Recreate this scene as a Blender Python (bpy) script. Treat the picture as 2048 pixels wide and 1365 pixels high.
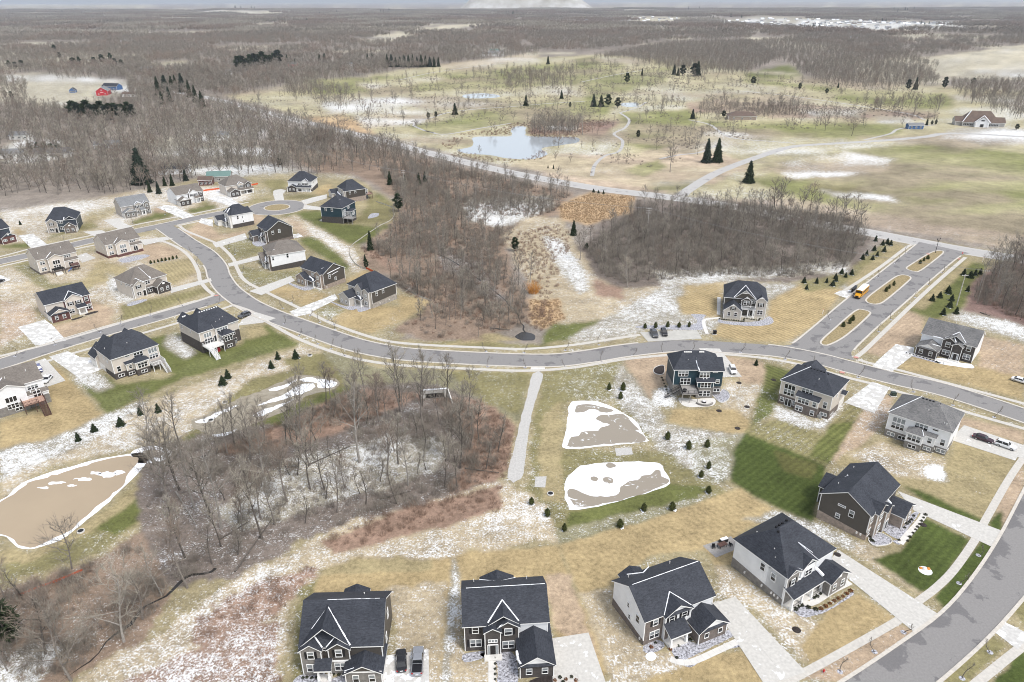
import bpy, math, random
import numpy as np
from mathutils import Vector, Matrix

# ------------------------------------------------------------------ scene reset
for o in list(bpy.data.objects):
 bpy.data.objects.remove(o, do_unlink=True)
scene = bpy.context.scene
COL = scene.collection
R = math.radians

# ------------------------------------------------------------------ camera (drone about 104 m up)
H, F, YH, ROLL = 104.0, 1430.0, 0.0, R(0.18)
PIT = math.atan((682.5 - YH) / F)
SP, CP = math.sin(PIT), math.cos(PIT)
FWD = np.array([0, CP, -SP]); UP0 = np.array([0, SP, CP]); RT0 = np.array([1.0, 0, 0])
RT = RT0 * math.cos(ROLL) - UP0 * math.sin(ROLL)
UPV = UP0 * math.cos(ROLL) + RT0 * math.sin(ROLL)
cd = bpy.data.cameras.new('camera')
cd.sensor_width = 36.0
cd.lens = F / 2048 * 36.0
cd.clip_start = 1.0
cd.clip_end = 60000.0
cam = bpy.data.objects.new('camera', cd)
COL.objects.link(cam)
m = Matrix(((RT[0], UPV[0], -FWD[0], 0), (RT[1], UPV[1], -FWD[1], 0), (RT[2], UPV[2], -FWD[2], H), (0, 0, 0, 1)))
cam.matrix_world = m
scene.camera = cam

# ------------------------------------------------------------------ sky, sun, exposure
SUN_DIR = Vector((0.42, -0.42, 0.95)).normalized()      # towards the sun: right of and behind the camera
elev = math.asin(SUN_DIR.z)
world = bpy.data.worlds.new('World')
scene.world = world
world.use_nodes = True
wn, wl = world.node_tree.nodes, world.node_tree.links
bg = wn['Background']
sky = wn.new('ShaderNodeTexSky')
sky.sky_type = 'NISHITA'
sky.sun_disc = False
sky.sun_elevation = elev
sky.sun_rotation = math.atan2(SUN_DIR.x, SUN_DIR.y)
sky.dust_density = 2.0
sky.air_density = 1.0
hs = wn.new('ShaderNodeHueSaturation')
hs.inputs['Saturation'].default_value = 0.4
wl.new(sky.outputs[0], hs.inputs['Color'])
wl.new(hs.outputs[0], bg.inputs['Color'])
bg.inputs['Strength'].default_value = 0.15
sl = bpy.data.lights.new('sun', 'SUN')
sl.energy = 1.35
sl.angle = R(14)
sl.color = (1.0, 0.955, 0.90)
so = bpy.data.objects.new('sun', sl)
so.rotation_euler = SUN_DIR.to_track_quat('Z', 'Y').to_euler()
so.location = (150, -150, 300)
COL.objects.link(so)
scene.view_settings.view_transform = 'Standard'
scene.view_settings.look = 'None'
scene.view_settings.exposure = 0.80
scene.view_settings.gamma = 1.0
scene.view_settings.use_curve_mapping = False
scene.render.engine = 'CYCLES'
scene.cycles.volume_bounces = 0
scene.cycles.max_bounces = 6
scene.cycles.filter_width = 1.0
scene.cycles.transparent_max_bounces = 6

# ------------------------------------------------------------------ helpers
HAZE = 0.00005
rng = random.Random(7)
NR = np.random.RandomState(11)

def G(px, py, z=0.0):
 """place in the world of a spot measured in the 2048 px photograph, at height z"""
 d = FWD + (px - 1024) / F * RT - (py - 682.5) / F * UPV
 t = (z - H) / d[2]
 return (d[0] * t, d[1] * t)

def GP(pts, z=0.0):
 return [G(p[0], p[1], z) for p in pts]

def zm(o, s, pts):
 return [(o[0] + p[0] / s, o[1] + p[1] / s) for p in pts]

def pnorm(x):
 return x

class MB:
 """collects vertices and faces, builds one mesh object"""
 def __init__(s):
  s.v, s.f, s.mi = [], [], []

 def add(s, vs, fs, mi=0):
  b = len(s.v)
  s.v.extend([tuple(map(float, p)) for p in vs])
  for f in fs:
   s.f.append([b + i for i in f])
   s.mi.append(mi)
  return s

 def box(s, x0, x1, y0, y1, z0, z1, mi=0):
  return s.add([(x0, y0, z0), (x1, y0, z0), (x1, y1, z0), (x0, y1, z0), (x0, y0, z1), (x1, y0, z1), (x1, y1, z1), (x0, y1, z1)],
                     [(3, 2, 1, 0), (4, 5, 6, 7), (0, 1, 5, 4), (1, 2, 6, 5), (2, 3, 7, 6), (3, 0, 4, 7)], mi)

 def prism(s, poly, dz0, dz1, mi=0):
  """3D polygon extruded vertically from z+dz0 to z+dz1"""
  n = len(poly)
  vs = [(p[0], p[1], p[2] + dz0) for p in poly] + [(p[0], p[1], p[2] + dz1) for p in poly]
  fs = [tuple(range(n - 1, -1, -1)), tuple(range(n, 2 * n))]
  fs += [(i, (i + 1) % n, n + (i + 1) % n, n + i) for i in range(n)]
  return s.add(vs, fs, mi)

 def bar(s, a, b, r, n=4, r2=None, mi=0):
  a, b = Vector(a), Vector(b)
  r2 = r if r2 is None else r2
  d = (b - a)
  if d.length < 1e-6:
   return s
  d.normalize()
  u = d.orthogonal().normalized()
  w = d.cross(u)
  vs = []
  for c, rr in ((a, r), (b, r2)):
   for i in range(n):
    t = 2 * math.pi * (i + .5) / n
    vs.append(c + (u * math.cos(t) + w * math.sin(t)) * rr)
  fs = [(i, (i + 1) % n, n + (i + 1) % n, n + i) for i in range(n)] + [tuple(range(n - 1, -1, -1)), tuple(range(n, 2 * n))]
  return s.add(vs, fs, mi)

 def cyl(s, cx, cy, z0, z1, r, n=12, r2=None, mi=0):
  return s.bar((cx, cy, z0), (cx, cy, z1), r, n, r2, mi)

 def mesh(s, name, mats):
  me = bpy.data.meshes.new(name)
  me.from_pydata(s.v, [], s.f)
  mats = mats if isinstance(mats, (list, tuple)) else [mats]
  for mm in mats:
   me.materials.append(M[mm] if isinstance(mm, str) else mm)
  if len(mats) > 1:
   me.polygons.foreach_set('material_index', s.mi)
  me.update()
  return me

 def build(s, name, mats, parent=None, **kw):
  return link(name, s.mesh(name, mats), parent, **kw)

def link(name, me, parent=None, loc=None, rot=None, scale=None, label=None, cat=None, group=None, kind=None):
 o = bpy.data.objects.new(name, me)
 COL.objects.link(o)
 if parent is not None:
  o.parent = parent
 if loc is not None:
  o.location = loc
 if rot is not None:
  o.rotation_euler = rot
 if scale is not None:
  o.scale = (scale, scale, scale) if not isinstance(scale, (tuple, list)) else scale
 tag(o, label, cat, group, kind)
 return o

def tag(o, label=None, cat=None, group=None, kind=None):
 if label:
  o['label'] = label
 if cat:
  o['category'] = cat
 if group:
  o['group'] = group
 if kind:
  o['kind'] = kind
 return o

def empty(name, loc=(0, 0, 0), rz=0.0, label=None, cat=None, group=None, scale=None):
 o = link(name, None, None, loc, (0, 0, rz), scale, label, cat, group)
 o.empty_display_size = 0.3
 return o

def copy_tree(o, parent=None):
 c = o.copy()
 COL.objects.link(c)
 c.parent = parent
 for ch in list(o.children):
  copy_tree(ch, c)
 return c

# ------------------------------------------------------------------ value noise in numpy (for land cover, terrain, tree spots)
_PERM = NR.rand(512, 512)

def vnoise(x, y, sc):
 x = np.asarray(x, float) / sc + 1000.37
 y = np.asarray(y, float) / sc + 1000.71
 xi, yi = np.floor(x).astype(int), np.floor(y).astype(int)
 fx, fy = x - xi, y - yi
 fx, fy = fx * fx * (3 - 2 * fx), fy * fy * (3 - 2 * fy)
 a = _PERM[xi % 512, yi % 512]; b = _PERM[(xi + 1) % 512, yi % 512]
 c = _PERM[xi % 512, (yi + 1) % 512]; d = _PERM[(xi + 1) % 512, (yi + 1) % 512]
 return (a * (1 - fx) + b * fx) * (1 - fy) + (c * (1 - fx) + d * fx) * fy

def fbm(x, y, sc, n=4):
 t, a, s = 0.0, 0.5, 0.0
 for i in range(n):
  t = t + a * vnoise(x, y, sc / 2 ** i); s += a; a *= .55
 return t / s

def inpoly(x, y, poly):
 """even-odd test for arrays"""
 r = np.zeros(x.shape, bool)
 n = len(poly)
 for i in range(n):
  x1, y1 = poly[i]; x2, y2 = poly[(i + 1) % n]
  if y1 == y2:
   continue
  c = ((y1 > y) != (y2 > y)) & (x < (x2 - x1) * (y - y1) / (y2 - y1) + x1)
  r ^= c
 return r

def terrain(x, y):
 """flat near the estate, gently rolling beyond 1.3 km"""
 x = np.asarray(x, float); y = np.asarray(y, float)
 k = np.clip((y - 1300) / 2500, 0, 1)
 return k * (fbm(x, y, 900, 3) - .5) * 42

def spline(pts, step=2.0):
 """Catmull-Rom through pts, resampled"""
 P = [np.array(p, float) for p in pts]
 P = [2 * P[0] - P[1]] + P + [2 * P[-1] - P[-2]]
 out = []
 for i in range(1, len(P) - 2):
  L = np.linalg.norm(P[i + 1] - P[i]); n = max(2, int(L / step))
  for k in range(n):
   t = k / n
   a, b, c, d = P[i - 1], P[i], P[i + 1], P[i + 2]
   out.append(.5 * (2 * b + (c - a) * t + (2 * a - 5 * b + 4 * c - d) * t * t + (3 * b - a - 3 * c + d) * t ** 3))
 out.append(P[-2])
 return out

def offset(line, d):
 """line moved sideways (left is positive)"""
 o = []
 for i, p in enumerate(line):
  a = line[max(0, i - 1)]; b = line[min(len(line) - 1, i + 1)]
  t = b - a; t = t / (np.linalg.norm(t) + 1e-9)
  o.append(p + np.array([-t[1], t[0]]) * d)
 return o

def resample(line, step):
 d = [0.0]
 for i in range(1, len(line)):
  d.append(d[-1] + float(np.linalg.norm(line[i] - line[i - 1])))
 n = max(1, int(round(d[-1] / step)))
 s = np.linspace(0, d[-1], n + 1)
 X = np.interp(s, d, [p[0] for p in line]); Y = np.interp(s, d, [p[1] for p in line])
 return [np.array((a, b)) for a, b in zip(X, Y)]

# ------------------------------------------------------------------ materials
M = {}

def nodes_of(name):
 mt = bpy.data.materials.new(name)
 mt.use_nodes = True
 nt = mt.node_tree
 return mt, nt.nodes, nt.links, nt.nodes['Principled BSDF']

def mat(name, col, rough=.8, var=.25, scale=1.5, col2=None, metal=0.0, spec=.3, stretch=None, detail=5):
 """principled surface whose colour wanders between two tones with object-space noise"""
 mt, n, l, b = nodes_of(name)
 tc = n.new('ShaderNodeTexCoord'); mp = n.new('ShaderNodeMapping')
 if stretch:
  mp.inputs['Scale'].default_value = stretch
 nz = n.new('ShaderNodeTexNoise')
 nz.inputs['Scale'].default_value = scale; nz.inputs['Detail'].default_value = detail; nz.inputs['Roughness'].default_value = .65
 l.new(tc.outputs['Object'], mp.inputs['Vector']); l.new(mp.outputs[0], nz.inputs['Vector'])
 rp = n.new('ShaderNodeValToRGB')
 c2 = col2 or tuple(min(1, c * (1 + var)) for c in col)
 c1 = col if col2 else tuple(c * (1 - var) for c in col)
 rp.color_ramp.elements[0].position = .34; rp.color_ramp.elements[1].position = .66
 rp.color_ramp.elements[0].color = (*c1, 1); rp.color_ramp.elements[1].color = (*c2, 1)
 l.new(nz.outputs['Fac'], rp.inputs['Fac']); l.new(rp.outputs['Color'], b.inputs['Base Color'])
 b.inputs['Roughness'].default_value = rough; b.inputs['Metallic'].default_value = metal
 b.inputs['Specular IOR Level'].default_value = spec
 M[name] = mt
 return mt

def brickmat(name, col, col2, mortar, sc=1.0, rough=.85):
 mt, n, l, b = nodes_of(name)
 tc = n.new('ShaderNodeTexCoord'); sx = n.new('ShaderNodeSeparateXYZ'); ad = n.new('ShaderNodeMath'); cb = n.new('ShaderNodeCombineXYZ')
 ad.operation = 'ADD'
 l.new(tc.outputs['Object'], sx.inputs[0]); l.new(sx.outputs[0], ad.inputs[0]); l.new(sx.outputs[1], ad.inputs[1])
 l.new(ad.outputs[0], cb.inputs[0]); l.new(sx.outputs[2], cb.inputs[1])
 br = n.new('ShaderNodeTexBrick')
 br.inputs['Color1'].default_value = (*col, 1); br.inputs['Color2'].default_value = (*col2, 1); br.inputs['Mortar'].default_value = (*mortar, 1)
 br.inputs['Scale'].default_value = 2.0 * sc; br.inputs['Mortar Size'].default_value = .018
 l.new(cb.outputs[0], br.inputs['Vector'])
 nz = n.new('ShaderNodeTexNoise'); nz.inputs['Scale'].default_value = 1.3; nz.inputs['Detail'].default_value = 6
 l.new(tc.outputs['Object'], nz.inputs['Vector'])
 mx = n.new('ShaderNodeMix'); mx.data_type = 'RGBA'; mx.blend_type = 'OVERLAY'; mx.inputs[0].default_value = .55
 l.new(br.outputs['Color'], mx.inputs[6]); l.new(nz.outputs['Fac'], mx.inputs[7]); l.new(mx.outputs[2], b.inputs['Base Color'])
 b.inputs['Roughness'].default_value = rough
 M[name] = mt

def siding(name, col, rough=.55):
 """lap siding: faint horizontal course lines as fine relief and tone"""
 mt, n, l, b = nodes_of(name)
 tc = n.new('ShaderNodeTexCoord'); sx = n.new('ShaderNodeSeparateXYZ')
 l.new(tc.outputs['Object'], sx.inputs[0])
 ml = n.new('ShaderNodeMath'); ml.operation = 'MULTIPLY'; ml.inputs[1].default_value = 1 / .19
 fr = n.new('ShaderNodeMath'); fr.operation = 'FRACT'
 l.new(sx.outputs[2], ml.inputs[0]); l.new(ml.outputs[0], fr.inputs[0])
 rp = n.new('ShaderNodeValToRGB')
 rp.color_ramp.elements[0].color = (*[c * .80 for c in col], 1); rp.color_ramp.elements[1].color = (*col, 1)
 rp.color_ramp.elements[0].position = .0; rp.color_ramp.elements[1].position = .16
 l.new(fr.outputs[0], rp.inputs['Fac'])
 nz = n.new('ShaderNodeTexNoise'); nz.inputs['Scale'].default_value = .6; nz.inputs['Detail'].default_value = 4
 l.new(tc.outputs['Object'], nz.inputs['Vector'])
 mr = n.new('ShaderNodeMapRange'); mr.inputs[1].default_value = .3; mr.inputs[2].default_value = .7; mr.inputs[3].default_value = .93; mr.inputs[4].default_value = 1.05
 l.new(nz.outputs['Fac'], mr.inputs[0])
 mx = n.new('ShaderNodeMix'); mx.data_type = 'RGBA'; mx.blend_type = 'MULTIPLY'; mx.inputs[0].default_value = 1
 l.new(rp.outputs['Color'], mx.inputs[6]); l.new(mr.outputs[0], mx.inputs[7]); l.new(mx.outputs[2], b.inputs['Base Color'])
 bp = n.new('ShaderNodeBump'); bp.inputs['Strength'].default_value = .5; bp.inputs['Distance'].default_value = .02
 l.new(fr.outputs[0], bp.inputs['Height']); l.new(bp.outputs[0], b.inputs['Normal'])
 b.inputs['Roughness'].default_value = rough
 M[name] = mt

def shingle(name, ca, cb_, rough=.75):
 """architectural shingles: blended granule tones, faint courses"""
 mt, n, l, b = nodes_of(name)
 tc = n.new('ShaderNodeTexCoord')
 n1 = n.new('ShaderNodeTexNoise'); n1.inputs['Scale'].default_value = 3.2; n1.inputs['Detail'].default_value = 4; n1.inputs['Roughness'].default_value = .75
 mp = n.new('ShaderNodeMapping'); mp.inputs['Scale'].default_value = (.55, .55, 2.2)
 l.new(tc.outputs['Object'], mp.inputs[0]); l.new(mp.outputs[0], n1.inputs['Vector'])
 n2 = n.new('ShaderNodeTexNoise'); n2.inputs['Scale'].default_value = .35; n2.inputs['Detail'].default_value = 4
 l.new(tc.outputs['Object'], n2.inputs['Vector'])
 ad = n.new('ShaderNodeMath'); ad.operation = 'MULTIPLY_ADD'; ad.inputs[1].default_value = .35
 l.new(n2.outputs['Fac'], ad.inputs[0]); l.new(n1.outputs['Fac'], ad.inputs[2])
 rp = n.new('ShaderNodeValToRGB')
 rp.color_ramp.elements[0].position = .5; rp.color_ramp.elements[1].position = .86
 rp.color_ramp.elements[0].color = (*ca, 1); rp.color_ramp.elements[1].color = (*cb_, 1)
 l.new(ad.outputs[0], rp.inputs['Fac']); l.new(rp.outputs['Color'], b.inputs['Base Color'])
 sx = n.new('ShaderNodeSeparateXYZ'); l.new(tc.outputs['Object'], sx.inputs[0])
 ml = n.new('ShaderNodeMath'); ml.operation = 'MULTIPLY'; ml.inputs[1].default_value = 9.0
 fr = n.new('ShaderNodeMath'); fr.operation = 'FRACT'
 l.new(sx.outputs[2], ml.inputs[0]); l.new(ml.outputs[0], fr.inputs[0])
 bp = n.new('ShaderNodeBump'); bp.inputs['Strength'].default_value = .4; bp.inputs['Distance'].default_value = .03
 l.new(fr.outputs[0], bp.inputs['Height']); l.new(bp.outputs[0], b.inputs['Normal'])
 b.inputs['Roughness'].default_value = rough; b.inputs['Specular IOR Level'].default_value = .35
 M[name] = mt

siding('white', (.74, .75, .76)); siding('cream', (.56, .51, .45)); siding('taupe', (.40, .37, .34)); siding('greige', (.46, .43, .39))
siding('brown', (.052, .045, .038)); siding('charcoal', (.072, .064, .056)); siding('teal', (.010, .036, .052)); siding('slateblue', (.045, .06, .075)); siding('greysiding', (.36, .35, .335))
siding('red', (.42, .02, .03)); siding('blue', (.05, .12, .27))
brickmat('brick', (.145, .115, .10), (.11, .09, .08), (.20, .18, .16)); brickmat('darkbrick', (.062, .053, .048), (.045, .039, .036), (.10, .09, .085))
brickmat('redbrick', (.115, .04, .034), (.085, .032, .03), (.15, .11, .10)); brickmat('greybrick', (.20, .185, .17), (.155, .145, .135), (.26, .25, .23))
brickmat('tanbrick', (.31, .25, .205), (.25, .20, .165), (.36, .32, .28)); brickmat('stone', (.33, .30, .265), (.24, .22, .195), (.40, .37, .34), .55)
shingle('slate', (.014, .017, .024), (.048, .053, .066)); shingle('greyroof', (.075, .076, .078), (.21, .205, .20)); shingle('tauperoof', (.105, .092, .080), (.20, .178, .155))
shingle('palegreyroof', (.13, .137, .142), (.23, .235, .24)); shingle('brownroof', (.075, .052, .042), (.16, .115, .09)); shingle('greenroof', (.10, .17, .155), (.14, .22, .20))
mat('trim', (.80, .80, .79), .5, .03); mat('offwhite', (.70, .69, .66), .6, .05); mat('snow', (.82, .84, .87), .7, .04, 2.5)
mat('shutter', (.012, .012, .014), .5, .1); mat('door', (.015, .013, .013), .4, .1); mat('garagedoor', (.68, .66, .62), .5, .03)
mat('blackmetal', (.012, .012, .014), .4, .1); mat('galv', (.35, .36, .37), .45, .1, metal=.6); mat('polewood', (.23, .20, .17), .9, .25, 3); mat('greypole', (.42, .40, .37), .8, .2, 3)
mat('deckwood', (.40, .26, .20), .8, .15, 2); mat('deckdark', (.10, .055, .045), .8, .2, 2); mat('deckgrey', (.30, .285, .27), .8, .12, 2); mat('stairwood', (.09, .045, .035), .8, .2, 3)
mat('concrete', (.60, .585, .55), .85, .09, .7, detail=8); mat('oldconcrete', (.43, .42, .385), .9, .1, .6, detail=8); mat('joint', (.40, .39, .37), .95, .15, 2)
mat('gravel', (.44, .43, .41), .95, .16, 2.2, detail=10); mat('mulch', (.035, .028, .026), .95, .4, 3); mat('mulchsnow', (.05, .042, .045), .95, .3, 2.6, col2=(.62, .63, .68), detail=9)
mat('bark', (.19, .168, .148), .95, .3, 2.5); mat('darkbark', (.105, .092, .08), .95, .3, 2.5); mat('palebark', (.27, .25, .225), .95, .25, 2.5)
mat('twig', (.215, .192, .16), .95, .25, .4); mat('twigred', (.225, .182, .148), .95, .25, .4); mat('twigpale', (.30, .272, .225), .95, .25, .4)
mat('brushred', (.26, .18, .135), .95, .35, .25); mat('brushgrey', (.23, .20, .175), .95, .3, .25); mat('reed', (.44, .32, .20), .95, .3, .3); mat('willow', (.45, .20, .035), .9, .25, .4)
mat('needle', (.028, .043, .019), .9, .4, 1.2); mat('needlelight', (.035, .058, .026), .9, .35, 1.2); mat('needleblue', (.030, .046, .032), .9, .35, .5); mat('arbor', (.062, .072, .02), .9, .4, 2.0)
mat('shrub', (.03, .034, .015), .95, .45, 3); mat('shrubred', (.17, .065, .02), .95, .35, 3); mat('grasstuft', (.16, .17, .06), .95, .3, 2)
mat('muddy', (.35, .275, .185), .35, .05, .05, spec=.5); mat('stream', (.030, .027, .024), .12, .2, .5, spec=.5)
mat('orange', (.60, .10, .03), .7, .15, 3); mat('siltfence', (.52, .50, .46), .9, .1, 2)
mat('busyellow', (.62, .30, .02), .35, .05); mat('buswhite', (.80, .80, .80), .35, .03); mat('tyre', (.018, .018, .019), .9, .2); mat('rim', (.40, .41, .42), .35, .08, metal=.7)
mat('lampglass', (.75, .74, .70), .15, .03); mat('taillight', (.35, .012, .012), .25, .1); mat('signred', (.50, .02, .025), .4, .05); mat('signwhite', (.82, .82, .82), .4, .02)
mat('carwhite', (.72, .73, .74), .25, .02, spec=.6); mat('carblack', (.014, .014, .016), .2, .1, spec=.6); mat('cargrey', (.07, .075, .085), .25, .08, spec=.6); mat('carsilver', (.30, .31, .33), .25, .05, metal=.4, spec=.6)
mat('carmaroon', (.035, .010, .016), .2, .1, spec=.6); mat('carblue', (.12, .13, .24), .25, .08, spec=.6); mat('yellowpaint', (.65, .45, .03), .6, .05); mat('pinkramp', (.50, .24, .20), .85, .15, 4)
mat('redplastic', (.40, .02, .03), .5, .1); mat('blueplastic', (.03, .10, .35), .5, .1); mat('transformer', (.035, .05, .04), .5, .1); mat('pumpkin', (.55, .23, .05), .7, .2, 3)

def glass(name, col, rough):
 mt, n, l, b = nodes_of(name)
 b.inputs['Base Color'].default_value = (*col, 1); b.inputs['Roughness'].default_value = rough
 b.inputs['Specular IOR Level'].default_value = .6
 nz = n.new('ShaderNodeTexNoise'); nz.inputs['Scale'].default_value = 1.1
 tc = n.new('ShaderNodeTexCoord'); l.new(tc.outputs['Object'], nz.inputs['Vector'])
 rp = n.new('ShaderNodeValToRGB'); rp.color_ramp.elements[0].color = (*[c * .6 for c in col], 1); rp.color_ramp.elements[1].color = (*[min(1, c * 1.5) for c in col], 1)
 l.new(nz.outputs['Fac'], rp.inputs['Fac']); l.new(rp.outputs['Color'], b.inputs['Base Color'])
 M[name] = mt

glass('glass', (.012, .014, .017), .06); glass('glasspale', (.21, .23, .24), .08); glass('carglass', (.010, .012, .014), .05); glass('glassblue', (.30, .40, .44), .08)

def asphalt(name, dry, wet, fresh=False):
 """salt-pale asphalt with darker damp patches"""
 mt, n, l, b = nodes_of(name)
 geo = n.new('ShaderNodeNewGeometry')
 n1 = n.new('ShaderNodeTexNoise'); n1.inputs['Scale'].default_value = .22; n1.inputs['Detail'].default_value = 8; n1.inputs['Roughness'].default_value = .62
 l.new(geo.outputs['Position'], n1.inputs['Vector'])
 r1 = n.new('ShaderNodeValToRGB'); r1.color_ramp.elements[0].position = .565; r1.color_ramp.elements[1].position = .60
 at = n.new('ShaderNodeAttribute'); at.attribute_name = 'damp'
 ad = n.new('ShaderNodeMath'); ad.operation = 'ADD'
 l.new(n1.outputs['Fac'], ad.inputs[0]); l.new(at.outputs['Fac'], ad.inputs[1]); l.new(ad.outputs[0], r1.inputs['Fac'])
 n2 = n.new('ShaderNodeTexNoise'); n2.inputs['Scale'].default_value = 2.5; n2.inputs['Detail'].default_value = 9; n2.inputs['Roughness'].default_value = .7
 l.new(geo.outputs['Position'], n2.inputs['Vector'])
 mr = n.new('ShaderNodeMapRange'); mr.inputs[1].default_value = .3; mr.inputs[2].default_value = .7; mr.inputs[3].default_value = .84; mr.inputs[4].default_value = 1.12
 l.new(n2.outputs['Fac'], mr.inputs[0])
 mx = n.new('ShaderNodeMix'); mx.data_type = 'RGBA'; mx.inputs[6].default_value = (*dry, 1); mx.inputs[7].default_value = (*wet, 1)
 l.new(r1.outputs['Color'], mx.inputs[0])
 m2 = n.new('ShaderNodeMix'); m2.data_type = 'RGBA'; m2.blend_type = 'MULTIPLY'; m2.inputs[0].default_value = 1
 l.new(mx.outputs[2], m2.inputs[6]); l.new(mr.outputs[0], m2.inputs[7])
 l.new(m2.outputs[2], b.inputs['Base Color'])
 b.inputs['Roughness'].default_value = .9
 M[name] = mt

asphalt('asphalt', (.225, .217, .21), (.15, .145, .145)); asphalt('countyroad', (.40, .39, .375), (.24, .235, .23), True)

def slabmat(name, col, snow):
 """light concrete with thin snow left in patches"""
 mt, n, l, b = nodes_of(name)
 geo = n.new('ShaderNodeNewGeometry')
 n1 = n.new('ShaderNodeTexNoise'); n1.inputs['Scale'].default_value = .45; n1.inputs['Detail'].default_value = 7; n1.inputs['Roughness'].default_value = .6
 n2 = n.new('ShaderNodeTexNoise'); n2.inputs['Scale'].default_value = 1.7; n2.inputs['Detail'].default_value = 6
 l.new(geo.outputs['Position'], n1.inputs['Vector']); l.new(geo.outputs['Position'], n2.inputs['Vector'])
 rp = n.new('ShaderNodeValToRGB'); rp.color_ramp.elements[0].position = 1 - snow - .02; rp.color_ramp.elements[1].position = 1 - snow + .03
 l.new(n1.outputs['Fac'], rp.inputs['Fac'])
 rr = n.new('ShaderNodeValToRGB'); rr.color_ramp.elements[0].position = .3; rr.color_ramp.elements[1].position = .7
 rr.color_ramp.elements[0].color = (*[c * .86 for c in col], 1); rr.color_ramp.elements[1].color = (*[c * 1.08 for c in col], 1)
 l.new(n2.outputs['Fac'], rr.inputs['Fac'])
 mx = n.new('ShaderNodeMix'); mx.data_type = 'RGBA'; mx.inputs[7].default_value = (.80, .82, .84, 1)
 l.new(rp.outputs['Color'], mx.inputs[0]); l.new(rr.outputs['Color'], mx.inputs[6]); l.new(mx.outputs[2], b.inputs['Base Color'])
 b.inputs['Roughness'].default_value = .85
 M[name] = mt

slabmat('driveway', (.50, .485, .45), .36); slabmat('drivesnow', (.50, .49, .465), .47); slabmat('walk', (.50, .475, .43), .27); slabmat('kerb', (.52, .485, .43), .27)

def icemat(name):
 """bare grey-brown pond ice with thin white snow veins"""
 mt, n, l, b = nodes_of(name)
 geo = n.new('ShaderNodeNewGeometry')
 n1 = n.new('ShaderNodeTexNoise'); n1.inputs['Scale'].default_value = .32; n1.inputs['Detail'].default_value = 7; n1.inputs['Roughness'].default_value = .62; n1.inputs['Distortion'].default_value = 1.2
 l.new(geo.outputs['Position'], n1.inputs['Vector'])
 rp = n.new('ShaderNodeValToRGB')
 e = rp.color_ramp.elements
 e[0].position = .60; e[0].color = (.27, .235, .185, 1); e[1].position = .64; e[1].color = (.74, .75, .76, 1)
 l.new(n1.outputs['Fac'], rp.inputs['Fac']); l.new(rp.outputs['Color'], b.inputs['Base Color'])
 b.inputs['Roughness'].default_value = .35
 M[name] = mt

icemat('ice')

def watermat():
 mt, n, l, b = nodes_of('water')
 b.inputs['Base Color'].default_value = (.30, .33, .35, 1); b.inputs['Roughness'].default_value = .07; b.inputs['Specular IOR Level'].default_value = 1.0
 geo = n.new('ShaderNodeNewGeometry'); nz = n.new('ShaderNodeTexNoise'); nz.inputs['Scale'].default_value = .6; nz.inputs['Detail'].default_value = 4
 mp = n.new('ShaderNodeMapping'); mp.inputs['Scale'].default_value = (.25, 1, 1)
 l.new(geo.outputs['Position'], mp.inputs[0]); l.new(mp.outputs[0], nz.inputs['Vector'])
 bp = n.new('ShaderNodeBump'); bp.inputs['Strength'].default_value = .25; bp.inputs['Distance'].default_value = .05
 l.new(nz.outputs['Fac'], bp.inputs['Height']); l.new(bp.outputs[0], b.inputs['Normal'])
 M['water'] = mt

watermat()

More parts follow.
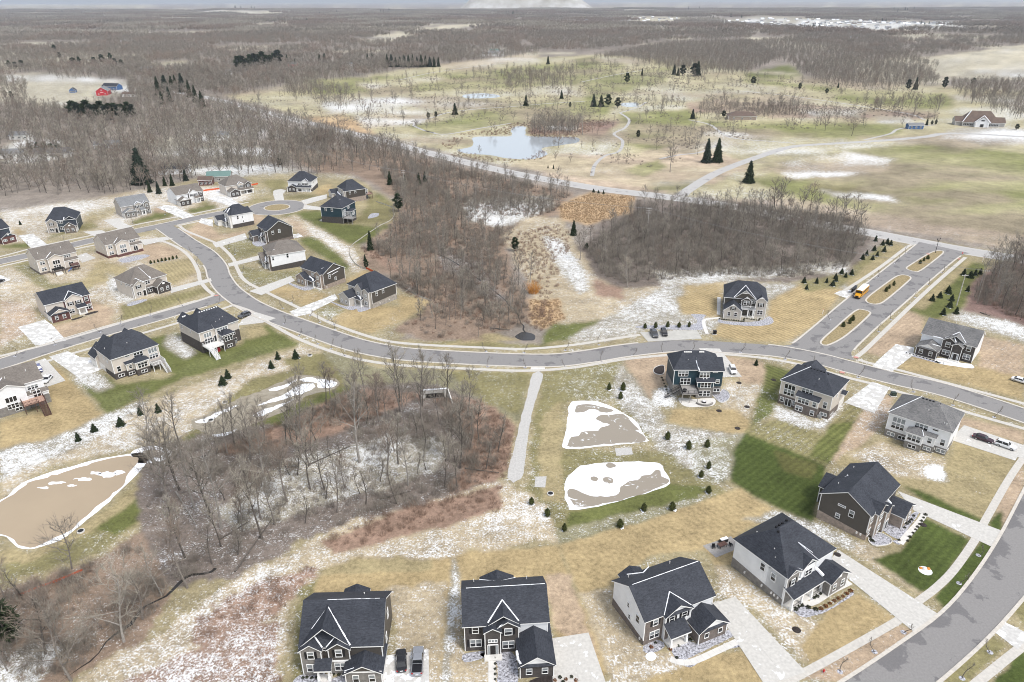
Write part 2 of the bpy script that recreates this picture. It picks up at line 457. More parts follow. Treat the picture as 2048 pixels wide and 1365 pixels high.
def groundmat():
 """land cover: cover tone, mowing stripes and thin snow are vertex attributes; grain is noise"""
 mt, n, l, b = nodes_of('land')
 geo = n.new('ShaderNodeNewGeometry')
 def attr(nm):
  a = n.new('ShaderNodeAttribute'); a.attribute_name = nm
  return a
 cov, snw, mow = attr('cover'), attr('snow'), attr('mow')
 def noise(sc, det, ro, src=None, dist=0):
  z = n.new('ShaderNodeTexNoise'); z.inputs['Scale'].default_value = sc; z.inputs['Detail'].default_value = det; z.inputs['Roughness'].default_value = ro; z.inputs['Distortion'].default_value = dist
  l.new(src or geo.outputs['Position'], z.inputs['Vector']); return z
 def math_(op, a, bb, c=None):
  k = n.new('ShaderNodeMath'); k.operation = op
  for i, v in enumerate((a, bb, c)):
   if v is None: continue
   if isinstance(v, (int, float)): k.inputs[i].default_value = v
   else: l.new(v, k.inputs[i])
  return k.outputs[0]
 na = noise(.16, 6, .6).outputs['Fac']; nb = noise(1.1, 8, .72).outputs['Fac']; nc = noise(6.0, 5, .7).outputs['Fac']
 t = math_('ADD', math_('MULTIPLY', na, .55), math_('ADD', math_('MULTIPLY', nb, .95), math_('MULTIPLY', nc, .55)))
 tone = n.new('ShaderNodeMapRange'); tone.inputs[1].default_value = .70; tone.inputs[2].default_value = 1.35; tone.inputs[3].default_value = .36; tone.inputs[4].default_value = 1.60
 l.new(t, tone.inputs[0])
 # mowing stripes in two directions, chosen by the sign of the attribute
 sx = n.new('ShaderNodeSeparateXYZ'); l.new(geo.outputs['Position'], sx.inputs[0])
 def wave(ax, ay, per):
  k = math_('ADD', math_('MULTIPLY', sx.outputs[0], ax), math_('MULTIPLY', sx.outputs[1], ay))
  k = math_('ADD', k, math_('MULTIPLY', nb, .35))
  return math_('SINE', math_('MULTIPLY', k, 2 * math.pi / per), 0)
 w1, w2 = wave(.80, .60, 1.6), wave(.66, -.75, 1.6)
 mpos = math_('MAXIMUM', mow.outputs['Fac'], 0.0); mneg = math_('MAXIMUM', math_('MULTIPLY', mow.outputs['Fac'], -1.0), 0.0)
 stripe = math_('ADD', math_('MULTIPLY', w1, mpos), math_('MULTIPLY', w2, mneg))
 tn = math_('MULTIPLY', tone.outputs[0], math_('ADD', math_('MULTIPLY', stripe, .19), 1.0))
 mx = n.new('ShaderNodeMix'); mx.data_type = 'RGBA'; mx.blend_type = 'MULTIPLY'; mx.inputs[0].default_value = 1
 l.new(cov.outputs['Color'], mx.inputs[6]); l.new(tn, mx.inputs[7])
 # thin snow caught in the grass
 ns = noise(.5, 8, .7, None, .3).outputs['Fac']; nt = noise(2.3, 4, .7).outputs['Fac']
 s = math_('ADD', math_('MULTIPLY', ns, .45), math_('MULTIPLY', nt, .70))
 s = math_('ADD', s, math_('MULTIPLY', math_('SUBTRACT', snw.outputs['Fac'], .5), .52))
 s = math_('SUBTRACT', s, math_('ADD', math_('MULTIPLY', stripe, .025), .088))
 mk = n.new('ShaderNodeMapRange'); mk.interpolation_type = 'SMOOTHSTEP'; mk.inputs[1].default_value = .46; mk.inputs[2].default_value = .625
 l.new(s, mk.inputs[0])
 m2 = n.new('ShaderNodeMix'); m2.data_type = 'RGBA'; m2.inputs[7].default_value = (.68, .69, .69, 1)
 l.new(mk.outputs[0], m2.inputs[0]); l.new(mx.outputs[2], m2.inputs[6]); l.new(m2.outputs[2], b.inputs['Base Color'])
 b.inputs['Roughness'].default_value = .95; b.inputs['Specular IOR Level'].default_value = .15
 bp = n.new('ShaderNodeBump'); bp.inputs['Strength'].default_value = .5; bp.inputs['Distance'].default_value = .12
 l.new(nb, bp.inputs['Height']); l.new(bp.outputs[0], b.inputs['Normal'])
 M['land'] = mt

groundmat()

# ------------------------------------------------------------------ the ground: one sheet to the horizon, its cover measured lot by lot
GOLD = (.345, .268, .145); GOLD2 = (.30, .25, .14); TAN = (.37, .285, .20); OLIVE = (.195, .175, .085); GREEN = (.115, .125, .042); DGREEN = (.062, .082, .022)
STRAW = (.36, .30, .205); LITTER = (.235, .175, .13); RED = (.255, .175, .13); DUST = (.215, .20, .125); GOLFG = (.20, .205, .085); GOLFT = (.35, .315, .195)
REED = (.40, .285, .17); FARW = (.225, .195, .165); FIELD = (.43, .39, .29); SOIL = (.27, .245, .19); DARKL = (.165, .138, .118)
COVER = [
 # (outline in photograph measure, tone, snow, mowing, edge wander in m)
 ([(-700, 560), (-200, 400), (0, 425), (200, 395), (330, 372), (430, 350), (560, 345), (700, 350), (800, 410), (790, 450), (720, 490), (760, 560), (860, 605), (800, 680), (1080, 690),
      (1280, 590), (1500, 560), (1700, 545), (1790, 470), (2100, 520), (2600, 700), (2900, 2200), (-900, 2200)], (.275, .235, .14), .40, 0, 1.0),
 # left lots
 ([(0, 500), (90, 480), (240, 452), (330, 438), (400, 425), (500, 402), (500, 372), (330, 372), (200, 395), (0, 425)], STRAW, .55, 0, .6),
 ([(95, 478), (200, 455), (178, 441), (150, 452), (100, 470)], OLIVE, .35, 0, .3),
 ([(265, 449), (330, 436), (352, 430), (318, 420), (300, 432), (262, 444)], GREEN, .12, 0, .3), ([(306, 424), (345, 428), (332, 417), (312, 414)], TAN, .25, 0, .3),
 ([(384, 428), (432, 417), (430, 409), (410, 412), (372, 421)], GREEN, .15, 0, .3), ([(392, 412), (415, 398), (420, 405), (412, 412)], OLIVE, .3, 0, .3),
 ([(205, 440), (250, 420), (225, 412), (170, 425), (170, 447)], GOLD2, .38, 0, .5), ([(0, 497), (64, 497), (56, 485), (0, 492)], GREEN, .1, 0, .3), ([(23, 452), (52, 466), (35, 470), (28, 460)], GOLD, .2, 0, .3),
 ([(475, 404), (545, 395), (540, 378), (520, 362), (570, 360), (575, 375), (550, 385), (545, 398), (490, 408)], OLIVE, .28, 0, .5),
 ([(568, 392), (620, 390), (650, 395), (600, 400), (580, 400)], OLIVE, .25, 0, .3), ([(640, 372), (665, 368), (665, 385), (645, 392), (628, 388)], GOLD, .25, 0, .3),
 ([(585, 426), (635, 420), (690, 452), (760, 460), (790, 410), (755, 385), (745, 408), (725, 425), (780, 455), (700, 480), (640, 460), (560, 432)], GREEN, .25, 0, .6),
 ([(735, 388), (785, 405), (790, 440), (745, 450), (700, 445), (735, 425)], OLIVE, .25, 0, .6), ([(690, 448), (770, 455), (735, 485), (700, 490), (660, 470)], GREEN, .15, 0, .6),
 ([(560, 440), (590, 430), (700, 490), (740, 545), (700, 545), (650, 500), (600, 470)], STRAW, .60, 0, 1.0), ([(590, 465), (640, 480), (690, 520), (700, 545), (655, 520), (605, 490)], GREEN, .25, 0, .5),
 ([(488, 435), (525, 425), (530, 440), (500, 455)], TAN, .25, 0, .4), ([(560, 428), (600, 445), (620, 470), (600, 478), (585, 450)], TAN, .35, 0, .5),
 ([(362, 470), (405, 440), (440, 470), (500, 460), (490, 470), (430, 482), (408, 478)], TAN, .30, 0, .5),
 ([(445, 490), (525, 470), (535, 505), (470, 518), (455, 505)], OLIVE, .42, 0, .5), ([(478, 530), (540, 545), (610, 540), (585, 560), (500, 572), (482, 552)], OLIVE, .42, 0, .5),
 ([(534, 582), (565, 570), (600, 578), (660, 590), (640, 600), (605, 612)], GOLD, .35, 0, .5), ([(690, 560), (730, 540), (760, 555), (735, 560), (705, 575)], GOLD, .25, 0, .5),
 ([(622, 626), (665, 605), (720, 640), (800, 612), (862, 600), (850, 615), (790, 650), (740, 668), (690, 655)], GOLD, .30, 0, .6), ([(625, 626), (660, 607), (690, 622), (660, 640)], OLIVE, .52, 0, .5),
 ([(700, 610), (790, 615), (750, 650), (700, 650)], GOLD, .2, 0, .5), ([(795, 590), (860, 600), (800, 618)], GOLD, .25, 0, .5),
 ([(0, 540), (60, 525), (170, 510), (300, 470), (330, 482), (390, 510), (400, 560), (330, 590), (265, 605), (230, 640), (190, 640), (90, 600), (0, 700)], STRAW, .48, 0, .8),
 ([(20, 530), (75, 520), (100, 570), (190, 560), (260, 530), (210, 560), (140, 600), (70, 570)], OLIVE, .42, 0, .8), ([(282, 500), (300, 485), (352, 498), (362, 512), (300, 525), (285, 515)], TAN, .15, 0, .4),
 ([(305, 530), (385, 515), (392, 545), (345, 570), (330, 560)], GOLD2, .2, .5, .4), ([(240, 612), (345, 590), (415, 575), (425, 580), (330, 615), (270, 635), (245, 640)], OLIVE, .18, .5, .4),
 ([(200, 520), (260, 535), (240, 560), (190, 570), (150, 580)], GOLD2, .35, 0, .5), ([(215, 545), (275, 590), (262, 612), (232, 600), (215, 570)], SOIL, .60, 0, .6),
 ([(0, 600), (60, 610), (75, 640), (60, 665), (0, 690)], TAN, .45, 0, .8), ([(100, 655), (190, 630), (235, 645), (110, 682)], TAN, .28, 0, .5), ([(170, 600), (230, 620), (220, 640), (190, 630)], TAN, .3, 0, .5),
 # south-west lots and the strip behind them
 ([(85, 730), (120, 740), (205, 830), (130, 870), (0, 915), (0, 845), (105, 820), (92, 780)], GOLD, .12, 0, .4), ([(155, 760), (200, 740), (235, 770), (335, 755), (380, 750), (215, 830)], GREEN, .25, 0, .5),
 ([(290, 680), (350, 665), (420, 705), (480, 690), (530, 650), (600, 690), (560, 700), (380, 755), (340, 745), (325, 725)], GREEN, .22, 0, .5), ([(140, 745), (200, 742), (230, 775), (180, 790)], SOIL, .60, 0, .5),
 ([(215, 828), (600, 690), (480, 755), (290, 815)], OLIVE, .12, 0, .3), ([(155, 760), (205, 790), (330, 762), (590, 692), (560, 685), (400, 715), (220, 828)], (.125, .135, .05), .22, .25, .4),
 ([(335, 670), (360, 672), (395, 705), (370, 720), (325, 690)], SOIL, .55, 0, .4), ([(492, 655), (520, 650), (540, 668), (500, 680)], GOLD2, .25, 0, .4),
 ([(0, 915), (205, 835), (600, 692), (690, 715), (700, 770), (400, 870), (300, 890), (90, 935), (0, 1000)], STRAW, .50, 0, .8), ([(0, 900), (120, 870), (210, 830), (300, 800), (170, 890), (0, 960)], SOIL, .60, 0, .8),
 ([(560, 720), (650, 705), (720, 730), (690, 770), (600, 745)], OLIVE, .22, 0, .8), ([(500, 760), (600, 735), (700, 765), (650, 800), (420, 875), (360, 880)], OLIVE, .25, 0, .8),
 ([(380, 870), (480, 860), (640, 790), (700, 770), (720, 780), (560, 850), (330, 905)], GREEN, .12, 0, .8), ([(0, 1130), (90, 1110), (330, 930), (345, 905), (330, 1000), (210, 1100), (0, 1170)], OLIVE, .38, 0, .8), ([(180, 1050), (320, 940), (320, 1010), (230, 1075)], GREEN, .25, 0, .8),
 ([(0, 1097), (60, 1105), (200, 1030), (330, 930), (345, 940), (190, 1060), (50, 1130), (0, 1120)], GOLD2, .25, 0, .6),
 # meadow between the main road and the ponds
 ([(640, 700), (760, 735), (1060, 750), (1045, 850), (960, 800), (860, 780), (700, 775)], DUST, .32, 0, 1.0), ([(900, 740), (1060, 745), (1040, 830), (960, 800)], OLIVE, .35, 0, 1.0),
 ([(1090, 745), (1240, 722), (1330, 840), (1310, 890), (1220, 800), (1130, 800), (1110, 960), (1060, 960), (1070, 830)], OLIVE, .42, 0, 1.0), ([(1240, 722), (1275, 760), (1335, 850), (1500, 872), (1470, 960), (1330, 920), (1310, 880), (1220, 790)], SOIL, .52, 0, 1.0),
 ([(1060, 960), (1120, 900), (1330, 905), (1450, 985), (1290, 1045), (1120, 1085), (1000, 1080), (1040, 1010)], OLIVE, .38, 0, 1.0), ([(1085, 830), (1125, 800), (1120, 900), (1130, 1010), (1090, 1000), (1075, 900)], GOLD2, .25, 0, .8),
 ([(1140, 1025), (1345, 968), (1420, 975), (1370, 1010), (1200, 1060), (1130, 1060)], GREEN, .2, 0, .8), ([(1080, 1065), (1250, 1030), (1440, 985), (1300, 1045), (1120, 1090)], DUST, .5, 0, .8), ([(1380, 880), (1480, 870), (1450, 970), (1390, 960)], DUST, .50, 0, .8),
 # teal house lot and its neighbours
 ([(1245, 722), (1330, 706), (1345, 712), (1340, 760), (1300, 800), (1275, 760)], TAN, .18, 0, .4), ([(1440, 712), (1515, 720), (1535, 735), (1520, 770), (1500, 780), (1475, 755), (1452, 720)], TAN, .15, 0, .4),
 ([(1300, 780), (1345, 770), (1350, 815), (1310, 810)], SOIL, .66, 0, .5), ([(1450, 760), (1520, 770), (1500, 835), (1440, 830)], STRAW, .52, 0, .5), ([(1345, 820), (1460, 818), (1500, 840), (1495, 870), (1440, 862), (1340, 845)], GOLD, .18, 0, .5),
 ([(1530, 728), (1610, 748), (1570, 765), (1545, 800), (1528, 790)], GREEN, .10, .9, .3), ([(1525, 770), (1560, 790), (1545, 830), (1505, 850)], GREEN, .42, .6, .5), ([(1545, 805), (1640, 845), (1660, 800), (1690, 805), (1650, 860), (1560, 850)], SOIL, .68, 0, .6),
 ([(1500, 850), (1560, 840), (1650, 870), (1690, 815), (1745, 790), (1740, 830), (1650, 930), (1490, 868)], OLIVE, .36, -.7, .5), ([(1660, 850), (1735, 838), (1655, 928), (1620, 912)], GREEN, .18, -.8, .5),
 ([(1490, 866), (1655, 932), (1640, 985), (1625, 1045), (1540, 1010), (1462, 965), (1470, 900)], DGREEN, .04, -.6, .3), ([(1550, 900), (1640, 930), (1620, 960), (1560, 940)], (.10, .10, .035), .05, -.5, .6),
 ([(1740, 795), (1790, 790), (1770, 850), (1690, 915), (1660, 925)], TAN, .45, 0, .5), ([(1690, 905), (1760, 880), (1900, 925), (1915, 880), (2035, 910), (1965, 1045), (1860, 1005), (1800, 975), (1735, 930), (1660, 935)], GOLD2, .24, 0, .4),
 ([(1690, 910), (1760, 885), (1890, 920), (1860, 960), (1780, 950)], STRAW, .50, 0, .6), ([(1850, 935), (1880, 930), (1895, 965), (1855, 960)], SOIL, .80, 0, .5), ([(1800, 970), (1850, 985), (1975, 1045), (1965, 1050), (1860, 1010)], DGREEN, .1, 0, .3),
 ([(1900, 830), (2048, 862), (2048, 890), (1950, 858), (1915, 855)], TAN, .22, 0, .3), ([(2000, 1000), (2048, 905), (2048, 985), (2003, 1065), (1985, 1055)], TAN, .25, 0, .3),
 # dark brick house lot, boulevard
 ([(1720, 702), (1815, 620), (1850, 640), (1835, 690), (1790, 700), (1760, 712)], TAN, .18, -.35, .3), ([(1790, 735), (1830, 712), (1960, 735), (2048, 755), (2048, 800), (1890, 758)], GOLD, .22, -.25, .4), ([(1950, 670), (2048, 690), (2048, 755), (1960, 735)], TAN, .36, -.35, .6),
 ([(1885, 628), (1930, 615), (2048, 650), (2100, 700), (1990, 665), (1940, 650), (1900, 640)], SOIL, .62, 0, .6), ([(1815, 620), (1925, 520), (1975, 530), (1960, 560), (1920, 620), (1870, 640)], GREEN, .16, 0, .5), ([(1820, 616), (1930, 520), (1945, 525), (1850, 620)], GOLD2, .2, 0, .3),
 ([(1240, 600), (1330, 575), (1450, 562), (1600, 570), (1690, 560), (1790, 480), (1820, 495), (1690, 590), (1590, 685), (1480, 680), (1420, 670), (1300, 660), (1180, 690), (1130, 680)], SOIL, .50, 0, .8),
 ([(1365, 570), (1450, 563), (1440, 640), (1370, 630)], GOLD, .38, .5, .6), ([(1355, 595), (1440, 585), (1425, 625), (1360, 628)], GOLD, .15, .7, .5), ([(1540, 600), (1600, 570), (1690, 580), (1640, 640), (1580, 685), (1480, 670), (1535, 640)], GOLD, .20, .8, .4),
 ([(1440, 650), (1540, 645), (1560, 685), (1480, 682), (1420, 672)], GOLD, .22, .7, .4), ([(1690, 560), (1790, 485), (1815, 495), (1700, 580)], GOLD2, .25, 0, .4), ([(1600, 560), (1690, 545), (1790, 470), (1760, 510), (1680, 575), (1610, 585)], OLIVE, .3, .4, .5),
 ([(1100, 650), (1180, 620), (1200, 640), (1130, 680), (1080, 690)], GREEN, .30, 0, .8), ([(1250, 590), (1340, 580), (1360, 620), (1280, 640), (1220, 630)], SOIL, .62, 0, 1.0), ([(930, 680), (1060, 690), (1140, 690), (1080, 700), (830, 690)], OLIVE, .28, 0, .6),
 ([(840, 685), (900, 690), (980, 665), (1040, 680), (900, 692)], GOLD2, .25, 0, .5),
 # south row
 ([(650, 1122), (890, 1105), (905, 1110), (895, 1210), (880, 1400), (790, 1400), (800, 1240), (640, 1190), (600, 1180)], GOLD, .12, 0, .4), ([(760, 1180), (890, 1160), (880, 1400), (780, 1400), (800, 1250)], STRAW, .46, 0, .8), ([(645, 1125), (870, 1108), (860, 1140), (640, 1150)], GOLD2, .1, 0, .4),
 ([(580, 1400), (600, 1180), (650, 1122), (625, 1190), (600, 1400)], OLIVE, .45, 0, .6), ([(880, 1400), (895, 1200), (905, 1105), (925, 1110), (920, 1400)], SOIL, .62, 0, .5),
 ([(912, 1108), (1115, 1092), (1150, 1180), (1215, 1330), (1190, 1380), (1110, 1270), (1100, 1200), (925, 1210)], GOLD, .13, 0, .4), ([(915, 1180), (930, 1320), (1030, 1330), (1030, 1400), (900, 1400)], STRAW, .46, 0, .6), ([(1090, 1150), (1140, 1150), (1200, 1330), (1180, 1290), (1110, 1260)], TAN, .15, 0, .4),
 ([(1118, 1090), (1300, 1040), (1478, 976), (1560, 1030), (1480, 1065), (1460, 1120), (1420, 1100), (1300, 1110), (1225, 1170), (1160, 1190)], GOLD, .12, .25, .3), ([(1160, 1190), (1225, 1175), (1290, 1300), (1400, 1310), (1390, 1400), (1230, 1400)], STRAW, .44, 0, .6),
 ([(1300, 1360), (1420, 1310), (1490, 1300), (1560, 1400), (1250, 1400)], GOLD, .22, 0, .5), ([(1430, 1120), (1475, 1140), (1575, 1225), (1660, 1250), (1640, 1330), (1600, 1320), (1500, 1210), (1440, 1190)], STRAW, .52, 0, .6), ([(1405, 1090), (1470, 1080), (1465, 1130), (1430, 1130)], GOLD, .15, 0, .3),
 ([(1660, 1215), (1720, 1190), (1790, 1235), (1700, 1290), (1620, 1330), (1600, 1290)], GOLD, .24, 0, .4), ([(1600, 1355), (1800, 1250), (1835, 1265), (1690, 1365)], TAN, .34, 0, .3), ([(1625, 1050), (1660, 1085), (1735, 1085), (1790, 1120), (1840, 1180), (1845, 1195), (1690, 1095)], STRAW, .52, 0, .4),
 ([(1745, 1118), (1800, 1105), (1850, 1035), (1940, 1080), (1870, 1182), (1840, 1185)], DGREEN, .12, -.5, .3), ([(1965, 1078), (1990, 1092), (1895, 1222), (1868, 1195)], DGREEN, .2, 0, .2), ([(1975, 1045), (2005, 1020), (2003, 1060), (1990, 1075)], DGREEN, .2, 0, .2),
 ([(1480, 1040), (1560, 1020), (1640, 1050), (1720, 1090), (1700, 1100), (1600, 1060)], SOIL, .55, 0, .4), ([(1880, 1360), (1985, 1270), (2010, 1290), (1930, 1370)], OLIVE, .25, 0, .3), ([(2020, 1215), (2048, 1190), (2100, 1230), (2048, 1250)], OLIVE, .28, 0, .3), ([(1990, 1365), (2048, 1300), (2100, 1400), (1990, 1400)], DGREEN, .1, 0, .3),
 # woods and rough
 ([(280, 900), (400, 872), (560, 850), (650, 800), (720, 770), (850, 770), (960, 800), (1030, 860), (1000, 970), (900, 1000), (640, 1060), (480, 1150), (330, 1170), (270, 1090)], DARKL, .42, 0, 2.0), ([(870, 800), (960, 800), (1035, 850), (1010, 960), (900, 985), (940, 880)], RED, .22, 0, 1.5), ([(560, 850), (700, 775), (860, 790), (760, 830), (640, 880), (480, 910), (420, 900)], RED, .20, 0, 1.5),
 ([(560, 920), (760, 880), (900, 880), (880, 940), (700, 990), (480, 1060), (430, 1020)], SOIL, .56, 0, 2.0),
 ([(500, 1140), (700, 1040), (1000, 965), (1080, 1010), (1120, 1090), (900, 1105), (650, 1122), (590, 1190), (560, 1400), (100, 1400), (250, 1290)], STRAW, .54, 0, 2.0), ([(650, 1075), (820, 1010), (1000, 975), (1010, 1020), (840, 1060), (680, 1100)], RED, .22, 0, 1.5), ([(380, 1230), (560, 1140), (640, 1130), (560, 1220), (400, 1300)], RED, .48, 0, 2.0), ([(180, 1400), (400, 1270), (560, 1230), (560, 1400)], RED, .52, 0, 2.0),
 ([(0, 1180), (200, 1110), (280, 1060), (340, 1170), (250, 1290), (80, 1400), (-200, 1400)], LITTER, .36, 0, 2.0), ([(0, 1300), (120, 1280), (60, 1400), (-100, 1400)], SOIL, .7, 0, 2.0),
 ([(560, 300), (770, 300), (980, 350), (1150, 385), (1120, 430), (1045, 450), (1010, 500), (1035, 570), (1080, 625), (1040, 660), (940, 685), (840, 680), (785, 665), (862, 605), (800, 560), (722, 530), (735, 485), (800, 440), (790, 400), (760, 370), (700, 350), (630, 345)], LITTER, .25, 0, 2.5),
 ([(930, 400), (1100, 390), (1120, 410), (1000, 460), (930, 440)], SOIL, .66, 0, 2.5), ([(860, 480), (960, 530), (1020, 600), (960, 590), (880, 540)], DARKL, .42, 0, 2.5), ([(730, 500), (820, 560), (860, 600), (830, 560), (770, 510)], RED, .3, 0, 2.0),
 ([(1180, 480), (1240, 400), (1500, 405), (1700, 430), (1745, 480), (1700, 545), (1600, 565), (1450, 560), (1330, 570), (1250, 582), (1200, 560), (1150, 500)], DARKL, .26, 0, 2.0), ([(1300, 540), (1600, 530), (1700, 520), (1690, 548), (1450, 560), (1330, 572)], SOIL, .55, 0, 2.0),
 ([(1010, 470), (1060, 430), (1130, 440), (1160, 500), (1210, 570), (1180, 620), (1090, 640), (1070, 580), (1030, 530)], STRAW, .40, 0, 2.0), ([(1085, 470), (1125, 480), (1190, 570), (1160, 590), (1120, 545)], SOIL, .66, 0, 1.5), ([(1120, 410), (1180, 385), (1270, 392), (1260, 430), (1180, 450), (1120, 440)], REED, .08, 0, 2.0),
 ([(1170, 540), (1250, 578), (1330, 572), (1280, 600), (1200, 640), (1120, 650), (1090, 640), (1180, 600)], STRAW, .44, 0, 1.5), ([(1190, 555), (1250, 580), (1240, 600), (1190, 590)], RED, .3, 0, 1.5),
 ([(1060, 600), (1120, 600), (1130, 640), (1090, 660), (1060, 640)], REED, .15, 0, 1.5), ([(1920, 620), (1960, 555), (2048, 490), (2200, 520), (2200, 700), (2048, 650)], (.20, .135, .115), .18, 0, 1.5),
 # north of the county road: golf course
 ([(440, 190), (620, 180), (800, 140), (1000, 120), (1200, 110), (1400, 125), (1500, 145), (1700, 170), (2100, 185), (2400, 480), (2048, 500), (1750, 455), (1450, 400), (1200, 366), (1000, 330), (760, 270), (600, 232)], GOLFT, .40, 0, 4.0),
 ([(600, 160), (850, 150), (1100, 128), (1250, 128), (1200, 165), (1000, 175), (800, 185), (640, 190)], GOLFG, .18, 0, 6), ([(700, 165), (900, 150), (880, 165), (740, 180)], GOLFT, .5, 0, 6), ([(870, 250), (980, 215), (1180, 200), (1230, 205), (1200, 240), (1020, 250), (930, 260)], GOLFG, .22, 0, 5), ([(820, 250), (920, 235), (980, 250), (900, 268), (840, 275)], GOLFG, .32, 0, 5),
 ([(1240, 225), (1380, 220), (1400, 260), (1320, 300), (1240, 290), (1260, 260)], GOLFG, .18, 0, 5), ([(1400, 240), (1640, 245), (1800, 250), (1820, 265), (1700, 278), (1540, 270), (1440, 262)], GOLFG, .14, 0, 5), ([(1480, 160), (1580, 130), (1600, 150), (1560, 165), (1700, 180), (1900, 190), (1900, 220), (1700, 205), (1580, 185)], GOLFG, .16, 0, 5),
 ([(1170, 150), (1350, 135), (1330, 165), (1220, 190), (1170, 200)], GOLFG, .3, 0, 5), ([(1400, 150), (1500, 165), (1700, 190), (1650, 200), (1500, 185), (1390, 175)], GOLFT, .4, 0, 5), ([(1150, 120), (1190, 112), (1200, 128), (1160, 135)], GREEN, .1, 0, 3), ([(1480, 150), (1580, 128), (1575, 148), (1520, 160)], GREEN, .08, 0, 3),
 ([(640, 205), (800, 195), (850, 205), (760, 222), (660, 225)], SOIL, .85, 0, 5), ([(680, 235), (800, 220), (880, 230), (830, 245), (720, 262)], STRAW, .62, 0, 5), ([(600, 235), (690, 230), (720, 250), (760, 270), (700, 262)], REED, .15, 0, 4), ([(1060, 245), (1240, 240), (1200, 275), (1160, 270), (1060, 272)], (.25, .17, .14), .12, 0, 3), ([(1085, 250), (1150, 248), (1160, 262), (1090, 262)], SOIL, .95, 0, 2),
 ([(1000, 330), (1150, 300), (1240, 310), (1360, 290), (1430, 300), (1500, 330), (1440, 365), (1300, 385), (1180, 372)], (.40, .32, .24), .32, 0, 4), ([(1250, 340), (1310, 320), (1340, 335), (1290, 355)], GOLFG, .08, 0, 3), ([(1110, 290), (1200, 280), (1240, 290), (1200, 310), (1120, 305)], GOLFT, .48, 0, 3), ([(1290, 375), (1400, 370), (1380, 382), (1310, 380)], GREEN, .1, 0, 2), ([(1300, 366), (1410, 360), (1405, 371), (1310, 374)], SOIL, .8, 0, 2),
 ([(1500, 360), (1600, 320), (1700, 300), (1850, 290), (2100, 310), (2300, 480), (2048, 470), (1800, 440), (1600, 400)], GOLFG, .20, 0, 4), ([(1540, 345), (1700, 305), (1800, 320), (1840, 345), (1700, 345), (1600, 365)], STRAW, .66, 0, 5), ([(1600, 375), (1700, 360), (1900, 380), (2000, 400), (1900, 410), (1750, 395)], OLIVE, .25, 0, 6), ([(1700, 385), (1800, 392), (1900, 410), (1880, 414), (1760, 402)], SOIL, .92, 0, 2),
 ([(1640, 380), (1720, 390), (1760, 400), (1660, 395)], SOIL, .75, 0, 3), ([(1985, 395), (2060, 400), (2048, 425), (1990, 425)], SOIL, .9, 0, 2), ([(1700, 300), (2100, 310), (2300, 420), (2048, 440), (1800, 400), (1700, 360)], GOLFG, .22, 0, 8), ([(1560, 325), (1700, 303), (1790, 318), (1760, 345), (1620, 360)], STRAW, .68, 0, 4),
 ([(1450, 400), (1600, 400), (1850, 440), (2100, 480), (2200, 540), (2048, 500), (1750, 455)], (.36, .29, .225), .38, 0, 2.5), ([(1800, 440), (2048, 470), (2200, 500), (2200, 470), (2048, 440)], GREEN, .12, 0, 3), ([(1430, 200), (1700, 215), (1880, 225), (1860, 240), (1640, 235), (1480, 235)], (.26, .19, .155), .25, 0, 4), ([(1580, 218), (1740, 218), (1720, 235), (1620, 232)], SOIL, .85, 0, 3), ([(1750, 235), (1830, 232), (1830, 245), (1760, 248)], SOIL, .8, 0, 3),
 ([(1890, 258), (2100, 258), (2200, 300), (2048, 292), (1880, 280)], SOIL, .72, 0, 3), ([(1380, 205), (1450, 200), (1460, 225), (1380, 225)], (.36, .26, .21), .2, 0, 3), ([(880, 130), (1080, 105), (1080, 118), (900, 140)], STRAW, .5, 0, 6),
 # far fields
 ([(0, 150), (100, 145), (160, 150), (270, 165), (280, 185), (150, 205), (0, 200)], SOIL, .52, 0, 8), ([(60, 190), (180, 178), (190, 195), (140, 215), (70, 210)], GOLFT, .55, 0, 6), ([(300, 128), (370, 122), (390, 138), (330, 140)], GOLFT, .45, 0, 8), ([(0, 300), (60, 270), (150, 285), (130, 320), (20, 335)], SOIL, .6, 0, 5), ([(380, 330), (560, 330), (600, 345), (480, 352), (390, 352)], SOIL, .6, 0, 4), ([(270, 280), (420, 270), (560, 300), (520, 320), (330, 310)], SOIL, .55, 0, 5),
 ([(740, 75), (850, 58), (960, 48), (960, 54), (870, 65), (780, 85)], FIELD, .45, 0, 12), ([(960, 48), (1060, 44), (1050, 52), (960, 54)], FIELD, .5, 0, 15), ([(1760, 118), (1900, 112), (2048, 90), (2200, 95), (2200, 150), (2048, 150), (1880, 148), (1880, 135), (1780, 130)], FIELD, .40, 0, 6), ([(1870, 138), (2048, 140), (2200, 150), (2048, 158)], SOIL, .85, 0, 4), ([(1490, 78), (1600, 76), (1590, 84), (1500, 86)], FIELD, .4, 0, 12),
 ([(1400, 40), (1560, 37), (1940, 42), (1930, 60), (1750, 66), (1600, 58), (1480, 52)], SOIL, .72, 0, 15), ([(1250, 34), (1380, 37), (1380, 44), (1260, 42)], FIELD, .45, 0, 15), ([(360, 22), (560, 24), (560, 30), (400, 28)], FIELD, .6, 0, 25), ([(0, 7), (300, 8), (320, 16), (0, 18)], FIELD, .35, 0, 60), ([(930, 100), (1020, 98), (1010, 112), (940, 114)], SOIL, .7, 0, 5),
]

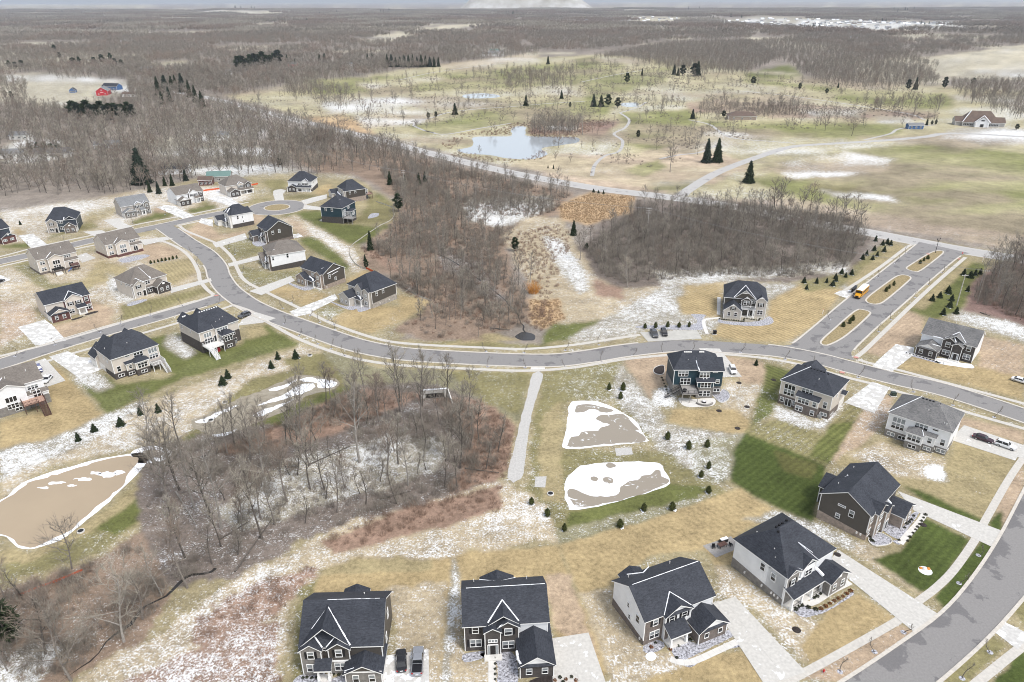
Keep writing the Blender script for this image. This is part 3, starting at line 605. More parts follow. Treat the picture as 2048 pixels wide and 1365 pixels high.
def build_ground():
 # rows even in view angle, so that the mesh is finest near the viewer
 rows = [G(1024, y)[1] for y in np.concatenate([np.linspace(1950, 1380, 40), np.linspace(1376, 120, 420), np.linspace(118, 16, 60)])]
 rows += [12000, 16000, 24000, 40000]
 cols = np.concatenate([np.linspace(-1.35, -.86, 30), np.linspace(-.85, .85, 680), np.linspace(.86, 1.35, 30)])
 Y = np.array(rows)
 # lateral spread follows the distance; a fixed margin keeps the near rows wide
 X = np.outer(Y + 22, cols)
 YY = np.repeat(Y[:, None], len(cols), 1)
 x, y = X.ravel(), YY.ravel()
 nr, ncn = X.shape
 z = terrain(x, y) - 0.0
 cover = np.empty((len(x), 3)); cover[:] = FARW
 snow = np.full(len(x), .34) - .12 * np.clip((y - 900) / 600, 0, 1) + (fbm(x, y, 160, 3) - .5) * .5
 mow = np.zeros(len(x))
 wx = (fbm(x, y, 3.0, 3) - .5) * 2; wy = (fbm(x + 517, y + 91, 3.0, 3) - .5) * 2
 wx2 = (fbm(x, y, 30.0, 3) - .5) * 2; wy2 = (fbm(x + 517, y + 91, 30.0, 3) - .5) * 2
 for pts, col, sn, mw, wd in COVER:
  P = GP(pts)
  xs, ys = [p[0] for p in P], [p[1] for p in P]
  g = wd * 3 + 2
  k = np.nonzero((x > min(xs) - g) & (x < max(xs) + g) & (y > min(ys) - g) & (y < max(ys) + g))[0]
  if not len(k):
   continue
  a = wd * (1.6 if wd < 1.5 else 1.1); b2 = 0 if wd < 1.5 else wd * 1.6
  ins = inpoly(x[k] + wx[k] * a + wx2[k] * b2, y[k] + wy[k] * a + wy2[k] * b2, P)
  j = k[ins]
  cover[j] = col; snow[j] = sn; mow[j] = mw
 far = np.clip((y - 330) / 150, 0, 1)
 gk = inpoly(x, y, GP([(440, 190), (800, 140), (1200, 110), (1500, 145), (2100, 185), (2400, 480), (2048, 500), (1450, 400), (1000, 330), (600, 232)]))
 f1 = fbm(x + 40, y * 2.2, 75, 4); f2 = fbm(x * .4 - 900, y * 1.5, 30, 5); f3 = fbm(x * .8 + 333, y * 1.5, 80, 5)
 mixv = np.clip((f1 - .42) * 5, 0, 1)[:, None] * gk[:, None] * .55
 cover[:] = cover * (1 - mixv) + np.array((.37, .33, .21)) * mixv
 rough = np.clip((f3 - .54) * 9, 0, 1)[:, None] * gk[:, None] * .75
 cover[:] = cover * (1 - rough) + np.array((.27, .22, .165)) * rough
 snow[:] = np.where(snow > .62, .58, snow) * far + snow * (1 - far) + far * ((f2 - .5) * 1.1 + gk * .02) * np.clip(snow * 3 - .3, 0, 1)
 fk = (y > 850) & ~gk & (fbm(x, y, 260, 3) < .365)
 cover[fk] = np.array(FIELD) * .8; snow[fk] = .42
 # slow drift of tone and snow over every cover
 d = fbm(x, y, 14, 4)
 cover *= (0.80 + .42 * d + far * (fbm(x + 9, y * 1.7, 22, 5) - .5) * 1.1)[:, None]
 e = fbm(x + 300, y - 77, 7, 4) - .5
 snow += e * .34
 def blur(a, it, lim=None):
  b = a.reshape(nr, ncn, -1).copy()
  for _ in range(it):
   q = np.pad(b, ((1, 1), (1, 1), (0, 0)), 'edge')
   b = (q[1:-1, 1:-1] * 4 + (q[:-2, 1:-1] + q[2:, 1:-1]) * 1.5 + (q[1:-1, :-2] + q[1:-1, 2:]) * 2.5) / 12
  return b.reshape(a.shape)
 snow = blur(snow, 7); cover = blur(cover, 2)
 me = bpy.data.meshes.new('ground')
 idx = np.arange(nr * ncn).reshape(nr, ncn)
 q = np.stack([idx[:-1, :-1], idx[:-1, 1:], idx[1:, 1:], idx[1:, :-1]], -1).reshape(-1, 4)
 me.vertices.add(len(x)); me.vertices.foreach_set('co', np.stack([x, y, z], -1).ravel())
 me.loops.add(len(q) * 4); me.loops.foreach_set('vertex_index', q.ravel())
 me.polygons.add(len(q)); me.polygons.foreach_set('loop_start', np.arange(len(q)) * 4); me.polygons.foreach_set('loop_total', np.full(len(q), 4))
 me.update(calc_edges=True)
 ca = me.attributes.new('cover', 'FLOAT_COLOR', 'POINT')
 ca.data.foreach_set('color', np.concatenate([cover, np.ones((len(x), 1))], 1).astype(np.float32).ravel())
 for nm, v in (('snow', snow), ('mow', mow)):
  a = me.attributes.new(nm, 'FLOAT', 'POINT'); a.data.foreach_set('value', v.astype(np.float32))
 me.materials.append(M['land'])
 link('ground', me, kind='structure')

build_ground()

# ------------------------------------------------------------------ flat sheets: roads, walks, drives, ponds

def sheet(name, pts, mname, z, parent=None, kind='structure', label=None, world=False, cut=None):
 """flat polygon lying at height z (triangulated), optionally fringed"""
 P = pts if world else GP(pts)
 from mathutils.geometry import tessellate_polygon
 vs = [Vector((p[0], p[1], z)) for p in P]
 tris = tessellate_polygon([vs])
 mb = MB()
 fs = []
 for t in tris:
  a, b, c = vs[t[0]], vs[t[1]], vs[t[2]]
  fs.append(tuple(t) if (b - a).cross(c - a).z > 0 else tuple(reversed(t)))
 mb.add(vs, fs)
 return mb.build(name, mname, parent, kind=kind, label=label)

def smooth_poly(pts, step=1.0, wob=0.0, wsc=2.0, seed=0):
 """closed outline through pts, rounded and wobbling in the world"""
 P = [np.array(p) for p in GP(pts)]
 n = len(P)
 out = []
 for i in range(n):
  a, b, c, d = P[i - 1], P[i], P[(i + 1) % n], P[(i + 2) % n]
  L = np.linalg.norm(c - b); k = max(2, int(L / step))
  for j in range(k):
   t = j / k
   out.append(.5 * (2 * b + (c - a) * t + (2 * a - 5 * b + 4 * c - d) * t * t + (3 * b - a - 3 * c + d) * t ** 3))
 if wob:
  A = np.array(out)
  wx = (fbm(A[:, 0] + seed, A[:, 1], wsc, 3) - .5) * 2 * wob; wy = (fbm(A[:, 0], A[:, 1] + 77 + seed, wsc, 3) - .5) * 2 * wob
  out = [p + np.array((a, b)) for p, a, b in zip(out, wx, wy)]
 return out

def ribbon(name, left, right, mname, z, kind='structure', damp=None, parent=None, th=0.0):
 mb = MB()
 n = len(left)
 vs = [(*p, z) for p in left] + [(*p, z) for p in right]
 fs = [(i, n + i, n + i + 1, i + 1) for i in range(n - 1)]
 if th:
  vs += [(*p, z - th) for p in left] + [(*p, z - th) for p in right]
  fs += [(i, i + 1, 2 * n + i + 1, 2 * n + i) for i in range(n - 1)] + [(n + i + 1, n + i, 3 * n + i, 3 * n + i + 1) for i in range(n - 1)]
  fs += [(0, 2 * n, 3 * n, n), (n - 1, 2 * n - 1, 4 * n - 1, 3 * n - 1)]
 a, b, c = (Vector(vs[i]) for i in fs[0][:3])
 if (b - a).cross(c - a).z < 0:
  fs = [tuple(reversed(f)) for f in fs]
 mb.add(vs, fs)
 o = mb.build(name, mname, parent, kind=kind)
 if damp is not None:
  at = o.data.attributes.new('damp', 'FLOAT', 'POINT')
  at.data.foreach_set('value', np.array(damp, np.float32))
 return o

ZR, ZW = .02, .10

def road(name, pts, w, kerbs=True, mname='asphalt', z=ZR, world=False, dampl=.0, dampr=.0, kerbmat='kerb', nolk=(), norg=()):
 c = spline(pts if world else GP(pts), 2.0)
 lanes = 6
 L = [offset(c, w / 2 - w * i / lanes) for i in range(lanes + 1)]
 mb = MB(); n = len(c); damp = []
 for i, ln in enumerate(L):
  t = i / lanes
  dv = dampl * max(0, 1 - t * 2.6) + dampr * max(0, 1 - (1 - t) * 2.6) - .02
  damp += [dv] * n
 vs = [(*p, z) for ln in L for p in ln]
 fs = [(k * n + i, (k + 1) * n + i, (k + 1) * n + i + 1, k * n + i + 1) for k in range(lanes) for i in range(n - 1)]
 mb.add(vs, fs)
 o = mb.build(name, mname, None, kind='structure')
 at = o.data.attributes.new('damp', 'FLOAT', 'POINT'); at.data.foreach_set('value', np.array(damp, np.float32))
 if kerbs:
  for sd, gaps in ((1, nolk), (-1, norg)):
   a, b = offset(c, sd * w / 2), offset(c, sd * (w / 2 + .62))
   segs, cur = [], []
   for i in range(n):
    f = i / (n - 1)
    if any(g0 <= f <= g1 for g0, g1 in gaps):
     if len(cur) > 1: segs.append(cur)
     cur = []
    else:
     cur.append(i)
   if len(cur) > 1: segs.append(cur)
   for sg in segs:
    ribbon('kerb', [a[i] for i in sg], [b[i] for i in sg], kerbmat, z + .12, th=.13)
 return c

R1 = [(318, 449), (334, 457.5), (372, 484), (409, 507.5), (431, 532.5), (438, 553), (453, 576), (475, 595), (503, 613), (550, 634), (600, 652), (655, 672), (711.5, 690.6), (775, 704), (838, 711), (972, 718.5), (1100, 721.5), (1180, 713), (1253, 701.5), (1364, 691.5), (1485, 697), (1562, 704), (1640, 719), (1700, 735), (1790, 758), (1890, 781), (2048, 832), (2200, 888)]
main = road('main_road', R1, 8.2, dampl=.07, dampr=.01, nolk=((0, .035), (.70, .79)), norg=((0, .02), (.115, .19)))
side = road('side_street', [(455, 589), (430, 599), (410, 605), (321, 632), (214, 662), (107, 694), (0, 729), (-150, 775)], 8.2, z=.012, dampl=.06, dampr=.06, nolk=((0, .10),), norg=((0, .09),))
north = road('north_street', [(-120, 550), (0, 524), (104, 500.7), (182, 482), (291.5, 459), (333, 450.5), (416, 432), (470, 423), (520, 417)], 8.2, z=.012, dampl=.05, dampr=.05, nolk=((.93, 1),), norg=((.48, .68), (.93, 1)))
# turning circle
cc = np.array(G(554, 415.5))
def ring(r, n=48, a0=0, a1=2 * math.pi):
 return [cc + np.array((math.cos(a0 + (a1 - a0) * i / n), math.sin(a0 + (a1 - a0) * i / n))) * r for i in range(n + (a1 - a0 < 6.2))]
RC = 15.5
sheet('turning_circle', ring(RC), 'asphalt', .028, world=True)
aW = math.radians(205)
ribbon('kerb', ring(RC, 60, aW + .30, aW + 2 * math.pi - .30), ring(RC + .62, 60, aW + .30, aW + 2 * math.pi - .30), 'kerb', .14, th=.13)
ri = 6.6
sheet('grass_island', ring(ri), 'strawlawn' if 'strawlawn' in M else 'gravel', .10, world=True)
ribbon('kerb', ring(ri, 40) + [ring(ri, 40)[0]], ring(ri + .55, 40) + [ring(ri + .55, 40)[0]], 'kerb', .15, th=.14)
# boulevard with three planted islands
o5, s5 = (1560, 460), 2.756
bl = spline(GP([(1556, 690), (1582, 690), (1622, 660), (1687, 605), (1760, 547), (1827, 494.5), (1838, 484)]), 2)
brr = spline(GP([(1712, 722), (1702, 706), (1738, 668), (1792, 620), (1857, 563), (1917, 514), (1940, 507)]), 2)
nb_ = min(len(bl), len(brr))
bl2, br2 = resample(bl, 1.0), resample(brr, 1.0)
k = 80
bl2 = [np.array((np.interp(t, np.linspace(0, 1, len(bl)), [p[0] for p in bl]), np.interp(t, np.linspace(0, 1, len(bl)), [p[1] for p in bl]))) for t in np.linspace(0, 1, k)]
br2 = [np.array((np.interp(t, np.linspace(0, 1, len(brr)), [p[0] for p in brr]), np.interp(t, np.linspace(0, 1, len(brr)), [p[1] for p in brr]))) for t in np.linspace(0, 1, k)]
ribbon('boulevard', bl2, br2, 'asphalt', .024, damp=[.02] * (2 * k))
ribbon('kerb', offset(bl2, .62)[3:-4], bl2[3:-4], 'kerb', .14, th=.13)
ribbon('kerb', br2[4:-4], offset(br2, -.62)[4:-4], 'kerb', .14, th=.13)
mat('islandgrass', (.27, .215, .115), .95, .35, 1.6, detail=9)
mat('verge', (.30, .235, .12), .95, .35, 1.6, detail=9)
M['strawlawn'] = M['islandgrass']
for o_ in bpy.data.objects:
 if o_.name == 'grass_island': o_.data.materials[0] = M['islandgrass']
ISL = [[(222, 630), (228, 605), (300, 540), (410, 447), (455, 440), (500, 455), (490, 478), (400, 560), (330, 610), (260, 640)],
       [(470, 395), (482, 370), (560, 310), (640, 256), (690, 250), (725, 265), (700, 295), (600, 380), (550, 410), (500, 410)],
       [(693, 215), (720, 190), (830, 125), (885, 115), (905, 124), (880, 150), (780, 225), (740, 232)]]
for I in ISL:
 P = smooth_poly(zm(o5, s5, I), 1.0)
 cen = sum(P) / len(P)
 if sum(P[i - 1][0] * P[i][1] - P[i][0] * P[i - 1][1] for i in range(len(P))) < 0:
  P.reverse()
 inner = []
 for i, p in enumerate(P):
  t = P[(i + 1) % len(P)] - P[i - 1]; t = t / (np.linalg.norm(t) + 1e-9)
  inner.append(p + np.array([-t[1], t[0]]) * .6)
 ribbon('kerb', inner + [inner[0]], P + [P[0]], 'kerb', .15, th=.14)
 sheet('grass_island', inner, 'islandgrass', .11, world=True)
# county road, golf club road, street in the right foreground
county = road('county_road', [(300, 178), (360, 186), (440, 201), (520, 222), (640, 252), (760, 281), (880, 312), (1000, 341), (1100, 361), (1200, 378), (1330, 394), (1450, 411), (1600, 441), (1740, 466), (1850, 487), (1950, 505), (2100, 528), (2300, 560)], 8.6, kerbs=False, mname='countyroad', z=.012)
for sd in (1, -1):
 ribbon('road_shoulder', offset(county, sd * 4.35), offset(county, sd * 6.2), 'gravel', .009)
road('golf_road', [(1362, 392), (1380, 378), (1438, 344), (1520, 313), (1584, 294), (1660, 288), (1760, 282), (1850, 274), (1885, 268), (1940, 268), (2048, 274), (2200, 282)], 7.2, kerbs=False, mname='countyroad', z=.008)
rl = spline(GP([(2330, 760), (2170, 830), (2095, 900), (2048, 987), (2003, 1073), (1951, 1153), (1889, 1225), (1804, 1288), (1690, 1364), (1560, 1440), (1440, 1500)]), 2)
rr_ = spline(GP([(2420, 880), (2270, 960), (2150, 1070), (2048, 1191), (1974, 1273), (1880, 1358), (1780, 1435), (1680, 1500)]), 2)
def evenly(line, k):
 d = np.concatenate([[0], np.cumsum([np.linalg.norm(line[i + 1] - line[i]) for i in range(len(line) - 1)])])
 s = np.linspace(0, d[-1], k)
 return [np.array((a, b)) for a, b in zip(np.interp(s, d, [p[0] for p in line]), np.interp(s, d, [p[1] for p in line]))]
el, er = evenly(rl, 60), evenly(rr_, 60)
mid = [a * .62 + b * .38 for a, b in zip(el, er)]; mid2 = [a * .30 + b * .70 for a, b in zip(el, er)]
ribbon('south_street', el, mid, 'asphalt', .016, damp=[.13] * 60 + [-.03] * 60)
o2 = ribbon('south_street', mid, mid2, 'asphalt', .016, damp=[-.03] * 60 + [-.06] * 60)
ribbon('south_street', mid2, er, 'asphalt', .016, damp=[-.06] * 60 + [.03] * 60)
ribbon('kerb', el, offset(el, -.62 if np.dot(offset(el, 1)[30] - el[30], er[30] - el[30]) > 0 else .62), 'kerb', .14, th=.13)
ribbon('kerb', er, offset(er, .62 if np.dot(offset(er, 1)[30] - er[30], el[30] - er[30]) < 0 else -.62), 'kerb', .14, th=.13)

def walk(pts, w=1.55, name='sidewalk', slabs=None, mname='walk', z=.05, world=False, sp=1.55):
 """path with its joints; nearer than 175 m every slab is a piece of its own"""
 c = resample(spline(pts if world else GP(pts), 1.2), sp)
 a, b = offset(c, w / 2), offset(c, -w / 2)
 near = [p[1] < 175 for p in c]
 if slabs is None:
  slabs = any(near)
 root = ribbon(name, a, b, 'joint' if slabs else mname, z - .012 if slabs else z, th=.04)
 if slabs:
  far = [i for i in range(len(c) - 1) if c[i][1] >= 175]
  for i in range(len(c) - 1):
   g = .014 / sp
   A0, A1 = a[i] * (1 - g) + a[i + 1] * g, a[i + 1] * (1 - g) + a[i] * g
   B0, B1 = b[i] * (1 - g) + b[i + 1] * g, b[i + 1] * (1 - g) + b[i] * g
   h = z + rng.uniform(-.003, .004)
   mb = MB()
   mb.prism([(*B0, h), (*B1, h), (*A1, h), (*A0, h)], -.06, 0)
   mb.build('slab', mname, root)
 return c

W = {}
W['n1'] = walk([(359, 452), (372, 462), (406, 476), (437.5, 490), (465.6, 517), (475, 538.7), (490.6, 562), (531, 584), (615.6, 624.7), (674, 651.6), (760, 679.5), (838, 689.5), (972, 696), (1050, 698.5), (1137, 691.5), (1209, 681), (1280, 670)])
W['s1'] = walk([(462, 610), (476, 614), (503, 624), (531, 642), (600, 679.5), (674, 707), (730, 721.5), (808, 731.5), (934.6, 738), (1050, 742), (1146.7, 735.5), (1243, 719.7), (1330, 711), (1390, 707), (1456, 709.5), (1533, 717.5), (1596, 729), (1693.6, 755.5), (1743.6, 768), (1800.7, 785), (1933, 825), (2048, 858), (2140, 886)])
walk([(466, 611), (430, 623), (357, 646), (285.5, 667), (214, 688), (143, 708), (60, 733), (-60, 768)])
walk([(428, 591), (390, 604), (321, 624), (250, 644), (125, 681), (0, 713), (-100, 738)])
walk([(300, 482), (328, 484), (362.5, 499.7), (384, 520), (397, 545), (400, 560.6), (412.5, 578), (427, 590)])
walk([(-100, 537), (0, 513.7), (93.7, 490), (208, 466), (266.6, 451), (329, 439), (389, 427.5), (440, 417), (497, 405)])
walk([(-60, 549), (0, 534), (100, 511), (200, 489), (300, 481)])
walk([(352, 453), (400, 443), (470, 432), (500, 430)])
walk([(1681, 586), (1692, 580), (1756, 538), (1812, 496), (1824, 490)])
walk([(1705, 713), (1723, 707), (1814, 619.7), (1872, 566), (1931, 515)])
walk([(1716, 720), (1740, 727), (1783, 737), (1890, 765.5), (2048, 808), (2150, 838)])
walk([(2120, 850), (2070, 890), (2026.6, 945), (1974, 1035), (1950, 1080), (1908, 1140), (1870, 1178), (1832, 1207), (1803.6, 1236.5), (1704, 1294), (1609, 1346), (1571, 1365), (1480, 1410)])
walk([(2150, 1215), (2048, 1291), (1974, 1350), (1900, 1410)])

def drive(pts, mname='driveway', name='driveway', z=.058, grid=None):
 """concrete drive poured in bays: a base sheet and, near the viewer, its bays as slabs"""
 P = [np.array(p) for p in GP(pts)]
 base = sheet(name, P, 'joint' if grid else mname, z, world=True)
 if grid:
  a, b, c, d = P[0], P[1], P[2], P[3]
  nu, nv = grid
  for i in range(nu):
   for j in range(nv):
    gu, gv = .012 / float(np.linalg.norm(b - a)), .012 / float(np.linalg.norm(d - a))
    u0, u1, v0, v1 = i / nu + gu, (i + 1) / nu - gu, j / nv + gv, (j + 1) / nv - gv
    f = lambda u, v: (a * (1 - u) + b * u) * (1 - v) + (d * (1 - u) + c * u) * v
    h = z + .012 + rng.uniform(-.003, .003)
    q = [f(u0, v0), f(u1, v0), f(u1, v1), f(u0, v1)]
    ar = sum(q[k - 1][0] * q[k][1] - q[k][0] * q[k - 1][1] for k in range(4))
    if ar < 0: q.reverse()
    MB().prism([(*p, h) for p in q], -.03, 0).build('slab', mname, base)
 return base

drive(zm((1640, 680), 2.8, [(292, 236), (392, 268), (305, 412), (135, 352)]), 'drivesnow', grid=(3, 4))
drive([(1928, 851), (2050, 892), (2030, 922), (1900, 880)], 'driveway', grid=(5, 2)); drive([(2034, 915), (2052, 880), (2100, 885), (2085, 925)], 'driveway')
drive(zm((1640, 680), 2.8, [(425, 25), (528, 44), (520, 88), (400, 182), (288, 152), (330, 110)]), 'drivesnow')
drive(zm((1500, 940), 2.108, [(622, 90), (1062, 258), (1020, 326), (690, 172)]), 'driveway', grid=(7, 2))
drive(zm((1500, 940), 2.108, [(372, 338), (798, 612), (700, 692), (330, 392)]), 'driveway', grid=(7, 2))
drive([(1424, 1208), (1470, 1194), (1612, 1345), (1530, 1372)], 'driveway', grid=(2, 6))
drive([(1100, 1278), (1177, 1266), (1220, 1390), (1108, 1400)], 'driveway', grid=(2, 4))
drive([(772, 1312), (857, 1299), (860, 1420), (762, 1420)], 'drivesnow', grid=(2, 3))
drive([(1397, 697), (1439, 698), (1484, 754), (1444, 755)], 'driveway', grid=(2, 4))
drive([(1279, 665), (1394, 661), (1404, 678), (1296, 684)], 'oldconcrete', grid=(4, 2))
drive([(476, 652), (484, 640), (512, 625), (552, 637), (526, 646)]); drive([(98, 714), (136, 703), (160, 715), (180, 716), (206, 738), (160, 758)], 'drivesnow'); drive([(66, 726), (90, 717), (131, 762), (90, 776)])
drive([(36, 655), (89, 640), (104, 650), (133, 682), (71, 692)], 'drivesnow'); drive([(340, 577), (421, 557), (424, 563), (380, 576), (342, 587)]); drive([(279, 481), (333, 474), (346, 478), (289, 491)]); drive([(150, 514), (172, 506), (192, 517), (165, 526)])
drive([(166, 464), (203, 461), (248, 479), (222, 486)]); drive([(207, 441), (240, 436), (242, 443), (268, 456), (238, 460)]); drive([(312, 415), (333, 410), (352, 413), (361, 420), (390, 433), (366, 438)], 'drivesnow'); drive([(415, 398), (437, 392), (465, 399), (484, 411), (468, 415)], 'drivesnow')
drive(zm((410, 330), 8.533, [(1165, 450), (1200, 430), (1300, 415), (1390, 440), (1330, 500), (1352, 606), (1195, 610), (1165, 510)])); drive(zm((410, 330), 8.533, [(1640, 615), (1850, 555), (2080, 505), (2080, 575), (1800, 655), (1700, 685)])); drive([(608, 410), (642, 415), (642, 421), (606, 419)])
drive([(402, 437), (425, 440), (426, 454), (398, 446)], 'drivesnow'); drive([(425, 487), (490, 467), (495, 478), (432, 496)]); drive([(455, 528), (531, 508), (532, 517), (459, 534)]); drive([(498, 583), (581, 553), (590, 562), (523, 591)]); drive([(579, 624), (670, 589), (676, 598), (612, 630), (592, 634)], 'drivesnow'); drive([(37, 472), (66, 468), (97, 491), (64, 499), (50, 485)], 'drivesnow')
drive([(-30, 555), (0, 550), (22, 560), (0, 568), (-40, 570)], 'drivesnow'); drive([(1985, 1262), (2010, 1245), (2060, 1270), (2035, 1300)], 'drivesnow'); drive([(1668, 588), (1680, 582), (1712, 580), (1696, 598)], 'drivesnow', 'concrete_pad')
sheet('gravel_path', [tuple(p) for p in smooth_poly([(1066, 748), (1086, 748), (1075, 790), (1062, 837), (1054, 890), (1043, 957), (1015, 956), (1030, 890), (1042, 837), (1055, 790)], 1.5, .25, 1.5)], 'gravel', .03, world=True)
sheet('gravel_path', [(1063, 733), (1090, 733), (1090, 741), (1060, 741)], 'concrete', .045)
sheet('gravel_pad', zm((1000, 720), 3.592, [(825, 635), (945, 630), (955, 680), (835, 690)]), 'gravel', .03); sheet('gravel_pad', zm((1000, 720), 3.592, [(255, 840), (335, 838), (325, 918), (248, 915)]), 'gravel', .03)
for pts in ([(1405, 1092), (1462, 1073), (1480, 1096), (1432, 1116)],):
 sheet('patio', pts, 'deckgrey', .03)
# front walks of the near houses
for pts in ([(1800, 1088), (1815, 1070), (1838, 1045), (1848, 1030)], [(1594, 1203), (1622, 1208), (1662, 1184), (1700, 1165)], [(1340, 1318), (1375, 1327), (1440, 1300), (1482, 1280)], [(984, 1310), (984, 1380)], [(1414, 668), (1408, 650), (1410, 640), (1440, 636)], [(1437, 630), (1438, 595)], [(1905, 728), (1882, 722), (1840, 712), (1815, 705)]):
 walk(pts, 1.25, 'front_walk', mname='concrete', z=.066, sp=1.25)
for pts in ([(1850, 240), (1800, 225), (1600, 195), (1480, 182)], [(827, 252), (835, 243), (862, 236), (900, 225), (960, 218), (1020, 214), (1090, 208), (1170, 203)], [(850, 262), (890, 269), (960, 257), (1022, 247)], [(827, 252), (850, 262), (870, 266)], [(1240, 226), (1258, 240), (1250, 256), (1228, 268), (1245, 282), (1238, 303), (1210, 312), (1190, 330), (1184, 352)], [(1240, 226), (1275, 215), (1292, 205)], [(1378, 240), (1420, 250), (1460, 275), (1540, 283), (1590, 287)], [(800, 160), (870, 145), (980, 130), (1080, 122)], [(1440, 288), (1400, 305), (1360, 310), (1320, 318)], [(1160, 165), (1230, 150), (1290, 140)], [(1730, 280), (1780, 268), (1800, 258), (1870, 250)]):
 walk(pts, 2.6, 'cart_path', slabs=False, mname='countyroad', z=.02, sp=4)

# ponds ---------------------------------------------------------------------------------------
o8, s8 = (1000, 720), 3.592

def snowpond(outline, bare, wob=.5):
 P = smooth_poly(outline, 1.0, wob, 2.5)
 root = sheet('pond', [tuple(p) for p in P], 'snow', .03, world=True)
 for i, bq in enumerate(bare):
  Q = smooth_poly(bq, .8, .45, 1.8, seed=i * 13)
  sheet('bare_ice', [tuple(p) for p in Q], 'ice', .036, parent=root, kind=None, world=True)
 return root

def blob(cx, cy, rx, ry, n=9):
 return [(cx + rx * math.cos(i * 2 * math.pi / n), cy + ry * math.sin(i * 2 * math.pi / n)) for i in range(n)]

snowpond(zm(o8, s8, [(500, 320), (560, 295), (690, 300), (790, 335), (900, 390), (980, 450), (1050, 560), (1055, 590), (800, 615), (470, 640), (465, 560), (485, 420)]),
         [zm(o8, s8, [(535, 360), (560, 330), (640, 320), (720, 335), (815, 365), (770, 380), (720, 375), (690, 358), (640, 355), (600, 375), (550, 380)]),
          zm(o8, s8, [(690, 425), (720, 400), (800, 395), (880, 388), (930, 430), (990, 500), (1040, 585), (800, 605), (510, 628), (495, 590), (510, 555), (560, 545), (580, 520), (640, 515), (700, 510), (730, 480), (790, 470), (740, 450)])])
snowpond(zm(o8, s8, [(480, 850), (560, 780), (660, 745), (800, 738), (1000, 735), (1150, 745), (1180, 790), (1220, 870), (1190, 905), (950, 990), (700, 1055), (520, 1085), (490, 1050), (465, 950)]),
         [zm(o8, s8, [(480, 960), (500, 928), (545, 935), (620, 970), (700, 980), (780, 985), (850, 960), (870, 910), (930, 870), (990, 865), (1030, 830), (1090, 825), (1120, 790), (1155, 800), (1165, 840), (1210, 865), (1190, 895), (1050, 950), (900, 1000), (700, 1045), (560, 1055), (500, 1000)]),
          zm(o8, s8, blob(676, 857, 32, 19)), zm(o8, s8, blob(776, 866, 38, 23)), zm(o8, s8, [(755, 765), (775, 742), (815, 750), (830, 772), (790, 782)])])
o7, s7 = (300, 700), 2.695
mat('basin', (.215, .185, .135), .9, .3, .5, col2=(.33, .30, .24), detail=8)
bs = sheet('dry_basin', [tuple(p) for p in smooth_poly(zm(o7, s7, [(225, 385), (300, 350), (440, 280), (600, 215), (760, 150), (850, 138), (960, 150), (1015, 180), (980, 215), (850, 250), (700, 340), (560, 400), (420, 460), (330, 470), (240, 420)]), 1.0, 1.2, 3)], 'basin', .03, world=True)
for q, pl in enumerate(([(575, 300), (660, 265), (720, 240), (770, 210), (800, 192), (860, 180), (890, 190), (880, 210), (820, 235), (740, 262), (660, 285)], [(800, 165), (850, 150), (930, 160), (1010, 180), (970, 205), (900, 200), (905, 182), (850, 172)], [(240, 390), (310, 365), (400, 320), (480, 300), (400, 340), (300, 395)], [(560, 345), (680, 300), (780, 268), (700, 310), (600, 360)], [(640, 215), (720, 190), (790, 160), (740, 200), (670, 225)], [(330, 462), (420, 445), (470, 430), (400, 468)])):
 sheet('snow_patch', [tuple(p) for p in smooth_poly(zm(o7, s7, pl), .8, .7, 1.6, q * 7)], 'snow', .038, parent=bs, kind=None, world=True)
snowpond([(262, 905), (300, 893), (338, 900), (340, 915), (310, 925), (280, 925)], [[(285, 905), (310, 900), (328, 908), (305, 916)]])
P = smooth_poly([(-260, 1060), (-120, 1040), (0, 1000), (60, 960), (140, 935), (210, 915), (280, 905), (300, 912), (262, 960), (215, 1005), (150, 1060), (90, 1092), (45, 1098), (0, 1072), (-100, 1080), (-200, 1100)], 1.5, .8, 4)
Q = smooth_poly([(-262, 1066), (-120, 1050), (0, 1006), (60, 965), (140, 940), (207, 921), (262, 914), (274, 926), (250, 962), (209, 1002), (147, 1055), (87, 1088), (45, 1093), (3, 1068), (-100, 1076), (-200, 1095)], 1.2, 1.1, 2.5, 5)
rt = sheet('pond', [tuple(p) for p in P], 'snow', .03, world=True)
sheet('muddy_water', [tuple(p) for p in Q], 'muddy', .036, parent=rt, kind=None, world=True)
for cx, cy, rx, ry in ((115, 966, 20, 3), (165, 958, 17, 3), (212, 950, 18, 5), (145, 972, 10, 2.4), (236, 946, 13, 4), (190, 948, 12, 3), (88, 975, 12, 2)):
 sheet('ice_floe', [tuple(p) for p in smooth_poly(blob(cx, cy, rx, ry, 11), .8, .9, 1.6, cx)], 'snow', .042, parent=rt, kind=None, world=True)
o2z, s2z = (680, 0), 2.926
P = smooth_poly(zm(o2z, s2z, [(690, 880), (760, 862), (780, 840), (772, 815), (800, 802), (900, 800), (1000, 796), (1000, 758), (1040, 740), (1085, 745), (1095, 795), (1240, 800), (1385, 805), (1390, 835), (1300, 850), (1180, 870), (1215, 902), (1130, 932), (1000, 930), (870, 908), (740, 900)]), 3, 1.0, 8)
POND = P
sheet('golf_pond', [tuple(p) for p in P], 'water', .03, world=True)
sheet('golf_pond', [tuple(p) for p in smooth_poly([(928, 190), (965, 187), (998, 191), (990, 196), (935, 197)], 3, 1, 8)], 'water', .03, world=True)
sheet('golf_pond', [tuple(p) for p in smooth_poly([(1243, 207), (1275, 206), (1272, 214), (1245, 213)], 3, 1, 8)], 'water', .03, world=True)
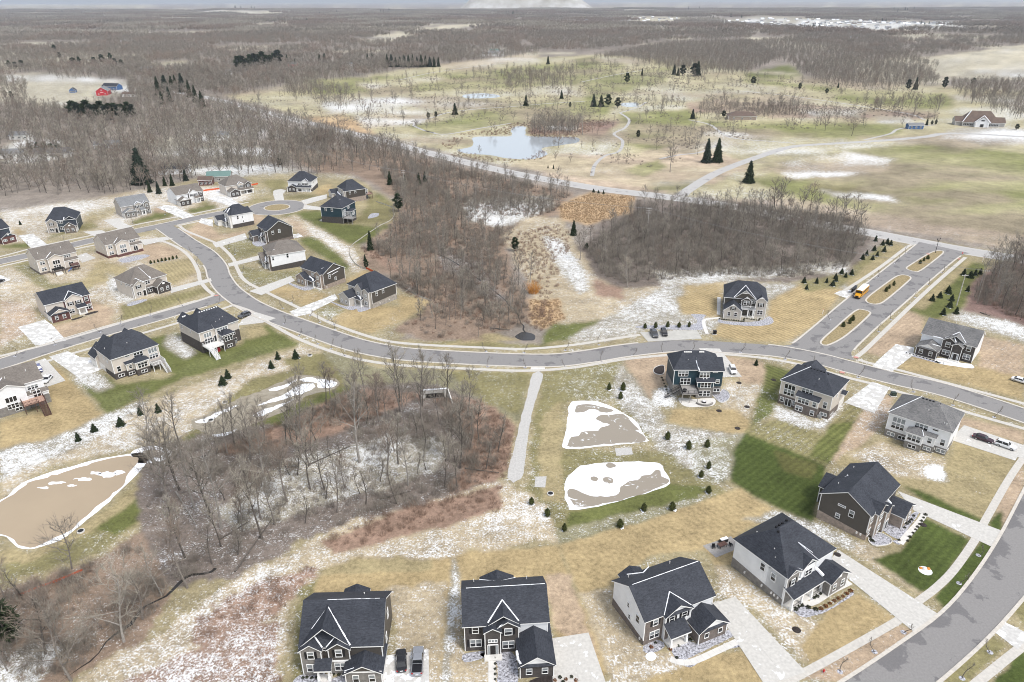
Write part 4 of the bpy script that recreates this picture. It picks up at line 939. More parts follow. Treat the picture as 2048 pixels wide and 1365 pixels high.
# creek through the south wood and the one that meets the road
for pts, w in (([(95, 1375), (160, 1335), (230, 1275), (275, 1232), (330, 1190), (385, 1150), (420, 1140), (430, 1136)], .8), ([(1050, 668), (1040, 640), (1010, 600), (960, 560), (900, 520), (850, 500)], .9)):
 c = spline(GP(pts), 1.5)
 A = np.array(c); j = (fbm(A[:, 0], A[:, 1], 4, 3) - .5) * 5
 c = [p + q for p, q in zip(c, [np.array((a, -a)) * .5 for a in j])]
 ws = [w * (.5 + 1.1 * vnoise(p[0], p[1], 5)) for p in c]
 n_ = offset(c, 1.0)
 ws = [max(.02, a * .5 - .22) for a in ws]
 ribbon('creek', [p + (q - p) * a * 1.0 for p, q, a in zip(c, n_, ws)], [p - (q - p) * a for p, q, a in zip(c, n_, ws)], 'stream', .03)
 for sd in ():
  ribbon('snow_bank', [p + (q - p) * sd * a for p, q, a in zip(c, n_, ws)], [p + (q - p) * sd * (a + .7 * max(0, float(vnoise(p[1] * 2, p[0], 3)) - .3)) for p, q, a in zip(c, n_, ws)], 'snow', .024)
sheet('culvert_pool', [tuple(p) for p in smooth_poly(zm((840, 330), 3.413, [(650, 1175), (690, 1145), (740, 1145), (785, 1165), (780, 1195), (700, 1200)]), .6, .3, 1.5)], 'stream', .035, world=True)

# ------------------------------------------------------------------ houses
_WC = {}

def window_meshes(w, h, c, r, pale):
 """white frame with its bars, and the glass set back in it; faces -y, foot at z=0"""
 key = (round(w, 2), round(h, 2), c, r, pale)
 if key in _WC:
  return _WC[key]
 fr, gl = MB(), MB()
 t = .10
 fr.box(-w / 2 - t, w / 2 + t, -.07, .02, h, h + t); fr.box(-w / 2 - t, w / 2 + t, -.09, .02, -t, 0)
 fr.box(-w / 2 - t, -w / 2, -.07, .02, 0, h); fr.box(w / 2, w / 2 + t, -.07, .02, 0, h)
 cw = w / c
 for i in range(1, c):
  fr.box(-w / 2 + i * cw - .075, -w / 2 + i * cw + .075, -.06, .02, 0, h)
 for j in range(1, r):
  z = h * j / r
  fr.box(-w / 2, w / 2, -.055, .02, z - .035, z + .035)
 for i in range(c):
  for j in range(r):
   x0, x1 = -w / 2 + i * cw, -w / 2 + (i + 1) * cw
   gl.add([(x0, -.025, h * j / r), (x1, -.025, h * j / r), (x1, -.025, h * (j + 1) / r), (x0, -.025, h * (j + 1) / r)], [(0, 1, 2, 3)], 1 if (pale == 2 or (pale == 1 and j == r - 1)) else 0)
 _WC[key] = (fr.mesh('window', 'trim'), gl.mesh('glass', ['glass', 'glasspale']))
 return _WC[key]

_MC = {}

def cached(key, fn):
 if key not in _MC:
  _MC[key] = fn()
 return _MC[key]

SIDE_ROT = {'f': 0.0, 'r': math.pi / 2, 'b': math.pi, 'l': -math.pi / 2}

class House:
 """x runs along the wall that faces the viewer, y away from it; origin at that wall's left foot"""
 def __init__(s, label, E0, E1, ze, roof='slate', wall='white', oh=.38, name='house', cat='house', world=None):
  s.oh, s.ze, s.roofm, s.wallm = oh, ze, roof, wall
  if world:
   (ox, oy), s.w, ang = world
  else:
   A, B = np.array(G(*E0, ze)), np.array(G(*E1, ze))
   d = B - A; W_ = float(np.linalg.norm(d)); d /= W_
   n = np.array([-d[1], d[0]])
   o = A + d * oh + n * oh
   s.w, ang = W_ - 2 * oh, math.atan2(d[1], d[0])
   ox, oy = o
  s.ang = ang; s.ox, s.oy = ox, oy
  s.root = empty(name, (ox, oy, 0), ang, label, cat)

 def P(s, x, y):
  c, q = math.cos(s.ang), math.sin(s.ang)
  return (s.ox + x * c - y * q, s.oy + x * q + y * c)

# -- roofs ------------------------------------------------------------------------------
 def roofpolys(s, x0, x1, y0, y1, ze, kind, pitch, oh, og=None):
  og = oh if og is None else og
  if kind == 'gx':
   X0, X1, Y0, Y1 = x0 - og, x1 + og, y0 - oh, y1 + oh
   ym = (Y0 + Y1) / 2; zr = ze + (ym - Y0) * pitch
   return [[(X0, Y0, ze), (X1, Y0, ze), (X1, ym, zr), (X0, ym, zr)], [(X1, Y1, ze), (X0, Y1, ze), (X0, ym, zr), (X1, ym, zr)]], zr
  if kind == 'gy':
   X0, X1, Y0, Y1 = x0 - oh, x1 + oh, y0 - og, y1 + og
   xm = (X0 + X1) / 2; zr = ze + (xm - X0) * pitch
   return [[(X0, Y1, ze), (X0, Y0, ze), (xm, Y0, zr), (xm, Y1, zr)], [(X1, Y0, ze), (X1, Y1, ze), (xm, Y1, zr), (xm, Y0, zr)]], zr
  X0, X1, Y0, Y1 = x0 - oh, x1 + oh, y0 - oh, y1 + oh
  if kind == 'hip':
   if X1 - X0 >= Y1 - Y0:
    hh = (Y1 - Y0) / 2; ym = (Y0 + Y1) / 2; zr = ze + hh * pitch; a, b = (X0 + hh, ym, zr), (X1 - hh, ym, zr)
    return [[(X0, Y0, ze), (X1, Y0, ze), b, a], [(X1, Y0, ze), (X1, Y1, ze), b], [(X1, Y1, ze), (X0, Y1, ze), a, b], [(X0, Y1, ze), (X0, Y0, ze), a]], zr
   hh = (X1 - X0) / 2; xm = (X0 + X1) / 2; zr = ze + hh * pitch; a, b = (xm, Y0 + hh, zr), (xm, Y1 - hh, zr)
   return [[(X0, Y0, ze), (X1, Y0, ze), a], [(X1, Y0, ze), (X1, Y1, ze), b, a], [(X1, Y1, ze), (X0, Y1, ze), b], [(X0, Y1, ze), (X0, Y0, ze), a, b]], zr
  if kind == 'hipx':      # hip with a chosen ridge: pitch = (zr, rx0, rx1, fraction of depth)
   zr, rx0, rx1, fy = pitch
   ym = Y0 + (Y1 - Y0) * fy; a, b = (rx0, ym, zr), (rx1, ym, zr)
   return [[(X0, Y0, ze), (X1, Y0, ze), b, a], [(X1, Y0, ze), (X1, Y1, ze), b], [(X1, Y1, ze), (X0, Y1, ze), a, b], [(X0, Y1, ze), (X0, Y0, ze), a]], zr
  if kind == 'hipy':
   zr, ry0, ry1, fx = pitch
   xm = X0 + (X1 - X0) * fx; a, b = (xm, ry0, zr), (xm, ry1, zr)
   return [[(X0, Y0, ze), (X1, Y0, ze), a], [(X1, Y0, ze), (X1, Y1, ze), b, a], [(X1, Y1, ze), (X0, Y1, ze), b], [(X0, Y1, ze), (X0, Y0, ze), a, b]], zr
  if kind == 'hipf':      # gable wing whose front end is hipped (jerkin): ridge along y, clipped at the front
   xm = (X0 + X1) / 2; zr = ze + (xm - X0) * pitch
   return [[(X0, Y0, ze), (X1, Y0, ze), (xm, Y0 + (xm - X0) * .9, zr)], [(X1, Y0, ze), (X1, Y1, ze), (xm, Y1, zr), (xm, Y0 + (xm - X0) * .9, zr)], [(X0, Y1, ze), (X0, Y0, ze), (xm, Y0 + (xm - X0) * .9, zr), (xm, Y1, zr)]], zr
  if kind == 'shed':      # pitch up towards +y
   zr = ze + (Y1 - oh - Y0) * pitch
   return [[(X0, Y0, ze), (X1, Y0, ze), (X1, Y1 - oh, zr), (X0, Y1 - oh, zr)]], zr
  if kind == 'shedx':     # low edge at x0, up towards +x
   zr = ze + (X1 - oh - X0) * pitch
   return [[(X0, Y0, ze), (X1 - oh, Y0, zr), (X1 - oh, Y1, zr), (X0, Y1, ze)]], zr

 def roof(s, x0, x1, y0, y1, ze, kind, pitch, oh=None, mname=None, og=None, name='roof', t=.2):
  oh = s.oh if oh is None else oh
  polys, zr = s.roofpolys(x0, x1, y0, y1, ze, kind, pitch, oh, og)
  a, b = MB(), MB()
  for p in polys:
   a.prism(p, 0, .06); b.prism(p, -t, -.002)
  ro = a.build(name, mname or s.roofm, s.root)
  b.build('fascia', 'trim', ro)
  return ro, zr

 def block(s, x0, x1, y0, y1, ze, kind, pitch, wall=None, base=None, oh=None, z0=0.0, roofm=None, clad=(), og=None, gable=None):
  """a volume: walls up to its roof, optional masonry base, optional clad faces"""
  oh = s.oh if oh is None else oh
  ro, zr = s.roof(x0, x1, y0, y1, ze, kind, pitch, oh, roofm, og)
  pt = pitch if not isinstance(pitch, tuple) else (zr - ze) / ((y1 - y0) / 2)
  if kind == 'shed':
   zt = ze - .22 + oh * pt
   zb = ze - .22 + (y1 - y0 + oh) * pt
  else:
   zt = ze - .21 + (oh * pt * .9 if kind in ('gx', 'gy') else 0); zb = zt
  mb = MB()
  def face(a, b, tz=None):
   """wall from a to b (x,y) seen from outside, left to right; tz = gable apex"""
   (ax, ay), (bx, by) = a, b
   if tz:
    mx_, my_ = (ax + bx) / 2, (ay + by) / 2
    return [(ax, ay, z0), (bx, by, z0), (bx, by, zt), (mx_, my_, tz), (ax, ay, zt)]
   return [(ax, ay, z0), (bx, by, z0), (bx, by, zt), (ax, ay, zt)]
  apx = zr - .22
  A = {'f': face((x0, y0), (x1, y0), apx if kind == 'gy' else None), 'r': face((x1, y0), (x1, y1), apx if kind == 'gx' else None),
             'b': face((x1, y1), (x0, y1), apx if kind == 'gy' else None), 'l': face((x0, y1), (x0, y0), apx if kind == 'gx' else None)}
  if kind == 'shed':
   A['r'] = [(x1, y0, z0), (x1, y1, z0), (x1, y1, zb), (x1, y0, zt)]; A['l'] = [(x0, y1, z0), (x0, y0, z0), (x0, y0, zt), (x0, y1, zb)]; A['b'] = [(x1, y1, z0), (x0, y1, z0), (x0, y1, zb), (x1, y1, zb)]
  for kf, p in A.items():
   mb.add(p, [tuple(range(len(p)))])
  mb.build('wall', wall or s.wallm, s.root)
  NRM = {'f': (0, -1), 'r': (1, 0), 'b': (0, 1), 'l': (-1, 0)}
  for kf, mname, *zz in clad:
   p = A[kf]; nx, ny = NRM[kf]
   za, zb_ = (zz + [None, None])[:2]
   c = MB()
   q = [(X + nx * .045, Y + ny * .045, min(max(Z, za if za is not None else -9), zb_ if zb_ is not None else 99)) for X, Y, Z in p]
   q2 = []
   for v in q:
    if not q2 or (Vector(v) - Vector(q2[-1])).length > 1e-4: q2.append(v)
   if (Vector(q2[0]) - Vector(q2[-1])).length < 1e-4: q2.pop()
   n_ = len(q2)
   back = [(X - nx * .06, Y - ny * .06, Z) for X, Y, Z in q2]
   c.add(q2 + back, [tuple(range(n_))] + [(i, n_ + i, n_ + (i + 1) % n_, (i + 1) % n_) for i in range(n_)])
   c.build('cladding', mname, s.root)
  if base:
   bm, bh = base[0], base[1]
   bh2 = base[2] if len(base) > 2 else bh          # height at the other end: stepped with the slope of the plot
   o = .05
   c = MB()
   ring_ = [(x0 - o, y0 - o, bh), (x1 + o, y0 - o, bh2), (x1 + o, y1 + o, bh2 if len(base) < 4 else base[3]), (x0 - o, y1 + o, bh if len(base) < 4 else base[3])]
   lo = [(a, b, z0) for a, b, _ in ring_]
   c.add(lo + ring_, [(i, (i + 1) % 4, 4 + (i + 1) % 4, 4 + i) for i in range(4)] + [(4, 5, 6, 7)])
   c.build('masonry_base', bm, s.root)
  # corner boards
  for X, Y in ((x0, y0), (x1, y0)):
   MB().box(X - .075, X + .075, Y - .075, Y + .075, (base[1] if base else z0), zt).build('corner_board', 'trim', s.root)
  return zr

# -- pieces -----------------------------------------------------------------------------
 def win(s, side, p, u, z, w=.95, h=1.5, c=1, r=2, pale=1, shut=False):
  """window on the wall of that side whose plane is at p, centred at u"""
  o = .05
  X, Y = {'f': (u, p - o), 'b': (u, p + o), 'l': (p - o, u), 'r': (p + o, u)}[side]
  fr, gl = window_meshes(w, h, c, r, pale)
  f = link('window', fr, s.root, (X, Y, z), (0, 0, SIDE_ROT[side]))
  link('glass', gl, f)
  if shut:
   def mk():
    mb = MB(); mb.box(-.2, .2, -.05, .03, 0, h); return mb.mesh('shutter', 'shutter')
   me = cached(('shutter', h), mk)
   for sx in (-1, 1):
    link('shutter', me, f, (sx * (w / 2 + .34), 0, 0))
  return f

 def door(s, side, p, u, z=.25, w=1.0, h=2.1, mname='door', lights=True):
  o = .05
  X, Y = {'f': (u, p - o), 'b': (u, p + o), 'l': (p - o, u), 'r': (p + o, u)}[side]
  def mk():
   mb = MB(); mb.box(-w / 2, w / 2, -.05, .02, 0, h); return mb.mesh('door', mname)
  d = link('door', cached(('door', w, h, mname), mk), s.root, (X, Y, z), (0, 0, SIDE_ROT[side]))
  def mf():
   mb = MB(); t = .12; e = .34 if lights else 0
   mb.box(-w / 2 - e - t, -w / 2 - e, -.06, .02, 0, h + t); mb.box(w / 2 + e, w / 2 + e + t, -.06, .02, 0, h + t); mb.box(-w / 2 - e, w / 2 + e, -.06, .02, h, h + .22)
   if lights: mb.box(-w / 2 - .06, -w / 2, -.06, .02, 0, h); mb.box(w / 2, w / 2 + .06, -.06, .02, 0, h)
   return mb.mesh('door_frame', 'trim')
  link('door_frame', cached(('dframe', w, h, lights), mf), d)
  if lights:
   def mg():
    mb = MB()
    for sx in (-1, 1):
     a, b = sorted((sx * (w / 2 + .06), sx * (w / 2 + .34))); mb.box(a, b, -.03, .02, 0, h)
    return mb.mesh('sidelight', 'glasspale')
   link('sidelight', cached(('slight', w, h), mg), d)
  def mh():
   mb = MB(); mb.box(w / 2 - .17, w / 2 - .09, -.10, -.04, 1.0, 1.08); return mb.mesh('handle', 'galv')
  link('handle', cached(('handle', w), mh), d)
  return d

 def garage_door(s, side, p, u, w=4.6, h=2.2, z=.08):
  X, Y = {'f': (u, p - .04), 'b': (u, p + .04), 'l': (p - .04, u), 'r': (p + .04, u)}[side]
  def mk():
   mb = MB()
   for j in range(4):
    mb.box(-w / 2, w / 2, -.05, .02, j * h / 4 + .012, (j + 1) * h / 4 - .012)
   return mb.mesh('garage_door', 'garagedoor')
  link('garage_door', cached(('gdoor', w, h), mk), s.root, (X, Y, z), (0, 0, SIDE_ROT[side]))

 def snow(s, pts, r=.13, name='valley_snow'):
  """ridge of old snow lying along a line on the roof"""
  mb = MB()
  pts = [Vector(p) for p in pts]
  for a, b in zip(pts[:-1], pts[1:]):
   n = max(1, int((b - a).length / .8))
   for i in range(n):
    u, v = a.lerp(b, i / n), a.lerp(b, (i + 1) / n)
    mb.bar(u, v, r * rng.uniform(.7, 1.15), 6, r * rng.uniform(.7, 1.15))
  mb.build(name, 'snow', s.root)

 def valley(s, x0, x1, proj, ze_main, p_main, ze_g, p_g, front=0.0, oh=None, sides=(1, 1), r=.13, top=1.0):
  """snow in the valleys where a front gable runs into the main slope that rises from y=front"""
  oh = s.oh if oh is None else oh
  xc = (x0 + x1) / 2; hw = (x1 - x0) / 2 + oh
  zr = ze_g + hw * p_g
  yr = front - oh + (zr - ze_main) / p_main
  ap = Vector((xc, yr, zr + .10))
  for sd, on in zip((-1, 1), sides):
   if not on: continue
   # foot: where the side eave of the gable meets the main slope
   if ze_g >= ze_main:
    ft = Vector((xc + sd * hw, front - oh + (ze_g - ze_main) / p_main, ze_g + .10))
   else:
    k = (zr - ze_main) / p_g
    ft = Vector((xc + sd * k, front - oh, ze_main + .10))
   s.snow([ap.lerp(ft, 1 - top), ft], r)

 def vents(s, spots, mname='offwhite', h=.55, r=.09):
  for x, y, z in spots:
   mb = MB(); mb.cyl(x, y, z - .2, z + h, r, 7); mb.build('vent_pipe', mname, s.root)

 def boxvents(s, spots, mname='shutter'):
  for x, y, z in spots:
   mb = MB(); mb.box(x - .22, x + .22, y - .18, y + .18, z - .15, z + .22); mb.build('roof_vent', mname, s.root)

 def porch(s, x0, x1, y0, y1, ze, pitch=.35, cols=2, slab=.3, colr=.16, kind='shed', base='offwhite', ends=True):
  """front porch: floor slab, square columns and a low roof rising to the wall at y1"""
  s.roof(x0, x1, y0, y1, ze, kind, pitch, .3, name='porch_roof', t=.28)
  mb = MB(); mb.box(x0, x1, y0, y1 - .06, 0, slab); mb.build('porch_floor', 'concrete', s.root)
  for i in range(cols):
   x = x0 + .25 + (x1 - x0 - .5) * (i / (cols - 1) if cols > 1 else .5)
   c = MB(); c.box(x - colr, x + colr, y0 + .08, y0 + .08 + 2 * colr, slab, ze - .28)
   c.box(x - colr - .06, x + colr + .06, y0 + .02, y0 + .14 + 2 * colr, slab, slab + .8)
   c.build('porch_column', 'trim', s.root)
  b = MB(); b.box(x0, x1, y0 + .02, y0 + .3, ze - .5, ze - .285); b.build('porch_beam', 'trim', s.root)

 def deck(s, x0, x1, y0, y1, z, mname='deckgrey', rail='trim', stairs=None, railsides='flr', postm=None, boards=True):
  """raised deck: floor, joist rim, posts, railing with balusters, a flight of steps"""
  root = MB().box(x0, x1, y0, y1, z - .28, z - .06).build('deck', postm or mname, s.root)
  n = max(1, int((x1 - x0) / .45))
  for i in range(n):
   a, b = x0 + (x1 - x0) * i / n, x0 + (x1 - x0) * (i + 1) / n
   MB().box(a + .012, b - .012, y0 - .03, y1, z - .058, z).build('plank', mname, root)
  for X in (x0 + .12, (x0 + x1) / 2, x1 - .12):
   MB().box(X - .08, X + .08, y0 + .08, y0 + .24, 0, z - .28).build('post', rail if not postm else postm, root)
  def run(a, b):
   a, b = Vector(a), Vector(b)
   L = (b - a).length
   r = MB()
   r.bar(a + Vector((0, 0, 1.0)), b + Vector((0, 0, 1.0)), .055, 4); r.bar(a + Vector((0, 0, .12)), b + Vector((0, 0, .12)), .04, 4)
   k = max(2, int(L / .32))
   for i in range(k + 1):
    p = a.lerp(b, i / k); q = .07 if i % 5 == 0 else .026
    r.bar(p, p + Vector((0, 0, 1.05 if i % 5 == 0 else 1.0)), q, 4)
   r.build('railing', rail, root)
  e = .06
  st = stairs
  if 'f' in railsides:
   if st and st[0] == 'f':
    if st[1] - x0 > .3: run((x0 + e, y0 + e, z), (st[1], y0 + e, z))
    if x1 - st[2] > .3: run((st[2], y0 + e, z), (x1 - e, y0 + e, z))
   else:
    run((x0 + e, y0 + e, z), (x1 - e, y0 + e, z))
  if 'l' in railsides: run((x0 + e, y0 + e, z), (x0 + e, y1, z))
  if 'r' in railsides: run((x1 - e, y0 + e, z), (x1 - e, y1, z))
  if st:
   d, a, b = st[0], st[1], st[2]
   n = max(3, int(z / .19)); go = .28; sm = st[3] if len(st) > 3 else mname
   for i in range(n):
    zz = z - (i + 1) * z / (n + 1)
    if d == 'f': bx_ = (a, b, y0 - (i + 1) * go, y0 - i * go)
    elif d == 'l': bx_ = (x0 - (i + 1) * go, x0 - i * go, a, b)
    else: bx_ = (x1 + i * go, x1 + (i + 1) * go, a, b)
    MB().box(*bx_, zz - .06, zz).build('step', sm, root)
   for q in (a, b):
    if d == 'f': p0, p1 = (q, y0, z), (q, y0 - n * go, .15)
    elif d == 'l': p0, p1 = (x0, q, z), (x0 - n * go, q, .15)
    else: p0, p1 = (x1, q, z), (x1 + n * go, q, .15)
    r = MB(); p0, p1 = Vector(p0), Vector(p1)
    r.bar(p0 + Vector((0, 0, .98)), p1 + Vector((0, 0, .98)), .05, 4); r.bar(p0 - Vector((0, 0, .12)), p1 - Vector((0, 0, .12)), .11, 4)
    for i in range(0, n + 1, 1):
     p = p0.lerp(p1, i / n); r.bar(p, p + Vector((0, 0, .98)), .03 if i % 4 else .06, 4)
    r.build('stair_rail', rail, root)
  return root

 def meters(s, side, p, us, z=.9):
  for u in us:
   X, Y = {'f': (u, p - .1), 'l': (p - .1, u), 'r': (p + .1, u)}[side]
   MB().box(X - .16, X + .16, Y - .12, Y + .12, z, z + .45).build('meter_box', 'offwhite', s.root)

HS = {}

# ---- rows of the estate, each house measured on its own -------------------------------------
def h24():
 h = House('white sided house with grey hip roof and brick base beside the maroon and white cars', (1775.6, 825.1), (1905.9, 867.2), 7.0, 'greyroof', 'white')
 w, D = h.w, 12.1
 h.block(0, w, 0, D, 7.0, 'hipx', (11.0, 5.2, 9.0, .5), base=('greybrick', 2.1, 1.9, 1.2))
 h.block(5.4, 9.1, -2.5, 0, 4.7, 'hipf', .42, base=('greybrick', 1.9)); h.block(9.15, 11.6, -1.1, 0, 4.6, 'shed', .35, base=('greybrick', 1.9), oh=.3)
 h.win('f', 0, 2.6, 3.0, 2.9, 1.6, 3, 2); h.win('f', 0, 2.6, 4.9, 2.9, 1.3, 3, 1, 2); h.win('f', 0, 7.8, 5.1, 2.9, 1.5, 3, 2); h.win('f', 0, 13.2, 2.6, .95, 1.7)
 h.win('f', -2.5, 7.25, 2.5, 2.9, 1.6, 3, 2); h.win('f', -1.1, 10.5, 2.7, .9, 1.3); h.win('f', -2.55, 7.25, .55, 1.7, .8, 2, 1, 0); h.win('f', -.05, 1.5, .7, 1.7, .8, 2, 1, 1); h.win('f', -.05, 4.2, .6, 1.7, .8, 2, 1, 0); h.win('f', -1.15, 10.4, .6, 1.6, .8, 2, 1, 1); h.win('f', -.05, 13.3, .6, 1.9, .85, 2, 1, 1)
 h.win('r', w, 6.0, 4.9, .8, 1.2); h.garage_door('r', w, 9.3)
 h.win('f', 0, 11.0, 6.0, 1.3, .35, 1, 1, 0)
 h.vents([(7.9, 3.2, 9.0), (12.2, 1.3, 7.9), (12.8, 1.1, 7.8)]); h.boxvents([(5.7 + .8 * i, 5.7, 10.75) for i in range(4)] + [(9.6, 6.0, 10.5)])
 h.snow([(-.3, -.3, 7.1), (5.2, 6.05, 11.05)], .09, 'ridge_snow'); h.snow([(9.3, -2.7, 4.75), (8.3, -.9, 5.5)], .09); h.meters('f', -.05, [11.9]); h.meters('r', w, [1.2, 1.8])
 HS[24] = h

def h23():
 h = House('cream sided house with dark hip roof and brown brick walk-out base by the boulevard junction', (1560, 760), (1667.7, 794.6), 7.4, 'slate', 'cream')
 w, D = h.w, 12.0
 h.block(0, w, 0, D, 7.4, 'hipx', (10.9, 5.4, 9.3, .5), base=('brick', 3.0, 2.6, 1.2)); h.block(5.2, 11.2, -1.6, 0, 5.0, 'shed', .42, base=('brick', 2.9), oh=.3)
 h.block(1.0, 7.0, 7.5, 14.2, 7.2, 'gy', .62); h.block(w, w + 1.2, 8.4, 11.0, 3.4, 'shedx', -.0001, oh=.3) if False else None
 h.roof(w, w + 1.3, 7.2, 9.4, 5.2, 'gx', .5, .25, name='porch_roof')
 h.win('f', 0, 2.6, 3.4, 2.9, 1.7, 3, 2); h.win('f', 0, 2.6, 5.25, 2.9, 1.4, 3, 1, 0); h.win('f', 0, 7.4, 5.6, 2.9, 1.5, 3, 2); h.win('f', -1.6, 7.3, 3.2, 2.9, 1.6, 3, 2); h.win('f', -1.6, 10.3, 3.3, .9, 1.4); h.win('f', 0, 12.6, 3.1, .95, 1.8)
 h.win('f', -.05, 1.0, .9, .9, 1.3); h.win('f', -.05, 2.8, .15, 1.7, 2.1, 2, 1, 0); h.win('f', -.05, 4.5, .9, .9, 1.3, pale=2); h.win('f', -1.65, 6.5, .7, 1.8, 1.4, 2, 2); h.win('f', -1.65, 10.1, .6, .95, 1.4); h.win('f', -.05, 12.7, .8, 1.6, .8, 2, 1, 2)
 h.win('r', w, 4.0, 5.4, .7, 1.0); h.win('r', w, 7.6, 5.4, .7, 1.0); h.garage_door('r', w, 9.6)
 h.vents([(8.9, 3.0, 9.2)]); h.boxvents([(5.6 + .9 * i, 5.6, 10.65) for i in range(5)] + [(3.2, 8.0, 9.6), (10.2, 5.8, 10.4)], 'shutter'); h.snow([(-.3, -.3, 7.5), (5.3, 6.0, 11.0)], .08, 'ridge_snow'); h.meters('f', -.05, [11.7]); h.meters('r', w, [1.0, 1.7, 2.3, 3.0], .7)
 MB().box(11.4, 12.5, -1.2, -.3, 0, .8).build('air_conditioner', 'galv', h.root)
 HS[23] = h

def h22():
 h = House('teal sided house with dark hip roof, grey brick walk-out and dark deck above the ponds', (1347.2, 740.3), (1449.2, 740.3), 8.3, 'slate', 'teal')
 w, D = h.w, 9.6
 h.block(0, w, 0, D, 8.3, 'hipx', (11.7, 3.4, 9.6, .55), base=('greybrick', 3.3, 3.2, 2.6)); h.roof(7.0, w, -.7, 3.0, 8.2, 'shed', .62, .36)
 MB().box(7.0, w, -.7, 0, 3.15, 8.3).build('wall', 'teal', h.root)
 h.block(6.5, 11.1, -1.9, -.7, 5.3, 'shed', .40, oh=.35, base=('greybrick', 3.4))
 for u, z in ((2.6, 6.2),): h.win('f', 0, u, z, 2.7, 1.5, 3, 2)
 h.win('f', -.7, 8.6, 6.1, 2.7, 1.5, 3, 2); h.win('f', 0, 3.4, 3.4, 2.8, 2.0, 3, 2, 0); h.win('f', -1.95, 8.9, 3.45, 2.8, 1.6, 3, 2, 0); h.win('f', -.75, 12.5, 4.1, .95, 1.2, 1, 2); h.win('f', -.75, 12.5, 1.5, 1.7, .8, 2, 1, 0); h.win('f', -1.95, 7.7, .7, .95, 1.6, 1, 2, 0); h.win('f', -1.95, 9.4, .7, 1.9, 1.6, 2, 2, 0)
 h.win('f', -.75, 11.5, 7.7, 1.2, .3, 1, 1, 2)
 h.deck(1.7, 6.4, -4.9, -.06, 3.0, 'deckgrey', 'blackmetal', stairs=('f', .7, 1.6, 'deckgrey') if False else ('l', -2.2, -1.2, 'deckgrey'), postm='deckgrey')
 h.snow([(6.9, -.9, 8.3), (6.5, 2.4, 9.9)], .2); h.vents([(4.3, 2.6, 9.6), (10.6, 2.4, 9.4)]); h.boxvents([(3.6 + .6 * i, 4.8, 11.4) for i in range(4)] + [(8 + .5 * i, 4.8, 11.4) for i in range(3)], 'offwhite')
 for x in (8.3, 9.2): MB().cyl(x, -1.1, 5.4, 5.9, .28, 8, .16).build('satellite_dish', 'signwhite', h.root)
 MB().cyl(2.6, -3.6, 3.0, 3.75, .55, 14).cyl(2.6, -3.6, 3.76, 3.84, .6, 14, .5).build('patio_heater_cover', 'blackmetal', h.root)
 HS[22] = h

def h26():
 h = House('dark brown gabled house with tan brick base and curved front planting bed', (1638.5, 987.2), (1744, 1035.3), 6.6, 'slate', 'charcoal')
 w, D = h.w, 15.1
 h.block(0, w, 0, D, 6.6, 'gy', .60, base=('tanbrick', 2.2, 1.3, 1.0), og=.35)
 h.block(-2.4, 0, 5.6, 11.4, 4.4, 'gx', .62, wall='charcoal')
 # street side (right): stepped front gable, garage wing
 h.block(w - 3, w + .9, 1.9, 6.2, 6.4, 'gx', .62, wall='tanbrick', oh=.32); h.block(w - 2.5, w + 1.6, 5.2, 8.2, 5.6, 'gx', .58, wall='tanbrick', oh=.3)
 h.block(w - 1, w + 4.0, 9.3, 15.2, 3.2, 'gx', .55, wall='tanbrick', oh=.4)
 MB().box(w + .02, w + .08, .1, 9.2, 0, 6.4).build('cladding', 'tanbrick', h.root)
 h.win('f', 0, 6.8, 4.2, .95, 1.55); h.win('f', 0, 4.2, 2.5, .8, 1.0); h.win('f', 0, 4.6, 5.7, 1.5, .32, 1, 1, 2)
 h.win('r', w + .08, 1.2, 1.0, 1.6, 1.6, 2, 2); h.win('r', w + .08, 1.2, 4.2, 1.3, 1.4, 2, 2); h.win('r', w + .95, 4.0, 4.0, 1.6, 1.4, 2, 2); h.win('r', w + .95, 4.0, .9, 1.6, 1.6, 2, 2); h.door('r', w + 1.6, 6.6, .3); h.win('r', w + 4.0, 11.0, 1.0, .9, 1.2); h.win('r', w + 4.0, 13.4, 1.0, .9, 1.2)
 h.snow([(w + .3, 1.6, 6.6), (w - 2.9, 4.0, 8.1)], .13); h.snow([(w + .6, 6.4, 6.3), (w - 2.2, 4.3, 8.0)], .09); h.snow([(w - .2, 8.6, 6.5), (w + .5, 8.4, 6.1), (w + .9, 9.3, 5.2)], .3, 'snow_patch')
 h.snow([(-.2, 5.2, 6.5), (1.9, 8.5, 8.0), (-.2, 11.8, 6.5)], .08); h.vents([(1.6, 4.2, 7.6), (1.4, 12.8, 7.5)]); h.meters('f', -.05, [8.7, 9.5], .9)
 HS[26] = h

